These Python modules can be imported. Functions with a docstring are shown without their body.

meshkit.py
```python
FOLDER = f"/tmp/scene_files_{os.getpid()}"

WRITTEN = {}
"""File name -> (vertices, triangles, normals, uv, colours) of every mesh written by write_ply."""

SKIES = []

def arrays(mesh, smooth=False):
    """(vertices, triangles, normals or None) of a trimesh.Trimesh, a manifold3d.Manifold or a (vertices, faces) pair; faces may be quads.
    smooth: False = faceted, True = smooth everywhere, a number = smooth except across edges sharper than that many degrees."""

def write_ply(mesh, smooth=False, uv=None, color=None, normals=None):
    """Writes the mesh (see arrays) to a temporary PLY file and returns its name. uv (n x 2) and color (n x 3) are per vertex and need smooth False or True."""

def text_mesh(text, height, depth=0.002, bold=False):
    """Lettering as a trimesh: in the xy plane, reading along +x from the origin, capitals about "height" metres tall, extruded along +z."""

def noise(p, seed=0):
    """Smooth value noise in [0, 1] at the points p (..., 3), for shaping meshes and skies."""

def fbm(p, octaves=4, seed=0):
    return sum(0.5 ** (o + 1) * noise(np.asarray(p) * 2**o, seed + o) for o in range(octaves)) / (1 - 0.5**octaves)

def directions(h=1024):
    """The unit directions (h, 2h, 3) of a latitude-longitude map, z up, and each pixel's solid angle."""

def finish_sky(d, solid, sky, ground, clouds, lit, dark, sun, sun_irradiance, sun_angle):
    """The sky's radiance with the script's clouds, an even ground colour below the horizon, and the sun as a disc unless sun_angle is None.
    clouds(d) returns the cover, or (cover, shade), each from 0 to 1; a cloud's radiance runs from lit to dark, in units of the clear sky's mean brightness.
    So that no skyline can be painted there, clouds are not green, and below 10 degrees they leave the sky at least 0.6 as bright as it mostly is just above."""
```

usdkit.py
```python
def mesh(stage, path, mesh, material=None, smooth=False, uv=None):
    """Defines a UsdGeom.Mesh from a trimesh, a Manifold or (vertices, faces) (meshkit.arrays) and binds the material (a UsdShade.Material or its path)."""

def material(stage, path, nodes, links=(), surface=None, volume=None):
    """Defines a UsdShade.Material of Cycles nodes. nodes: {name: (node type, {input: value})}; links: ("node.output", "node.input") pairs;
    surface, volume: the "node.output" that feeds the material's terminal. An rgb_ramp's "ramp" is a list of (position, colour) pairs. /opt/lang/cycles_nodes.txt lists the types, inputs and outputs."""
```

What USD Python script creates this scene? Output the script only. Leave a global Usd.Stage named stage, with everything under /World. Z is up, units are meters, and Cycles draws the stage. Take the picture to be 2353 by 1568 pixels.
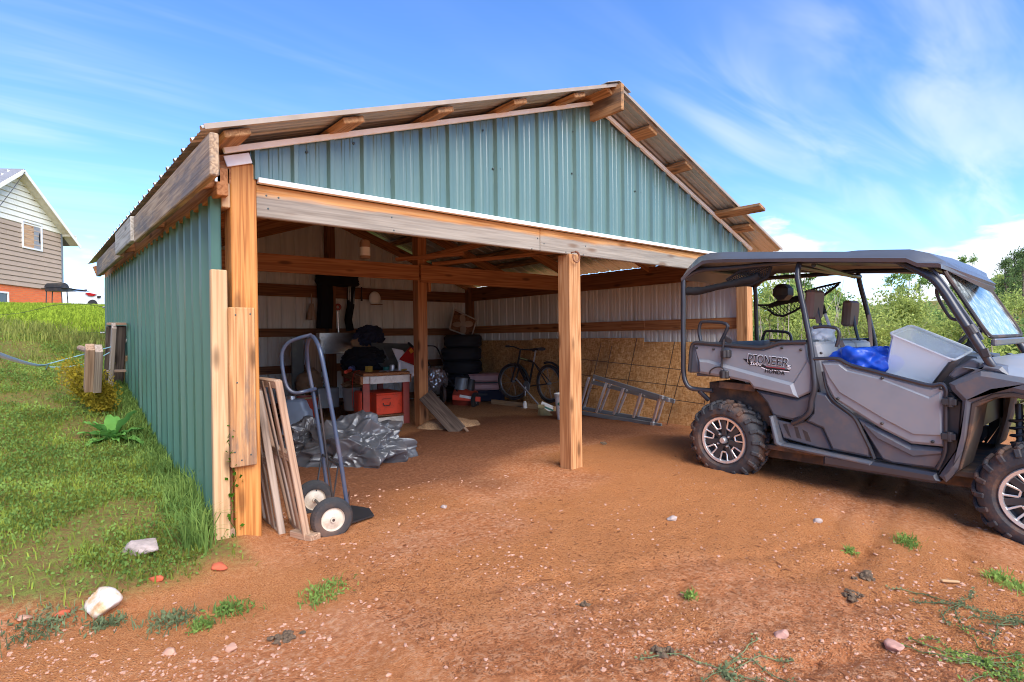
import math, random
import numpy as np, trimesh, usdkit, meshkit
from pxr import Usd, UsdGeom, UsdLux, UsdShade, Sdf, Gf, Vt
import mapbox_earcut as _me

stage = Usd.Stage.CreateInMemory()
UsdGeom.SetStageUpAxis(stage, 'Z'); UsdGeom.SetStageMetersPerUnit(stage, 1.0)
UsdGeom.Xform.Define(stage, '/World'); UsdGeom.Scope.Define(stage, '/World/Looks')

# ------------------------------------------------------------------ camera
EYE = np.array([-0.908, -3.52, 1.25]); FOCAL = 1311.0; PW, PH = 2353.0, 1568.0
YAW, PITCH, ROLL = math.radians(49.35), math.radians(-0.5), math.radians(0.7)
_f0 = np.array([math.cos(YAW), math.sin(YAW), 0]); _r0 = np.array([math.sin(YAW), -math.cos(YAW), 0]); _u0 = np.array([0, 0, 1.0])
FWD = math.cos(PITCH)*_f0 + math.sin(PITCH)*_u0
_up = -math.sin(PITCH)*_f0 + math.cos(PITCH)*_u0
RIGHT = math.cos(ROLL)*_r0 - math.sin(ROLL)*_up
UP = math.cos(ROLL)*_up + math.sin(ROLL)*_r0
cam = UsdGeom.Camera.Define(stage, '/World/camera')
cam.CreateHorizontalApertureAttr(36.0); cam.CreateVerticalApertureAttr(36.0*682/1024)
cam.CreateFocalLengthAttr(36.0*FOCAL/PW)
m = Gf.Matrix4d(1.0)
m.SetRow(0, Gf.Vec4d(*RIGHT, 0)); m.SetRow(1, Gf.Vec4d(*UP, 0)); m.SetRow(2, Gf.Vec4d(*(-FWD), 0)); m.SetRow(3, Gf.Vec4d(*EYE, 1))
cam.AddTransformOp().Set(m)
cam.CreateExposureAttr(EXPOSURE := 2.25)

# ------------------------------------------------------------------ sun and sky
SUN = np.array([-0.10, -0.72, 0.69]); SUN /= np.linalg.norm(SUN)
sun = UsdLux.DistantLight.Define(stage, '/World/sun')
sun.CreateIntensityAttr(0.40); sun.CreateAngleAttr(55.0); sun.CreateNormalizeAttr(True); sun.CreateColorAttr(Gf.Vec3f(1.0, 0.95, 0.87))
zc = SUN; xc = np.cross([0, 0, 1.0], zc); xc /= np.linalg.norm(xc); yc = np.cross(zc, xc)
sm = Gf.Matrix4d(1.0)
for i, v in enumerate((xc, yc, zc)): sm.SetRow(i, Gf.Vec4d(*map(float, v), 0))
sun.AddTransformOp().Set(sm)

def raydir(px, py):
    d = FWD + RIGHT*(px-PW/2)/FOCAL + UP*(PH/2-py)/FOCAL
    return d
def at(px, py, axis, val):
    d = raydir(px, py); return EYE + d*((val-EYE[axis])/d[axis])
def dep(px, py, z): return EYE + raydir(px, py)*z
def zz(x0, y0, s):
    return lambda X, Y: ((x0+X/s)/1.275, (y0+Y/s)/1.275)

# where the broad cirrus banks stand in the sky: (direction, spread, strength)
BANKS = [((2060, 230), 0.17, 0.60), ((1720, 290), 0.12, 0.5), ((2300, 400), 0.12, 0.58), ((2230, 60), 0.15, 0.38), ((110, 250), 0.12, 0.40), ((330, 300), 0.09, 0.34), ((240, 110), 0.16, 0.18)]
CLN, CLL = {}, []
last_ = 'r2s.value'
for i_, (pxy, spread, amt) in enumerate(BANKS):
    d_ = raydir(*pxy); d_ = d_/np.linalg.norm(d_)
    CLN[f'dist{i_}'] = ('vector_math', {'math_type': 'distance', 'vector2': tuple(map(float, d_))})
    CLN[f'fall{i_}'] = ('map_range', {'range_type': 'smoothstep', 'from_min': spread*2.0, 'from_max': 0.0, 'to_min': 0.0, 'to_max': amt, 'clamp': True})
    CLN[f'max{i_}'] = ('math', {'math_type': 'maximum'})
    CLL += [('tc.generated', f'dist{i_}.vector1'), (f'dist{i_}.value', f'fall{i_}.value'), (f'fall{i_}.result', f'max{i_}.value1'), (last_, f'max{i_}.value2')]; last_ = f'max{i_}.value'
CLL.append((last_, 'mul.value2'))
sky_nodes = {
    'sky': ('sky_texture', {'sky_type': 'single_scattering', 'sun_disc': False, 'sun_elevation': float(math.asin(SUN[2])), 'sun_rotation': float(math.atan2(SUN[0], SUN[1])),
                            'altitude': 1400.0, 'air_density': 1.0, 'aerosol_density': 0.25, 'ozone_density': 2.2}),
    'tc': ('texture_coordinate', {}),
    'sep': ('separate_xyz', {}),
    'zc': ('math', {'math_type': 'maximum', 'value2': 0.03}), 'za': ('math', {'math_type': 'add', 'value2': 0.12}),
    'dx': ('math', {'math_type': 'divide'}), 'dy': ('math', {'math_type': 'divide'}),
    'cmb': ('combine_xyz', {}),
    'map': ('mapping', {'rotation': (0, 0, CIRRUS_ROT := 1.05), 'scale': (0.55, 2.6, 1.0), 'location': (1.3, 0.35, 0.0)}),
    'n1': ('noise_texture', {'scale': 1.5, 'detail': 5.0, 'roughness': 0.52, 'distortion': 0.6}),
    'mapb': ('mapping', {'rotation': (0, 0, 1.05), 'scale': (0.5, 0.9, 1.0), 'location': (4.35, 1.7, 0.0)}),
    'n2': ('noise_texture', {'scale': 0.75, 'detail': 3.0, 'roughness': 0.5}),
    'r1': ('map_range', {'range_type': 'smoothstep', 'from_min': 0.36, 'from_max': 0.74, 'to_min': 0.0, 'to_max': 1.0, 'clamp': True}),
    'r2': ('map_range', {'range_type': 'smoothstep', 'from_min': 0.38, 'from_max': 0.64, 'to_min': 0.08, 'to_max': 1.0, 'clamp': True}),
    'mul': ('math', {'math_type': 'multiply'}), 'r2s': ('math', {'math_type': 'multiply', 'value2': 0.20}),
    **CLN,
    # low cumulus banks near the horizon
    'mapc': ('mapping', {'scale': (3.6, 3.6, 11.0), 'location': (0.4, 0.1, 0.25)}),
    'n3': ('noise_texture', {'scale': 1.6, 'detail': 6.0, 'roughness': 0.52}),
    'band': ('map_range', {'range_type': 'linear', 'from_min': 0.02, 'from_max': 0.40, 'to_min': 0.22, 'to_max': -0.45, 'clamp': True}),
    'addb': ('math', {'math_type': 'add'}),
    'r3': ('map_range', {'range_type': 'smoothstep', 'from_min': 0.55, 'from_max': 0.66, 'to_min': 0.0, 'to_max': 0.92, 'clamp': True}),
    'mx': ('math', {'math_type': 'maximum'}),
    'mulw': ('math', {'math_type': 'multiply', 'value2': 0.85}),
    'hs': ('hsv', {'hue': 0.5, 'saturation': 1.16, 'value': 1.0, 'fac': 1.0}),
    'tint': ('mix', {'mix_type': 'multiply', 'fac': 1.0, 'color2': (0.86, 0.93, 1.13)}),
    'mix': ('mix', {'mix_type': 'mix', 'color2': (3.9, 4.05, 4.35)}),
    'bg': ('background_shader', {'strength': 0.064}),
}
sky_links = [('tc.generated', 'sep.vector'), ('sep.z', 'zc.value1'), ('zc.value', 'za.value1'), ('sep.x', 'dx.value1'), ('za.value', 'dx.value2'), ('sep.y', 'dy.value1'), ('za.value', 'dy.value2'),
             ('dx.value', 'cmb.x'), ('dy.value', 'cmb.y'), ('cmb.vector', 'map.vector'), ('map.vector', 'n1.vector'), ('cmb.vector', 'mapb.vector'), ('mapb.vector', 'n2.vector'),
             ('n1.fac', 'r1.value'), ('n2.fac', 'r2.value'), ('r2.result', 'r2s.value1'), ('r1.result', 'mul.value1'), *CLL,
             ('tc.generated', 'mapc.vector'), ('mapc.vector', 'n3.vector'), ('sep.z', 'band.value'), ('n3.fac', 'addb.value1'), ('band.result', 'addb.value2'), ('addb.value', 'r3.value'),
             ('mul.value', 'mulw.value1'), ('mulw.value', 'mx.value1'), ('r3.result', 'mx.value2'),
             ('sky.color', 'hs.color'), ('hs.color', 'tint.color1'), ('tint.color', 'mix.color1'), ('mx.value', 'mix.fac'), ('mix.color', 'bg.color')]
sky_mat = usdkit.material(stage, '/World/Looks/sky_air', sky_nodes, sky_links, surface='bg.background')
sky = UsdLux.DomeLight.Define(stage, '/World/sky')
UsdShade.MaterialBindingAPI.Apply(sky.GetPrim()).Bind(sky_mat)
sky.GetPrim().SetCustomDataByKey('kind', 'structure')

# ------------------------------------------------------------------ helpers
rnd = random.Random(7); nrnd = np.random.default_rng(7)
_taken = {}
def numbered(parent, name):
    k = (parent, name); n = _taken.get(k, 0); _taken[k] = n+1
    return name if n == 0 else f'{name}_{n:03d}'
ORIGIN = {}
def tagp(p, label=None, cat=None, group=None, kind=None):
    p = p.GetPrim() if hasattr(p, 'GetPrim') else p
    for k, v in (('label', label), ('category', cat), ('group', group), ('kind', kind)):
        if v: p.SetCustomDataByKey(k, v)
    return p
def thing(name, label, cat, loc=(0, 0, 0), rotz=0.0, group=None):
    path = '/World/' + numbered('/World', name)
    x = UsdGeom.Xform.Define(stage, path); x.AddTranslateOp().Set(Gf.Vec3d(*map(float, loc)))
    if rotz: x.AddRotateZOp().Set(math.degrees(rotz))
    ORIGIN[path] = None if rotz else np.asarray(loc, float)
    tagp(x, label, cat, group); return path
LOOKS = {}
def mat(name, nodes, links=(), surface='p.BSDF', volume=None):
    if name not in LOOKS:
        LOOKS[name] = usdkit.material(stage, '/World/Looks/'+name, nodes, links, surface=surface, volume=volume)
    return LOOKS[name]

def frame(d, up=(0, 0, 1)):
    d = np.asarray(d, float); d = d/np.linalg.norm(d); up = np.asarray(up, float)
    if abs(d@up)/np.linalg.norm(up) > 0.97: up = np.array([0, 1.0, 0]) if abs(d[1]) < 0.9 else np.array([1.0, 0, 0])
    s = np.cross(up, d); s /= np.linalg.norm(s); return d, s, np.cross(d, s)
class MB:
    """collects shapes; build() makes them ONE mesh prim. Points are in world metres; a rest coordinate (length, width, thickness) is kept for grain."""
    def __init__(s): s.v, s.f, s.r, s.n = [], [], [], 0
    def add(s, v, f, rest=None):
        v = np.asarray(v, float); f = np.asarray(f, int)
        if f.shape[1] == 4: f = np.vstack([f[:, [0, 1, 2]], f[:, [0, 2, 3]]])
        s.v.append(v); s.f.append(f+s.n); s.r.append(v.copy() if rest is None else np.asarray(rest, float)); s.n += len(v); return s
    def tm(s, t): return s.add(t.vertices, t.faces)
    def board(s, p0, p1, w, t, up=(0, 0, 1), c=0.004, jit=0.0):
        """a beam from p0 to p1 (centre line), w across (along the side axis), t along up, edges chamfered"""
        p0, p1 = np.asarray(p0, float), np.asarray(p1, float); L = np.linalg.norm(p1-p0); d, sd, u = frame(p1-p0, up)
        c = min(c, 0.3*min(w, t, L)); pts = []
        h = (L/2, w/2, t/2)
        for sx in (-1, 1):
            for sy in (-1, 1):
                for sz in (-1, 1):
                    pts += [(sx*h[0], sy*(h[1]-c), sz*(h[2]-c)), (sx*(h[0]-c), sy*h[1], sz*(h[2]-c)), (sx*(h[0]-c), sy*(h[1]-c), sz*h[2])]
        pts = np.array(pts); hull = trimesh.convex.convex_hull(pts) if False else _BOXHULL(pts)
        q = pts
        off = np.array([rnd.uniform(0, 50), rnd.uniform(0, 50), rnd.uniform(0, 50)])
        rest = q + off
        mid = (p0+p1)/2
        v = mid + np.outer(q[:, 0], d) + np.outer(q[:, 1], sd) + np.outer(q[:, 2], u)
        if jit: v = v + nrnd.normal(0, jit, v.shape)
        return s.add(v, hull, rest)
    def box(s, c, size, rotz=0.0, ch=0.004):
        c = np.asarray(c, float); x = np.array([math.cos(rotz), math.sin(rotz), 0])
        return s.board(c-x*size[0]/2, c+x*size[0]/2, size[1], size[2], c=ch)
    def span(s, lo, hi, ch=0.004):
        lo, hi = np.minimum(lo, hi), np.maximum(lo, hi); sz = hi-lo; c = (lo+hi)/2; a = int(np.argmax(sz))
        if a == 0: return s.board((lo[0], c[1], c[2]), (hi[0], c[1], c[2]), sz[1], sz[2], c=ch)
        if a == 1: return s.board((c[0], lo[1], c[2]), (c[0], hi[1], c[2]), sz[0], sz[2], c=ch)
        return s.board((c[0], c[1], lo[2]), (c[0], c[1], hi[2]), sz[0], sz[1], up=(0, 1, 0), c=ch)
    def tube(s, pts, r, n=8, closed=False, caps=True):
        pts = np.asarray(pts, float); k = len(pts); r = np.broadcast_to(np.asarray(r, float), (k,))
        if closed: tan = np.roll(pts, -1, 0)-np.roll(pts, 1, 0)
        else: tan = np.gradient(pts, axis=0)
        tan /= np.maximum(np.linalg.norm(tan, axis=1, keepdims=True), 1e-9)
        ref = np.array([0, 0, 1.0]) if abs(tan[0][2]) < 0.9 else np.array([1.0, 0, 0]); nn = []
        for t in tan:
            a = ref - t*(ref@t); a /= max(np.linalg.norm(a), 1e-9); nn.append(a); ref = a
        nn = np.array(nn); bb = np.cross(tan, nn); th = np.linspace(0, 2*math.pi, n, endpoint=False)
        v = (pts[:, None] + r[:, None, None]*(np.cos(th)[None, :, None]*nn[:, None] + np.sin(th)[None, :, None]*bb[:, None])).reshape(-1, 3)
        f = []
        for i in range(k if closed else k-1):
            a, b = i*n, ((i+1) % k)*n
            for j in range(n): f.append((a+j, a+(j+1) % n, b+(j+1) % n, b+j))
        f = np.array(f); f = np.vstack([f[:, [0, 1, 2]], f[:, [0, 2, 3]]])
        if caps and not closed:
            v = np.vstack([v, pts[0], pts[-1]]); c0, c1 = k*n, k*n+1
            f = np.vstack([f, [(c0, (j+1) % n, j) for j in range(n)], [(c1, (k-1)*n+j, (k-1)*n+(j+1) % n) for j in range(n)]])
        return s.add(v, f)
    def lathe(s, prof, c, axis=(0, 0, 1), n=24, closed=False, a0=0.0, a1=2*math.pi):
        """prof: (radius, height) pairs about axis through c"""
        d, sx, sy = frame(axis, (1, 0, 0) if abs(axis[0]) < 0.9*np.linalg.norm(axis) else (0, 0, 1)); prof = np.asarray(prof, float); k = len(prof); c = np.asarray(c, float)
        full = a1-a0 > 6.28; th = np.linspace(a0, a1, n, endpoint=not full)
        v = c + (prof[:, 0, None, None]*(np.cos(th)[None, :, None]*sx + np.sin(th)[None, :, None]*sy) + prof[:, 1, None, None]*d).reshape(-1, 3)
        f = []
        for i in range(k if closed else k-1):
            a, b = i*n, ((i+1) % k)*n
            for j in range(n if full else n-1): f.append((a+j, a+(j+1) % n, b+(j+1) % n, b+j))
        return s.add(v, f)
    def prism(s, poly, axis, a, b, inset=0.0):
        """poly: 3-D points of an outline lying in a plane of constant axis coordinate; extruded from coordinate a to b; at b the outline is inset (a chamfer)."""
        P = np.asarray(poly, float); o = [i for i in range(3) if i != axis]; q = P[:, o]
        area = 0.5*np.sum(q[:, 0]*np.roll(q[:, 1], -1)-np.roll(q[:, 0], -1)*q[:, 1])
        if area < 0: q = q[::-1]
        k = len(q)
        def ring(coord, qq):
            v = np.zeros((k, 3)); v[:, o] = qq; v[:, axis] = coord; return v
        e = np.roll(q, -1, 0)-q; e /= np.maximum(np.linalg.norm(e, axis=1, keepdims=True), 1e-9); nrm = np.stack([-e[:, 1], e[:, 0]], 1)
        pn = np.roll(nrm, 1, 0); bis = nrm+pn; bis /= np.maximum((bis*nrm).sum(1, keepdims=True), 0.35)
        rings = [ring(a, q)]
        if inset:
            bm = b - math.copysign(min(inset, abs(b-a)*0.9), b-a); rings += [ring(bm, q), ring(b, q+bis*inset)]
        else: rings.append(ring(b, q))
        v = np.vstack(rings); f = []
        for i in range(len(rings)-1):
            for j in range(k):
                j2 = (j+1) % k; f.append((i*k+j, i*k+j2, (i+1)*k+j2)); f.append((i*k+j, (i+1)*k+j2, (i+1)*k+j))
        tri = np.asarray(_me.triangulate_float64(np.ascontiguousarray(q), np.array([k], np.uint32)), int).reshape(-1, 3)
        L = (len(rings)-1)*k
        f += [tuple(t[::-1]) for t in tri] + [tuple(t+L) for t in tri]
        f = np.array(f)
        # outward orientation
        vol = np.einsum('ij,ij->i', v[f[:, 0]]-v.mean(0), np.cross(v[f[:, 1]]-v.mean(0), v[f[:, 2]]-v.mean(0))).sum()
        if vol < 0: f = f[:, ::-1]
        return s.add(v, f)
    def text(s, txt, h, p, xdir, up, depth=0.003, bold=False, shear=0.0, width=1.0):
        t = meshkit.text_mesh(txt, h, depth, bold=bold); v = np.array(t.vertices); xd, ud = np.asarray(xdir, float), np.asarray(up, float)
        xd = xd/np.linalg.norm(xd); ud = ud/np.linalg.norm(ud); nd = np.cross(xd, ud)
        return s.add(np.asarray(p, float) + np.outer(v[:, 0]*width+v[:, 1]*shear, xd)+np.outer(v[:, 1], ud)+np.outer(v[:, 2], nd), t.faces)
    def mirror_x(s, xc):
        o = MB(); 
        for v, f, r in zip(s.v, s.f, s.r):
            v2 = v.copy(); v2[:, 0] = 2*xc - v2[:, 0]; o.v.append(v2); o.f.append(f[:, ::-1]); o.r.append(r)
        o.n = s.n; return o
    def build(s, name, material, parent='/World', smooth=None, label=None, cat=None, group=None, kind=None, rest=True):
        path = parent + '/' + numbered(parent, name); top = parent
        while top not in ORIGIN and top != '/World' and '/' in top[1:]: top = top.rsplit('/', 1)[0]
        org = ORIGIN.get(top); org = np.zeros(3) if org is None else org
        v = np.vstack(s.v); f = np.vstack(s.f); r = np.vstack(s.r)
        if smooth is not None:
            v2, f2, nrm = meshkit.arrays((v, f), smooth); pm = usdkit.mesh(stage, path, (v2-org, f2), material)
            pm.CreateNormalsAttr(Vt.Vec3fArray.FromNumpy(nrm.astype(np.float32))); pm.SetNormalsInterpolation('vertex')
        else:
            pm = usdkit.mesh(stage, path, (v-org, f), material)
            if rest: UsdGeom.PrimvarsAPI(pm).CreatePrimvar('rest', Sdf.ValueTypeNames.Float3Array, 'vertex').Set(Vt.Vec3fArray.FromNumpy(r.astype(np.float32)))
        pm.CreateDoubleSidedAttr(True)
        tagp(pm, label, cat, group, kind); return path
_hullf = [None]
def _BOXHULL(pts):
    if _hullf[0] is None:
        q = []
        for sx in (-1, 1):
            for sy in (-1, 1):
                for sz in (-1, 1): q += [(sx*1.0, sy*.8, sz*.8), (sx*.8, sy*1.0, sz*.8), (sx*.8, sy*.8, sz*1.0)]
        from scipy.spatial import ConvexHull
        q = np.array(q); h = ConvexHull(q); f = h.simplices.copy()
        c = np.cross(q[f[:, 1]]-q[f[:, 0]], q[f[:, 2]]-q[f[:, 0]]); flip = (c*q[f[:, 0]]).sum(1) < 0; f[flip] = f[flip][:, ::-1]
        _hullf[0] = f
    return _hullf[0]
def arc(p0, p1, p2, n=6):
    """rounded corner: quadratic curve p0 -> p2 with control p1"""
    t = np.linspace(0, 1, n)[:, None]; p0, p1, p2 = map(lambda a: np.asarray(a, float), (p0, p1, p2))
    return (1-t)**2*p0 + 2*t*(1-t)*p1 + t*t*p2
def rounded(pts, r=0.06, n=5, closed=False):
    pts = [np.asarray(p, float) for p in pts]; k = len(pts); out = []
    for i in range(k):
        if not closed and i in (0, k-1): out.append(pts[i][None]); continue
        a, b, c = pts[i-1], pts[i], pts[(i+1) % k]; la, lc = np.linalg.norm(a-b), np.linalg.norm(c-b)
        ra, rc = min(r, la*0.45), min(r, lc*0.45); out.append(arc(b+(a-b)/la*ra, b, b+(c-b)/lc*rc, n))
    return np.vstack(out)
def smoothstep(a, b, x):
    t = np.clip((np.asarray(x, float)-a)/(b-a), 0, 1); return t*t*(3-2*t)
def dup(src, loc, label, rotz=0.0, group=None, scale=None):
    p = stage.GetPrimAtPath(src); was = dict(p.GetCustomData()); base = src.rsplit('/', 1)[1]
    base = base[:-4] if base[-4:-3] == '_' and base[-3:].isdigit() else base
    path = '/World/' + numbered('/World', base); x = UsdGeom.Xform.Define(stage, path)
    x.GetPrim().GetReferences().AddInternalReference(src); x.ClearXformOpOrder() if False else None
    xf = UsdGeom.Xformable(x.GetPrim()); xf.SetXformOpOrder([]); mm = Gf.Matrix4d(1.0)
    if scale: mm = Gf.Matrix4d().SetScale(Gf.Vec3d(*scale)) if np.ndim(scale) else Gf.Matrix4d().SetScale(scale)
    mm = mm*Gf.Matrix4d().SetRotate(Gf.Rotation(Gf.Vec3d(0, 0, 1), math.degrees(rotz)))
    mm.SetTranslateOnly(Gf.Vec3d(*map(float, loc))); xf.AddTransformOp().Set(mm)
    x.GetPrim().SetInstanceable(True); tagp(x, label, was.get('category'), group or was.get('group')); return path

# ------------------------------------------------------------------ materials
def P(**k): return ('principled_bsdf', k)
def plain(name, col, rough=0.6, metal=0.0, spec=0.5, vary=0.12, scale=6.0, bump=0.0, bscale=60.0, dirt=None, dirt_amt=0.4, dscale=3.0, coat=0.0):
    """even paint, plastic or metal with slight uneven tone, optional dirt blotches and fine relief"""
    c = np.array(col); lo, hi = np.clip(c*(1-vary), 0, 1), np.clip(c*(1+vary), 0, 1)
    nodes = {'g': ('geometry', {}), 'n': ('noise_texture', {'scale': scale, 'detail': 5.0, 'roughness': 0.6}), 'r': ('rgb_ramp', {'ramp': [(0.3, lo), (0.7, hi)]}),
             'p': P(roughness=rough, metallic=metal, specular_ior_level=spec, coat_weight=coat)}
    links = [('g.position', 'n.vector'), ('n.fac', 'r.fac')]
    src = 'r.color'
    if dirt is not None:
        nodes.update({'nd': ('noise_texture', {'scale': dscale, 'detail': 8.0, 'roughness': 0.68}), 'rd': ('map_range', {'from_min': 0.48, 'from_max': 0.68, 'to_min': 0.0, 'to_max': dirt_amt, 'clamp': True}),
                      'md': ('mix', {'color2': dirt})})
        links += [('g.position', 'nd.vector'), ('nd.fac', 'rd.value'), ('rd.result', 'md.fac'), (src, 'md.color1')]; src = 'md.color'
    links.append((src, 'p.base_color'))
    if bump:
        nodes.update({'nb': ('noise_texture', {'scale': bscale, 'detail': 4.0}), 'b': ('bump', {'strength': bump, 'distance': 0.01})})
        links += [('g.position', 'nb.vector'), ('nb.fac', 'b.height'), ('b.normal', 'p.normal')]
    return mat(name, nodes, links)
def wood(name, dark, mid, light, rough=0.75, grey=None, grey_lo=0.45, grey_hi=0.62, stain=None, rings=1.0, knots=0.8, edge_grey=None):
    """sawn timber: growth rings cut along the board, streaks, knots; grey = weathered patches along the grain"""
    nodes = {'a': ('attribute', {'attribute': 'rest'}),
             'm1': ('mapping', {'scale': (0.45, 13.0, 13.0)}), 'n1': ('noise_texture', {'scale': 1.0, 'detail': 3.0, 'roughness': 0.5}),
             'm2': ('mapping', {'scale': (2.2, 70.0, 70.0)}), 'n2': ('noise_texture', {'scale': 1.0, 'detail': 4.0, 'roughness': 0.6}),
             'ms': ('math', {'math_type': 'multiply', 'value2': 52.0*rings}), 'si': ('math', {'math_type': 'sine'}), 'sh': ('math', {'math_type': 'multiply_add', 'value2': 0.5, 'value3': 0.5}),
             'ad': ('math', {'math_type': 'multiply_add', 'value2': 0.42, 'value3': -0.10}), 'ad2': ('math', {'math_type': 'multiply_add', 'value2': 0.80}),
             'r': ('rgb_ramp', {'ramp': [(0.15, dark), (0.5, mid), (0.85, light)]}),
             'mk': ('mapping', {'scale': (2.2, 8.0, 8.0)}), 'vk': ('voronoi_texture', {'scale': 1.0, 'randomness': 1.0}), 'rk': ('map_range', {'from_min': 0.10, 'from_max': 0.22, 'to_min': knots, 'to_max': 0.0, 'clamp': True}),
             'mxk': ('mix', {'color2': tuple(np.array(dark)*0.35)}),
             'p': P(roughness=rough, specular_ior_level=0.25), 'b': ('bump', {'strength': 0.35, 'distance': 0.004})}
    links = [('a.vector', 'm1.vector'), ('m1.vector', 'n1.vector'), ('a.vector', 'm2.vector'), ('m2.vector', 'n2.vector'), ('n1.fac', 'ms.value1'), ('ms.value', 'si.value1'), ('si.value', 'sh.value1'),
             ('sh.value', 'ad.value1'), ('n2.fac', 'ad2.value1'), ('ad.value', 'ad2.value3'), ('ad2.value', 'r.fac'), ('a.vector', 'mk.vector'), ('mk.vector', 'vk.vector'), ('vk.distance', 'rk.value'),
             ('rk.result', 'mxk.fac'), ('n2.fac', 'b.height'), ('b.normal', 'p.normal')]
    src = 'r.color'
    if grey is not None:
        nodes.update({'mg': ('mapping', {'scale': (0.9, 6.0, 6.0)}), 'ng': ('noise_texture', {'scale': 1.0, 'detail': 7.0, 'roughness': 0.7}),
                      'rg': ('map_range', {'range_type': 'smoothstep', 'from_min': grey_lo, 'from_max': grey_hi, 'to_min': 0.0, 'to_max': 0.92, 'clamp': True}),
                      'gr': ('rgb_ramp', {'ramp': [(0.25, tuple(np.array(grey)*0.55)), (0.6, grey), (0.9, tuple(np.array(grey)*1.35))]}), 'mxg': ('mix', {})})
        links += [('a.vector', 'mg.vector'), ('mg.vector', 'ng.vector'), ('n2.fac', 'gr.fac'), (src, 'mxg.color1'), ('gr.color', 'mxg.color2')]
        if edge_grey is not None:   # weathering reaches up from the lower edge of the board: rest coordinate along the thickness/width axis
            nodes.update({'sp': ('attribute', {'attribute': 'edge'}), 'sx': ('separate_xyz', {}), 'ea': ('math', {'math_type': 'multiply_add', 'value2': 0.55, 'value3': 0.0}), 'eb': ('math', {'math_type': 'add'})})
            links += [('sp.vector', 'sx.vector'), ('ng.fac', 'ea.value1'), ('ea.value', 'eb.value1'), ('sx.x', 'eb.value2'), ('eb.value', 'rg.value'), ('rg.result', 'mxg.fac')]
        else: links += [('ng.fac', 'rg.value'), ('rg.result', 'mxg.fac')]
        src = 'mxg.color'
    links += [(src, 'mxk.color1'), ('mxk.color', 'p.base_color')]
    return mat(name, nodes, links)

M = {}
M['post'] = wood('golden_post_wood', (0.28, 0.095, 0.020), (0.45, 0.185, 0.046), (0.54, 0.255, 0.076), rough=0.55, rings=1.0, knots=0.6)
M['post2'] = wood('pale_post_wood', (0.27, 0.115, 0.044), (0.41, 0.20, 0.082), (0.50, 0.275, 0.13), rings=1.1)
M['board_pale'] = wood('pale_board_wood', (0.37, 0.215, 0.105), (0.46, 0.29, 0.15), (0.52, 0.35, 0.195), grey=(0.34, 0.28, 0.22), grey_lo=0.5, grey_hi=0.75)
M['beam'] = wood('weathered_beam_wood', (0.30, 0.12, 0.032), (0.50, 0.235, 0.075), (0.58, 0.32, 0.13), grey=(0.265, 0.250, 0.215), grey_lo=0.40, grey_hi=0.56, edge_grey=True, knots=0.6)
M['patch'] = wood('scuffed_board_wood', (0.26, 0.115, 0.042), (0.43, 0.215, 0.085), (0.52, 0.30, 0.14), grey=(0.15, 0.105, 0.08), grey_lo=0.47, grey_hi=0.66)
M['fascia'] = wood('weathered_fascia_wood', (0.18, 0.12, 0.08), (0.33, 0.23, 0.14), (0.42, 0.31, 0.20), grey=(0.16, 0.14, 0.13), grey_lo=0.42, grey_hi=0.6, knots=0.3)
M['fascia2'] = wood('grey_fascia_wood', (0.24, 0.21, 0.17), (0.36, 0.33, 0.28), (0.46, 0.42, 0.36), grey=(0.22, 0.20, 0.19), grey_lo=0.5, grey_hi=0.62)
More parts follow.
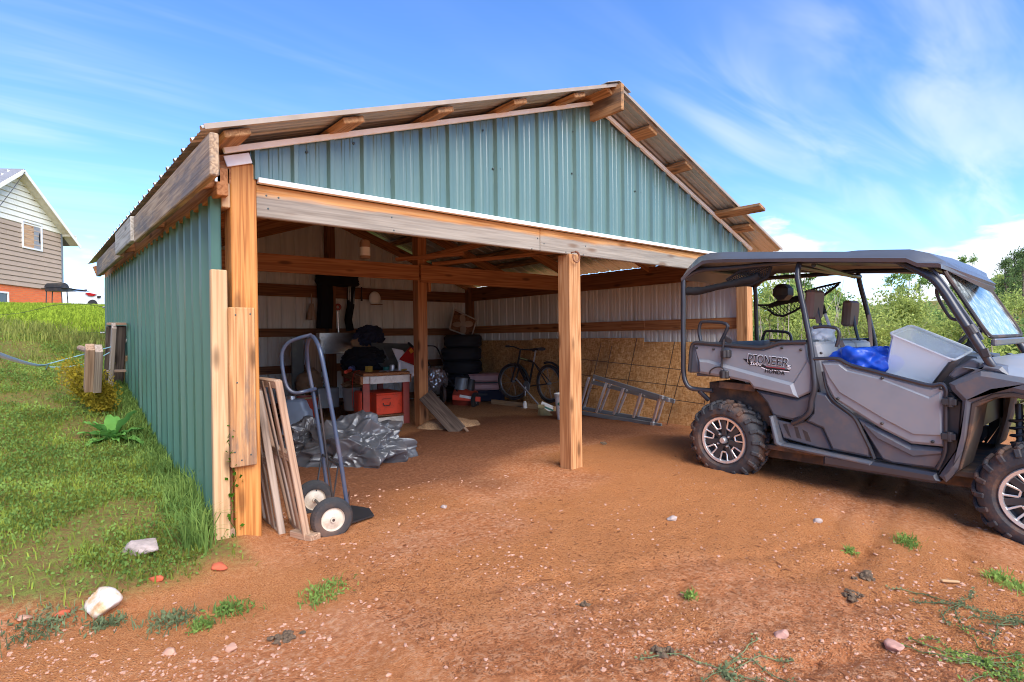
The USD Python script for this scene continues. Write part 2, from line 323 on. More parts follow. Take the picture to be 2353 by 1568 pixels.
M['frame'] = wood('brown_framing_wood', (0.22, 0.085, 0.03), (0.34, 0.145, 0.055), (0.43, 0.20, 0.085), rings=0.8)
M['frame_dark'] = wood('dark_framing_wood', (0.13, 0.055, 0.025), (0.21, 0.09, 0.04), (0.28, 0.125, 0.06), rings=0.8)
M['purlin'] = wood('stained_purlin_wood', (0.20, 0.10, 0.04), (0.36, 0.19, 0.08), (0.46, 0.26, 0.12), grey=(0.13, 0.09, 0.06), grey_lo=0.5, grey_hi=0.66)
M['oldwood'] = wood('old_brown_wood', (0.20, 0.12, 0.075), (0.33, 0.205, 0.13), (0.43, 0.29, 0.19), grey=(0.30, 0.25, 0.21), grey_lo=0.48, grey_hi=0.66)
M['greywood'] = wood('grey_plank_wood', (0.20, 0.15, 0.12), (0.35, 0.27, 0.21), (0.45, 0.36, 0.29))
M['darkwood'] = wood('dark_plank_wood', (0.05, 0.035, 0.028), (0.10, 0.07, 0.055), (0.15, 0.11, 0.085))
def sheet_metal(name, outside, inside, rough=0.38, metal=0.0, streak=0.25):
    nodes = {'g': ('geometry', {}), 'm': ('mapping', {'scale': (9.0, 9.0, 0.8)}), 'n': ('noise_texture', {'scale': 1.0, 'detail': 6.0, 'roughness': 0.65}),
             'ro': ('rgb_ramp', {'ramp': [(0.3, tuple(np.array(outside)*(1-streak))), (0.65, outside), (0.8, tuple(np.minimum(np.array(outside)*(1+streak*0.7)+0.01, 1)))]}),
             'ri': ('rgb_ramp', {'ramp': [(0.3, tuple(np.array(inside)*0.75)), (0.65, inside)]}), 'mx': ('mix', {}), 'nr': ('map_range', {'from_min': 0.3, 'from_max': 0.7, 'to_min': rough-0.08, 'to_max': rough+0.14}),
             'nw': ('noise_texture', {'scale': 2.2, 'detail': 2.0}), 'b': ('bump', {'strength': 0.12, 'distance': 0.03}), 'p': P(metallic=metal, specular_ior_level=0.75)}
    links = [('g.position', 'm.vector'), ('m.vector', 'n.vector'), ('n.fac', 'ro.fac'), ('n.fac', 'ri.fac'), ('ro.color', 'mx.color1'), ('ri.color', 'mx.color2'), ('g.backfacing', 'mx.fac'), ('mx.color', 'p.base_color'),
             ('n.fac', 'nr.value'), ('nr.result', 'p.roughness'), ('g.position', 'nw.vector'), ('nw.fac', 'b.height'), ('b.normal', 'p.normal')]
    return mat(name, nodes, links)
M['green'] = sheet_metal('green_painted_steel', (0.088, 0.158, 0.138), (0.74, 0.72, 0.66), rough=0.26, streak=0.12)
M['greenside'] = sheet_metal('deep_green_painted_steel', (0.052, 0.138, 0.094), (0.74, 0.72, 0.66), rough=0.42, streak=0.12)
M['roof'] = sheet_metal('galvanised_roof_steel', (0.46, 0.45, 0.42), (0.46, 0.44, 0.39), rough=0.42, metal=0.55)
M['cream'] = plain('cream_trim_paint', (0.93, 0.91, 0.82), rough=0.45, dirt=(0.5, 0.42, 0.3), dirt_amt=0.15)
M['white'] = plain('white_trim_paint', (0.80, 0.79, 0.76), rough=0.45, dirt=(0.45, 0.36, 0.28), dirt_amt=0.25)
M['zinc'] = plain('zinc_plated_steel', (0.55, 0.56, 0.57), rough=0.4, metal=0.8)
M['rust'] = plain('rusty_iron', (0.22, 0.10, 0.055), rough=0.75, metal=0.35, vary=0.35, scale=25)
M['screw'] = plain('dark_screw_heads', (0.05, 0.07, 0.07), rough=0.5, metal=0.4)
M['blackmetal'] = plain('black_coated_steel', (0.018, 0.018, 0.020), rough=0.38, dirt=(0.16, 0.09, 0.05), dirt_amt=0.25)
M['blackrubber'] = plain('black_rubber', (0.022, 0.022, 0.024), rough=0.72, dirt=(0.17, 0.085, 0.045), dirt_amt=0.5, bump=0.15)
M['blackplastic'] = plain('black_plastic', (0.025, 0.025, 0.028), rough=0.5, dirt=(0.15, 0.10, 0.07), dirt_amt=0.2)
# ------------------------------------------------------------------ ground
_hy = np.array([-6, -3.0, -1.2, -0.45, -0.05, 0.37, 0.52, 1.17, 1.82, 2.64, 3.73, 5.0, 6.2, 8.0, 11.0, 15.0, 20.0, 23.5, 27.0, 40.0, 90.0, 300.0])
_hz = np.array([-0.05, 0.0, 0.0, 0.03, 0.13, 0.215, 0.225, 0.28, 0.375, 0.54, 0.75, 1.02, 1.28, 1.48, 1.72, 2.00, 2.38, 2.62, 2.72, 2.70, 1.0, -4.0])
def ground(x, y):
    x = np.asarray(x, float); y = np.asarray(y, float)
    hill = np.interp(y, _hy, _hz)
    left = hill + 0.11*np.maximum(-x-0.05, 0)*smoothstep(-0.6, 1.2, y)*(1-smoothstep(5, 14, y))
    right = -0.06*np.maximum(x-6.3, 0); right = np.maximum(right, -1.3)
    far = 8.5*np.exp(-((x-112)/48)**2 - ((y+12)/62)**2) + 5*np.exp(-((x-80)/40)**2-((y-75)/45)**2)
    w = smoothstep(-0.02, 0.35, x)*(1-smoothstep(6.0, 7.0, y)) + smoothstep(2.0, 9.0, x)*smoothstep(6.0, 7.0, y)
    w = np.clip(w, 0, 1)
    yard = -0.055*np.maximum(-0.9-y, 0)*smoothstep(0.6, 3.2, x)*(1-0.7*smoothstep(-6, -14, y)) - 0.035*smoothstep(3.8, 6.2, x) + right + far
    z = left*(1-w) + yard*w
    n = (meshkit.fbm(np.stack([x*0.9, y*0.9, 0*x], -1), 3, 3)-0.5)*0.05 + (meshkit.fbm(np.stack([x*5, y*5, 0*x+3], -1), 3, 5)-0.5)*0.022
    inside = smoothstep(-0.1, 0.3, x)*(1-smoothstep(5.9, 6.3, x))*smoothstep(-0.4, 0.4, y)*(1-smoothstep(5.9, 6.3, y))
    return z + n*(1-0.4*inside)
def dirtness(x, y):
    """1 = bare red dirt, 0 = turf. The yard and shed floor are bare; turf covers the bank on the left and the slope behind."""
    x = np.asarray(x, float); y = np.asarray(y, float)
    n = meshkit.fbm(np.stack([x*1.6, y*1.6, 0*x+9], -1), 4, 11)-0.5
    edge = -0.42*(y+0.12) - 0.10 + 0.65*n          # the turf's front edge runs obliquely across the bank
    e1 = smoothstep(-0.16, 0.16, -0.17 - y*1.0 + 0.75*n + 0.18*np.minimum(x+0.2, 0)*0 - 0.25*np.maximum(x+1.2, 0)*0)   # in front of y = -0.35 it is dirt
    wall = smoothstep(-0.10, 0.06, x + 0.10*n*(y < 0.3))
    d = np.maximum(e1, wall)
    d = d*(1-smoothstep(6.15, 6.5, y)*(x < 60)) * (1-smoothstep(8.5, 11.0, x+2.5*n))
    return np.clip(d, 0, 1)
def grid_axis(lo, hi, a, b, step, grow=1.13):
    mid = list(np.arange(a, b+1e-6, step)); s = step; up = [b]; 
    while up[-1] < hi: s *= grow; up.append(up[-1]+s)
    s = step; dn = [a]
    while dn[-1] > lo: s *= grow; dn.append(dn[-1]-s)
    return np.array(dn[:0:-1] + mid + up[1:])
gx = grid_axis(-260, 520, -3.0, 7.6, 0.036); gy = grid_axis(-160, 420, -3.4, 6.6, 0.036)
GX, GY = np.meshgrid(gx, gy); GZ = ground(GX, GY)
D = dirtness(GX, GY)
nearm = smoothstep(9, 5, np.hypot(GX+0.9, GY+3.5))
rel = (meshkit.fbm(np.stack([GX*14, GY*14, 0*GX], -1), 3, 21)-0.5)*0.020 + np.maximum(meshkit.noise(np.stack([GX*22, GY*22, 0*GX+4], -1), 23)-0.72, 0)*0.035
# wheel ruts curving across the yard
for k, (cx, cy, r) in enumerate([(3.1, 1.9, 4.2), (3.1, 1.9, 3.95), (3.1, 1.9, 4.9), (3.1, 1.9, 4.62), (4.6, 2.6, 6.2), (2.6, 1.2, 3.5)]):
    rr = np.hypot(GX-cx, GY-cy); rel -= (0.015+0.008*np.sin(np.arctan2(GY-cy, GX-cx)*r*2*np.pi/0.16+(rr-r)*40))*np.exp(-((rr-r-0.05*np.sin(GX*3))/0.05)**2)*(GY < 0.3)*smoothstep(0.2, 1.2, GX)
GZ = GZ + rel*D*(0.35+0.65*nearm)
def gz(x, y):
    """height of the built ground sheet at a point"""
    i = np.clip(np.searchsorted(gx, x)-1, 0, len(gx)-2); j = np.clip(np.searchsorted(gy, y)-1, 0, len(gy)-2)
    tx = (x-gx[i])/(gx[i+1]-gx[i]); ty = (y-gy[j])/(gy[j+1]-gy[j])
    return (GZ[j, i]*(1-tx)+GZ[j, i+1]*tx)*(1-ty) + (GZ[j+1, i]*(1-tx)+GZ[j+1, i+1]*tx)*ty
ny_, nx_ = GX.shape; idx = np.arange(ny_*nx_).reshape(ny_, nx_)
gf = np.stack([idx[:-1, :-1], idx[:-1, 1:], idx[1:, 1:], idx[1:, :-1]], -1).reshape(-1, 4)
gv = np.stack([GX, GY, GZ], -1).reshape(-1, 3)
# surface kinds: x = dirt, y = darker dirt band just inside the opening, z = pale sawdust
dark_band = smoothstep(0.1, 0.9, GY+0.35*np.sin(GX*1.3)+0.25*(meshkit.fbm(np.stack([GX, GY, 0*GX], -1)*1.5, 3, 31)-0.5)*4)*(1-smoothstep(2.5, 3.3, GY+0.6*(meshkit.fbm(np.stack([GX, GY, 0*GX], -1)*2, 3, 33)-0.5)*3))*smoothstep(0.3, 1.0, GX)*(1-smoothstep(5.2, 6.2, GX))
und = smoothstep(3.2, 3.8, GX)*(1-smoothstep(5.3, 6.0, GX))*smoothstep(-4.6, -3.2, GY)*(1-smoothstep(-0.9, -0.2, GY))
saw = smoothstep(2.4, 3.2, GY)*(1-smoothstep(5.8, 6.1, GY))*smoothstep(0.2, 0.8, GX)*(1-smoothstep(5.9, 6.2, GX))
def litter_field():
    chips = smoothstep(0.42, 0.62, meshkit.fbm(np.stack([GX*0.8, GY*0.8, 0*GX], -1), 3, 41) + 0.25*smoothstep(1.2, 3.5, GX)*(GY < 0.6) - 0.1)
    return chips
chips = litter_field()
gmesh = usdkit.mesh(stage, '/World/ground', (gv, gf), None)
pv = UsdGeom.PrimvarsAPI(gmesh)
pv.CreatePrimvar('kinds', Sdf.ValueTypeNames.Float3Array, 'vertex').Set(Vt.Vec3fArray.FromNumpy(np.stack([D, np.maximum(dark_band, 0), saw], -1).reshape(-1, 3).astype(np.float32)))
pv.CreatePrimvar('chips', Sdf.ValueTypeNames.Float3Array, 'vertex').Set(Vt.Vec3fArray.FromNumpy(np.stack([chips, und, 0*chips], -1).reshape(-1, 3).astype(np.float32)))
_, _, gn = meshkit.arrays((gv, gf), True)
gmesh.CreateNormalsAttr(Vt.Vec3fArray.FromNumpy(gn.astype(np.float32))); gmesh.SetNormalsInterpolation('vertex')
tagp(gmesh, kind='structure')
gnodes = {
    'g': ('geometry', {}), 'k': ('attribute', {'attribute': 'kinds'}), 'ks': ('separate_xyz', {}), 'c': ('attribute', {'attribute': 'chips'}), 'cs': ('separate_xyz', {}),
    'n1': ('noise_texture', {'scale': 1.7, 'detail': 8.0, 'roughness': 0.65}), 'n2': ('noise_texture', {'scale': 38.0, 'detail': 5.0, 'roughness': 0.7}), 'n3': ('noise_texture', {'scale': 150.0, 'detail': 3.0, 'roughness': 0.6}),
    'v1': ('voronoi_texture', {'scale': 95.0}), 'v2': ('voronoi_texture', {'scale': 210.0}),
    'soil': ('rgb_ramp', {'ramp': [(0.34, (0.44, 0.155, 0.064)), (0.48, (0.57, 0.205, 0.080)), (0.66, (0.64, 0.300, 0.160))]}),
    'soil2': ('rgb_ramp', {'ramp': [(0.32, (0.29, 0.092, 0.038)), (0.48, (0.58, 0.21, 0.072)), (0.64, (0.74, 0.44, 0.26))]}),
    'ms': ('mix', {'fac': 0.6}),
    'chipc': ('rgb_ramp', {'ramp': [(0.28, (0.21, 0.064, 0.026)), (0.44, (0.52, 0.18, 0.055)), (0.58, (0.66, 0.28, 0.098)), (0.75, (0.66, 0.38, 0.2))]}),
    'mch': ('mix', {}), 'chf': ('math', {'math_type': 'multiply', 'value2': 0.85}),
    'bandc': ('rgb_ramp', {'ramp': [(0.25, (0.085, 0.030, 0.016)), (0.55, (0.21, 0.080, 0.038)), (0.8, (0.36, 0.17, 0.09))]}), 'md': ('mix', {}), 'dmf': ('math', {'math_type': 'multiply', 'value2': 0.85}),
    'sawc': ('rgb_ramp', {'ramp': [(0.25, (0.22, 0.10, 0.044)), (0.5, (0.42, 0.21, 0.095)), (0.75, (0.62, 0.37, 0.19))]}), 'msw': ('mix', {}), 'swf': ('math', {'math_type': 'multiply', 'value2': 0.9}),
    'peb': ('map_range', {'from_min': 0.12, 'from_max': 0.05, 'to_min': 0.0, 'to_max': 0.8, 'clamp': True}), 'pebn': ('map_range', {'from_min': 0.5, 'from_max': 0.62, 'to_min': 0.0, 'to_max': 1.0, 'clamp': True}), 'pebm': ('math', {'math_type': 'multiply'}),
    'mp': ('mix', {'color2': (0.50, 0.36, 0.30)}),
    'turf': ('rgb_ramp', {'ramp': [(0.30, (0.30, 0.125, 0.055)), (0.44, (0.27, 0.17, 0.06)), (0.56, (0.25, 0.27, 0.055)), (0.72, (0.30, 0.32, 0.065)), (0.85, (0.34, 0.28, 0.10))]}),
    'mt': ('mix', {}), 'sepp': ('separate_xyz', {}),
    'fbl': ('noise_texture', {'scale': 0.12, 'detail': 6.0, 'roughness': 0.6}), 'mfar': ('mix', {'color2': (0.17, 0.15, 0.045)}), 'ff': ('map_range', {'from_min': 0.45, 'from_max': 0.62, 'to_min': 0.0, 'to_max': 0.6, 'clamp': True}),
    'hb': ('math', {'math_type': 'multiply_add', 'value2': 0.6}), 'b': ('bump', {'strength': 1.0, 'distance': 0.03}), 'p': P(roughness=0.92, specular_ior_level=0.18),
}
glinks = [('k.vector', 'ks.vector'), ('c.vector', 'cs.vector')] + [('g.position', n+'.vector') for n in ('n1', 'n2', 'n3', 'v1', 'v2', 'fbl')] + [
    ('n1.fac', 'soil.fac'), ('n2.fac', 'soil2.fac'), ('soil.color', 'ms.color1'), ('soil2.color', 'ms.color2'),
    ('n3.fac', 'chipc.fac'), ('ms.color', 'mch.color1'), ('chipc.color', 'mch.color2'), ('cs.x', 'chf.value1'), ('chf.value', 'mch.fac'),
    ('v1.distance', 'peb.value'), ('n1.fac', 'pebn.value'), ('peb.result', 'pebm.value1'), ('pebn.result', 'pebm.value2'), ('pebm.value', 'mp.fac'), ('mch.color', 'mp.color1'),
    ('n2.fac', 'sawc.fac'), ('mp.color', 'msw.color1'), ('sawc.color', 'msw.color2'), ('ks.z', 'swf.value1'), ('swf.value', 'msw.fac'),
    ('n2.fac', 'bandc.fac'), ('msw.color', 'md.color1'), ('bandc.color', 'md.color2'), ('ks.y', 'dmf.value1'), ('dmf.value', 'md.fac'),
    ('n2.fac', 'turf.fac'), ('turf.color', 'mfar.color1'), ('fbl.fac', 'ff.value'), ('ff.result', 'mfar.fac'), ('mfar.color', 'mt.color1'), ('md.color', 'mt.color2'), ('ks.x', 'mt.fac'), ('mt.color', 'p.base_color'),
    ('n2.fac', 'hb.value1'), ('n3.fac', 'hb.value3'), ('hb.value', 'b.height'), ('b.normal', 'p.normal')]
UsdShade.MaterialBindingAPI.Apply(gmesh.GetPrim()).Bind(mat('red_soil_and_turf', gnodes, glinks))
M['roofedge'] = plain('taupe_roof_edge', (0.27, 0.22, 0.175), rough=0.6)
# ------------------------------------------------------------------ pole barn
RX = 3.12
def zr(x): return np.where(np.asarray(x) <= RX, 3.375-0.34*(RX-np.asarray(x)), 3.375-0.362*(np.asarray(x)-RX))
barn = thing('pole_barn', 'open timber pole barn clad in green ribbed steel with a low gable roof', 'barn', (0, 0, 0))
def rib_profile(n_ribs, pitch=0.2286, h=0.019, wide=False):
    """points (u, depth) of a ribbed steel sheet n_ribs wide: one tall rib and two low ribs in each pitch"""
    p = []
    for k in range(n_ribs):
        b = k*pitch
        if wide: p += [(b, 0), (b+0.020, 0), (b+0.034, h*0.5), (b+0.050, h), (b+0.106, h), (b+0.122, h*0.5), (b+0.136, 0)]; continue
        p += [(b, 0), (b+0.006, 0), (b+0.019, h), (b+0.044, h), (b+0.057, 0)]
        for c in (0.115, 0.173): p += [(b+c-0.014, 0), (b+c-0.007, 0.004), (b+c+0.007, 0.004), (b+c+0.014, 0)]
    p += [(n_ribs*pitch, 0), (n_ribs*pitch+0.004, 0), (n_ribs*pitch+0.019, h+0.0015), (n_ribs*pitch+0.044, h+0.0015), (n_ribs*pitch+0.052, h*0.4)]
    return np.array(p)
def rib_sheet(O, U, V, N, u0, n_ribs, bot, top, name, material, parent, h=0.019, umax=None, label=None, kinks=(), rows=1, dent=0.0, wide=False):
    prof = rib_profile(n_ribs, h=h, wide=wide); u = prof[:, 0]+u0
    if umax is not None: keep = u <= umax; prof, u = prof[keep], u[keep]
    O, U, V, N = (np.asarray(a, float) for a in (O, U, V, N)); b = np.array([bot(a) for a in u], float); t = np.array([top(a) for a in u], float)
    mb = MB(); vs = []
    for k in range(rows+1):
        q = b+(t-b)*k/rows; pt = O + np.outer(u, U) + np.outer(q, V) + np.outer(prof[:, 1], N)
        if dent: pt = pt + np.outer((meshkit.fbm(pt*2.3, 2, 5)-0.5)*dent, N)
        vs.append(pt)
    v = np.vstack(vs); n = len(u); f = []
    for k in range(rows):
        for j in range(n-1): f.append((k*n+j, k*n+j+1, (k+1)*n+j+1, (k+1)*n+j))
    f = np.array(f); c = np.cross(v[f[0, 1]]-v[f[0, 0]], v[f[0, 3]]-v[f[0, 0]])
    if c@N < 0: f = f[:, ::-1]
    mb.add(v, f); return mb.build(name, material, parent, smooth=20, label=label)
# gable sheets, first rib at x = 0.12
for k in range(7):
    rib_sheet((0, 0.012, 0), (1, 0, 0), (0, 0, 1), (0, -1, 0), 0.121+k*0.9144, 4, lambda u: 2.185, lambda u: float(zr(u))+0.0, 'gable_sheet', M['green'], barn, umax=6.08, rows=3, dent=0.010, h=0.028)
# left wall
def wall_top(u): return 2.07
for k in range(6):
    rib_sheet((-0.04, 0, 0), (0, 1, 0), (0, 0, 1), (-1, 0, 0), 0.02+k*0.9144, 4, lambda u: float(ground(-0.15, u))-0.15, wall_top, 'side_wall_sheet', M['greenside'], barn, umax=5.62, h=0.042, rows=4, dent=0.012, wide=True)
# back wall and right wall
for k in range(7):
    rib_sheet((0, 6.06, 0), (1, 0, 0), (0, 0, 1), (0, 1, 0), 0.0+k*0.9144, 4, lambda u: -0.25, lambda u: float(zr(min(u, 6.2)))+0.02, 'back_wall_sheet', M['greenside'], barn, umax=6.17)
for k in range(7):
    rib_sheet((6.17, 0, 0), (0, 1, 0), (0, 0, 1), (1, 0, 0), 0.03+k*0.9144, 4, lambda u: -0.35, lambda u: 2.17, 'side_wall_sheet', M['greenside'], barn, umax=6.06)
# roof sheets: ribs run down the slope; width along y
sl = math.hypot(1, .34); sr = math.hypot(1, .362); OH = 0.30
for k in range(8):
    y0 = -OH+k*0.9144
    rib_sheet((RX, 0, 3.375+0.078), (0, 1, 0), (-1/sl, 0, -.34/sl), (-.34/sl, 0, 1/sl), y0, 4, lambda u: 0.0, lambda u: 3.315*sl, 'roof_sheet', M['roof'], barn, umax=6.42)
    rib_sheet((RX, 0, 3.375+0.078), (0, 1, 0), (1/sr, 0, -.362/sr), (.362/sr, 0, 1/sr), y0, 4, lambda u: 0.0, lambda u: 3.24*sr, 'roof_sheet', M['roof'], barn, umax=6.42)
mb = MB()
for s_, dx, dz in ((-1, -1/sl, -.34/sl), (1, 1/sr, -.362/sr)):
    a = np.array([RX, -OH-0.03, 3.375+0.112]); e = a+np.array([dx, 0, dz])*0.17
    mb.board(((a+e)/2), ((a+e)/2)+np.array([0, 6.5, 0]), 0.17, 0.006, up=(-dz*s_*1.0 if s_ > 0 else dz, 0, abs(dx)), c=0.001)
mb.build('ridge_cap', M['roof'], barn)
for xa, xb in ((-0.19, RX), (RX, 6.34)):
    MB().board((xa, -OH-0.004, float(zr(xa))+0.084), (xb, -OH-0.004, float(zr(xb))+0.084), 0.006, 0.028, c=0.001).build('roof_edge', M['roofedge'], barn)
# purlins (2x6 laid flat under the roof), front ends as in the photograph
pur = []
for (px, py, left) in ((545, 318, 1), (812, 290, 1), (1022, 263, 1), (1194, 242, 1), (1330, 226, 1)):
    p = at(px, py, 1, -0.25); pur.append((p[0], -1, -0.265))
for (px, py) in ((1402, 236), (1500, 340), (1582, 423), (1727, 552)):
    p = at(px, py, 1, -0.25); pur.append((p[0], 1, -0.26))
for x, s_, yf in pur:
    dx, dz = (1/sl, .34/sl) if s_ < 0 else (1/sr, -.362/sr); z = float(zr(x))+0.045
    MB().board((x, yf, z), (x, 6.3, z), 0.14, 0.038, up=(-dz, 0, dx), c=0.005).build('purlin', M['purlin'], barn)
p = at(1735, 487, 1, -0.85); x = p[0]; x = 5.27; z = float(zr(x))+0.045
MB().board((x, -0.57, z-0.012), (x, 6.3, z), 0.14, 0.038, up=(.34, 0, 1), c=0.005).build('purlin', M['purlin'], barn, label='purlin left long, jutting far past the roof edge')
MB().span((RX-0.019, -0.36, 3.22), (RX+0.019, 6.0, 3.455)).build('ridge_board', M['purlin'], barn)
# rake trim
for name, x0, x1 in (('rake_trim', -0.03, RX-0.02), ('rake_trim', RX+0.02, 6.10)):
    a, b = np.array([x0, -0.022, float(zr(x0))+0.012]), np.array([x1, -0.022, float(zr(x1))+0.012])
    MB().board(a, b, 0.03, 0.034, c=0.002).build(name, M['cream'], barn)
a, b = np.array([-0.02, -0.015, float(zr(-0.02))-0.05]), np.array([0.115, -0.015, float(zr(0.115))-0.05])
MB().board(a, b, 0.012, 0.06, c=0.002).build('trim_return', M['white'], barn)
MB().span((0.155, -0.030, 2.166), (6.12, 0.012, 2.196), ch=0.002).build('header_trim', M['white'], barn)
# header beams with weathering rising from the lower edge
def edge_attr(path, zlo, zhi, amp=0.5):
    me = UsdGeom.Mesh.Get(stage, path); v = np.array(me.GetPointsAttr().Get()); t = (v[:, 2]-zlo)/(zhi-zlo)
    e = np.stack([0.9*(0.66-t)+0.22, t, t], 1); UsdGeom.PrimvarsAPI(me).CreatePrimvar('edge', Sdf.ValueTypeNames.Float3Array, 'vertex').Set(Vt.Vec3fArray.FromNumpy(e.astype(np.float32)))
xs = float(at(1241, 545, 1, 0.02)[0])
for xa, xb in ((0.15, xs-0.002), (xs+0.002, 6.15)):
    q = MB().board((xa, 0.04, 2.07), (xb, 0.04, 2.07), 0.045, 0.19, c=0.006).build('header_beam', M['beam'], barn); edge_attr(q, 1.975, 2.165)
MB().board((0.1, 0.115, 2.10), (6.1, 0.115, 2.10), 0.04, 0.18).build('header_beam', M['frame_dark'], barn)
# posts
def post(x0, y0, x1, y1, z0, z1, name='post', m='post', label=None, slant=0.0):
    return MB().span((x0, y0, z0), (x1, y1, z1), ch=0.006).build(name, M[m], barn, label=label)
post(0.008, -0.002, 0.150, 0.142, -0.3, 2.275, 'corner_post', 'post', 'golden front corner post under the left eave')
zc_ = 1.90
a = at(1324, 1066, 1, 0.005); post(2.80, 0.0, 2.945, 0.15, -0.2, 1.978, 'post', 'post2', 'middle front post under the header')
post(3.11, 3.07, 3.25, 3.21, -0.2, 3.3, 'post', 'frame', 'inner post beside the workbench')
post(6.03, 0.0, 6.165, 0.15, -0.4, 2.2, 'corner_post', 'post2')
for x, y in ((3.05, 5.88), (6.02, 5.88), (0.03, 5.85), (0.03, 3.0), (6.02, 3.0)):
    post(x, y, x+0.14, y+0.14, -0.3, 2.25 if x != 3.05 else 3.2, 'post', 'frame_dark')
# blocks and boards nailed to the front corner post
zt, zb = at(530, 388, 1, 0.0)[2], at(530, 478, 1, 0)[2]
MB().span((-0.038, 0.0, zb), (0.006, 0.11, zt)).build('post_block', M['board_pale'], barn)
za, zb = at(557, 707, 1, -0.04)[2], at(557, 1073, 1, -0.04)[2]
xa, xb = at(527, 800, 1, -0.04)[0], at(587, 800, 1, -0.04)[0]
MB().span((xa, -0.041, zb), (xb, -0.003, za), ch=0.005).build('scab_board', M['patch'], barn, label='scuffed board nailed across the corner post')
za, zb = at(505, 620, 1, -0.01)[2], at(505, 1243, 1, -0.01)[2]
xa, xb = at(487, 900, 1, -0.01)[0], at(525, 900, 1, -0.01)[0]
MB().board(((xa+xb)/2, 0.008, zb-0.02), ((xa+xb)/2+0.004, 0.008, za), xb-xa, 0.038, up=(0, 1, 0), c=0.005).build('edge_board', M['board_pale'], barn, label='pale board covering the front edge of the side wall')
za, zb = at(535, 1216, 1, 0.0)[2], at(535, 1285, 1, 0)[2]
MB().span((-0.026, 0.004, zb-0.05), (0.006, 0.05, za)).build('base_block', M['oldwood'], barn)
MB().span((-0.018, 0.03, 0.1), (0.006, 0.12, 1.4)).build('post_filler', M['frame_dark'], barn)
# eave plate above the left wall, and the weathered eave boards
MB().span((-0.075, -0.05, 2.055), (-0.015, 5.6, 2.21)).build('eave_plate', M['frame'], barn)
FX = -0.216
def fb(px, py): return at(px, py, 0, FX)
f0 = fb(484, 316); f1 = fb(306, 512); f0b = fb(484, 402)
yF, yM1, yM2, yR = fb(482, 350)[1], fb(308, 560)[1], fb(276, 590)[1], fb(220, 625)[1]
def eave(ya, yb, xm, m, hgt=0.19, zc=None, dz=0.0, t=0.042, label=None):
    z = 2.14+dz
    return MB().board((xm, ya, z), (xm, yb, z), t, hgt, c=0.006).build('eave_board', M[m], barn, label=label)
eave(yF, yM1, FX+0.021, 'fascia', 0.205, label='long weathered eave board')
eave(yM1+0.02, yM2+0.15, FX+0.0, 'fascia2', 0.20, dz=0.01, label='short pale grey eave board')
eave(yM2+0.1, yR, FX+0.03, 'fascia', 0.19, dz=-0.01)
# outlookers carrying the eave boards
for y in (0.02, 1.5, 3.0, 4.4, 5.5):
    MB().board((-0.19, y, 2.14), (0.05, y, 2.22), 0.04, 0.13).build('outlooker', M['frame'], barn)
a = at(498, 402, 1, -0.03); MB().span((a[0]-0.016, -0.05, a[2]-0.045), (a[0]+0.016, -0.035, a[2]+0.035)).build('strap_bracket', M['zinc'], barn)
MB().board((-0.19, 0.035, 2.20), (0.15, 0.035, 2.29), 0.03, 0.12).build('gable_plate', M['frame'], barn)
# inner beams, girts, rafters, braces
MB().board((0.05, 3.05, 2.095), (3.10, 3.05, 2.105), 0.045, 0.2).build('inner_beam', M['frame'], barn)
MB().board((3.13, 3.045, 2.10), (6.1, 3.045, 2.10), 0.045, 0.235).build('inner_beam', M['frame'], barn)
MB().span((3.255, 3.03, 1.86), (3.29, 3.16, 2.2)).build('post_cleat', M['frame'], barn)
for z0, z1 in ((1.945, 2.145), (1.283, 1.42), (0.68, 0.81), (0.08, 0.2)):
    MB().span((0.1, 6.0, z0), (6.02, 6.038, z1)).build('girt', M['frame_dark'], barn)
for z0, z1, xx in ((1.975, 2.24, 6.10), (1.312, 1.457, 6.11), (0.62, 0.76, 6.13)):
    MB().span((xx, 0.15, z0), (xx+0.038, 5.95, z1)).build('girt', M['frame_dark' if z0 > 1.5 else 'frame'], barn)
for z0, z1 in ((1.31, 1.45), (0.72, 0.86)):
    MB().span((-0.022, 0.15, z0), (0.014, 5.55, z1)).build('girt', M['frame_dark'], barn)
MB().span((6.094, 1.62, 1.318), (6.108, 2.05, 1.452)).build('girt_splice', M['frame'], barn)
for y in (0.115+0.05, 1.55, 3.10, 4.5, 5.95):
    for xa, xb in ((-0.1, RX-0.02), (RX+0.02, 6.25)):
        h = 0.15; MB().board((xa, y, float(zr(xa))-0.05), (xb, y, float(zr(xb))-0.05), 0.04, h).build('rafter', M['frame'], barn)
b0, b1 = at(985, 612, 1, 2.98), at(1200, 573, 1, 1.60)
MB().board((3.3, 3.0, 2.23), (4.6, 1.6, 2.36), 0.09, 0.04).build('brace', M['frame'], barn)
MB().board((2.75, 3.0, 2.25), (3.35, 2.35, 2.30), 0.09, 0.04).build('brace', M['frame'], barn)
MB().board((3.18, 3.12, 2.3), (4.6, 3.12, 2.72), 0.04, 0.09).build('brace', M['frame'], barn)
# screws in the gable and the side wall
mb = MB()
for px, py in ((705, 350), (812, 330), (1004, 266), (1109, 300), (1133, 388), (1147, 389), (1314, 399), (1327, 403), (1459, 440), (1471, 443), (1317, 303)):
    q = at(px, py, 1, 0.008); mb.lathe([(0.0001, -0.010), (0.008, -0.008), (0.009, 0.0)], q, axis=(0, 1, 0), n=8)
for k in range(24):
    for z in (0.80, 1.38, 2.0):
        if rnd.random() < 0.5: mb.lathe([(0.0001, 0.008), (0.005, 0.006), (0.006, 0.0)], (-0.042, 0.12+k*0.2286+0.1, z+rnd.uniform(-.01, .01)), axis=(-1, 0, 0), n=6)
mb.build('screw_heads', M['screw'], barn, kind='stuff')
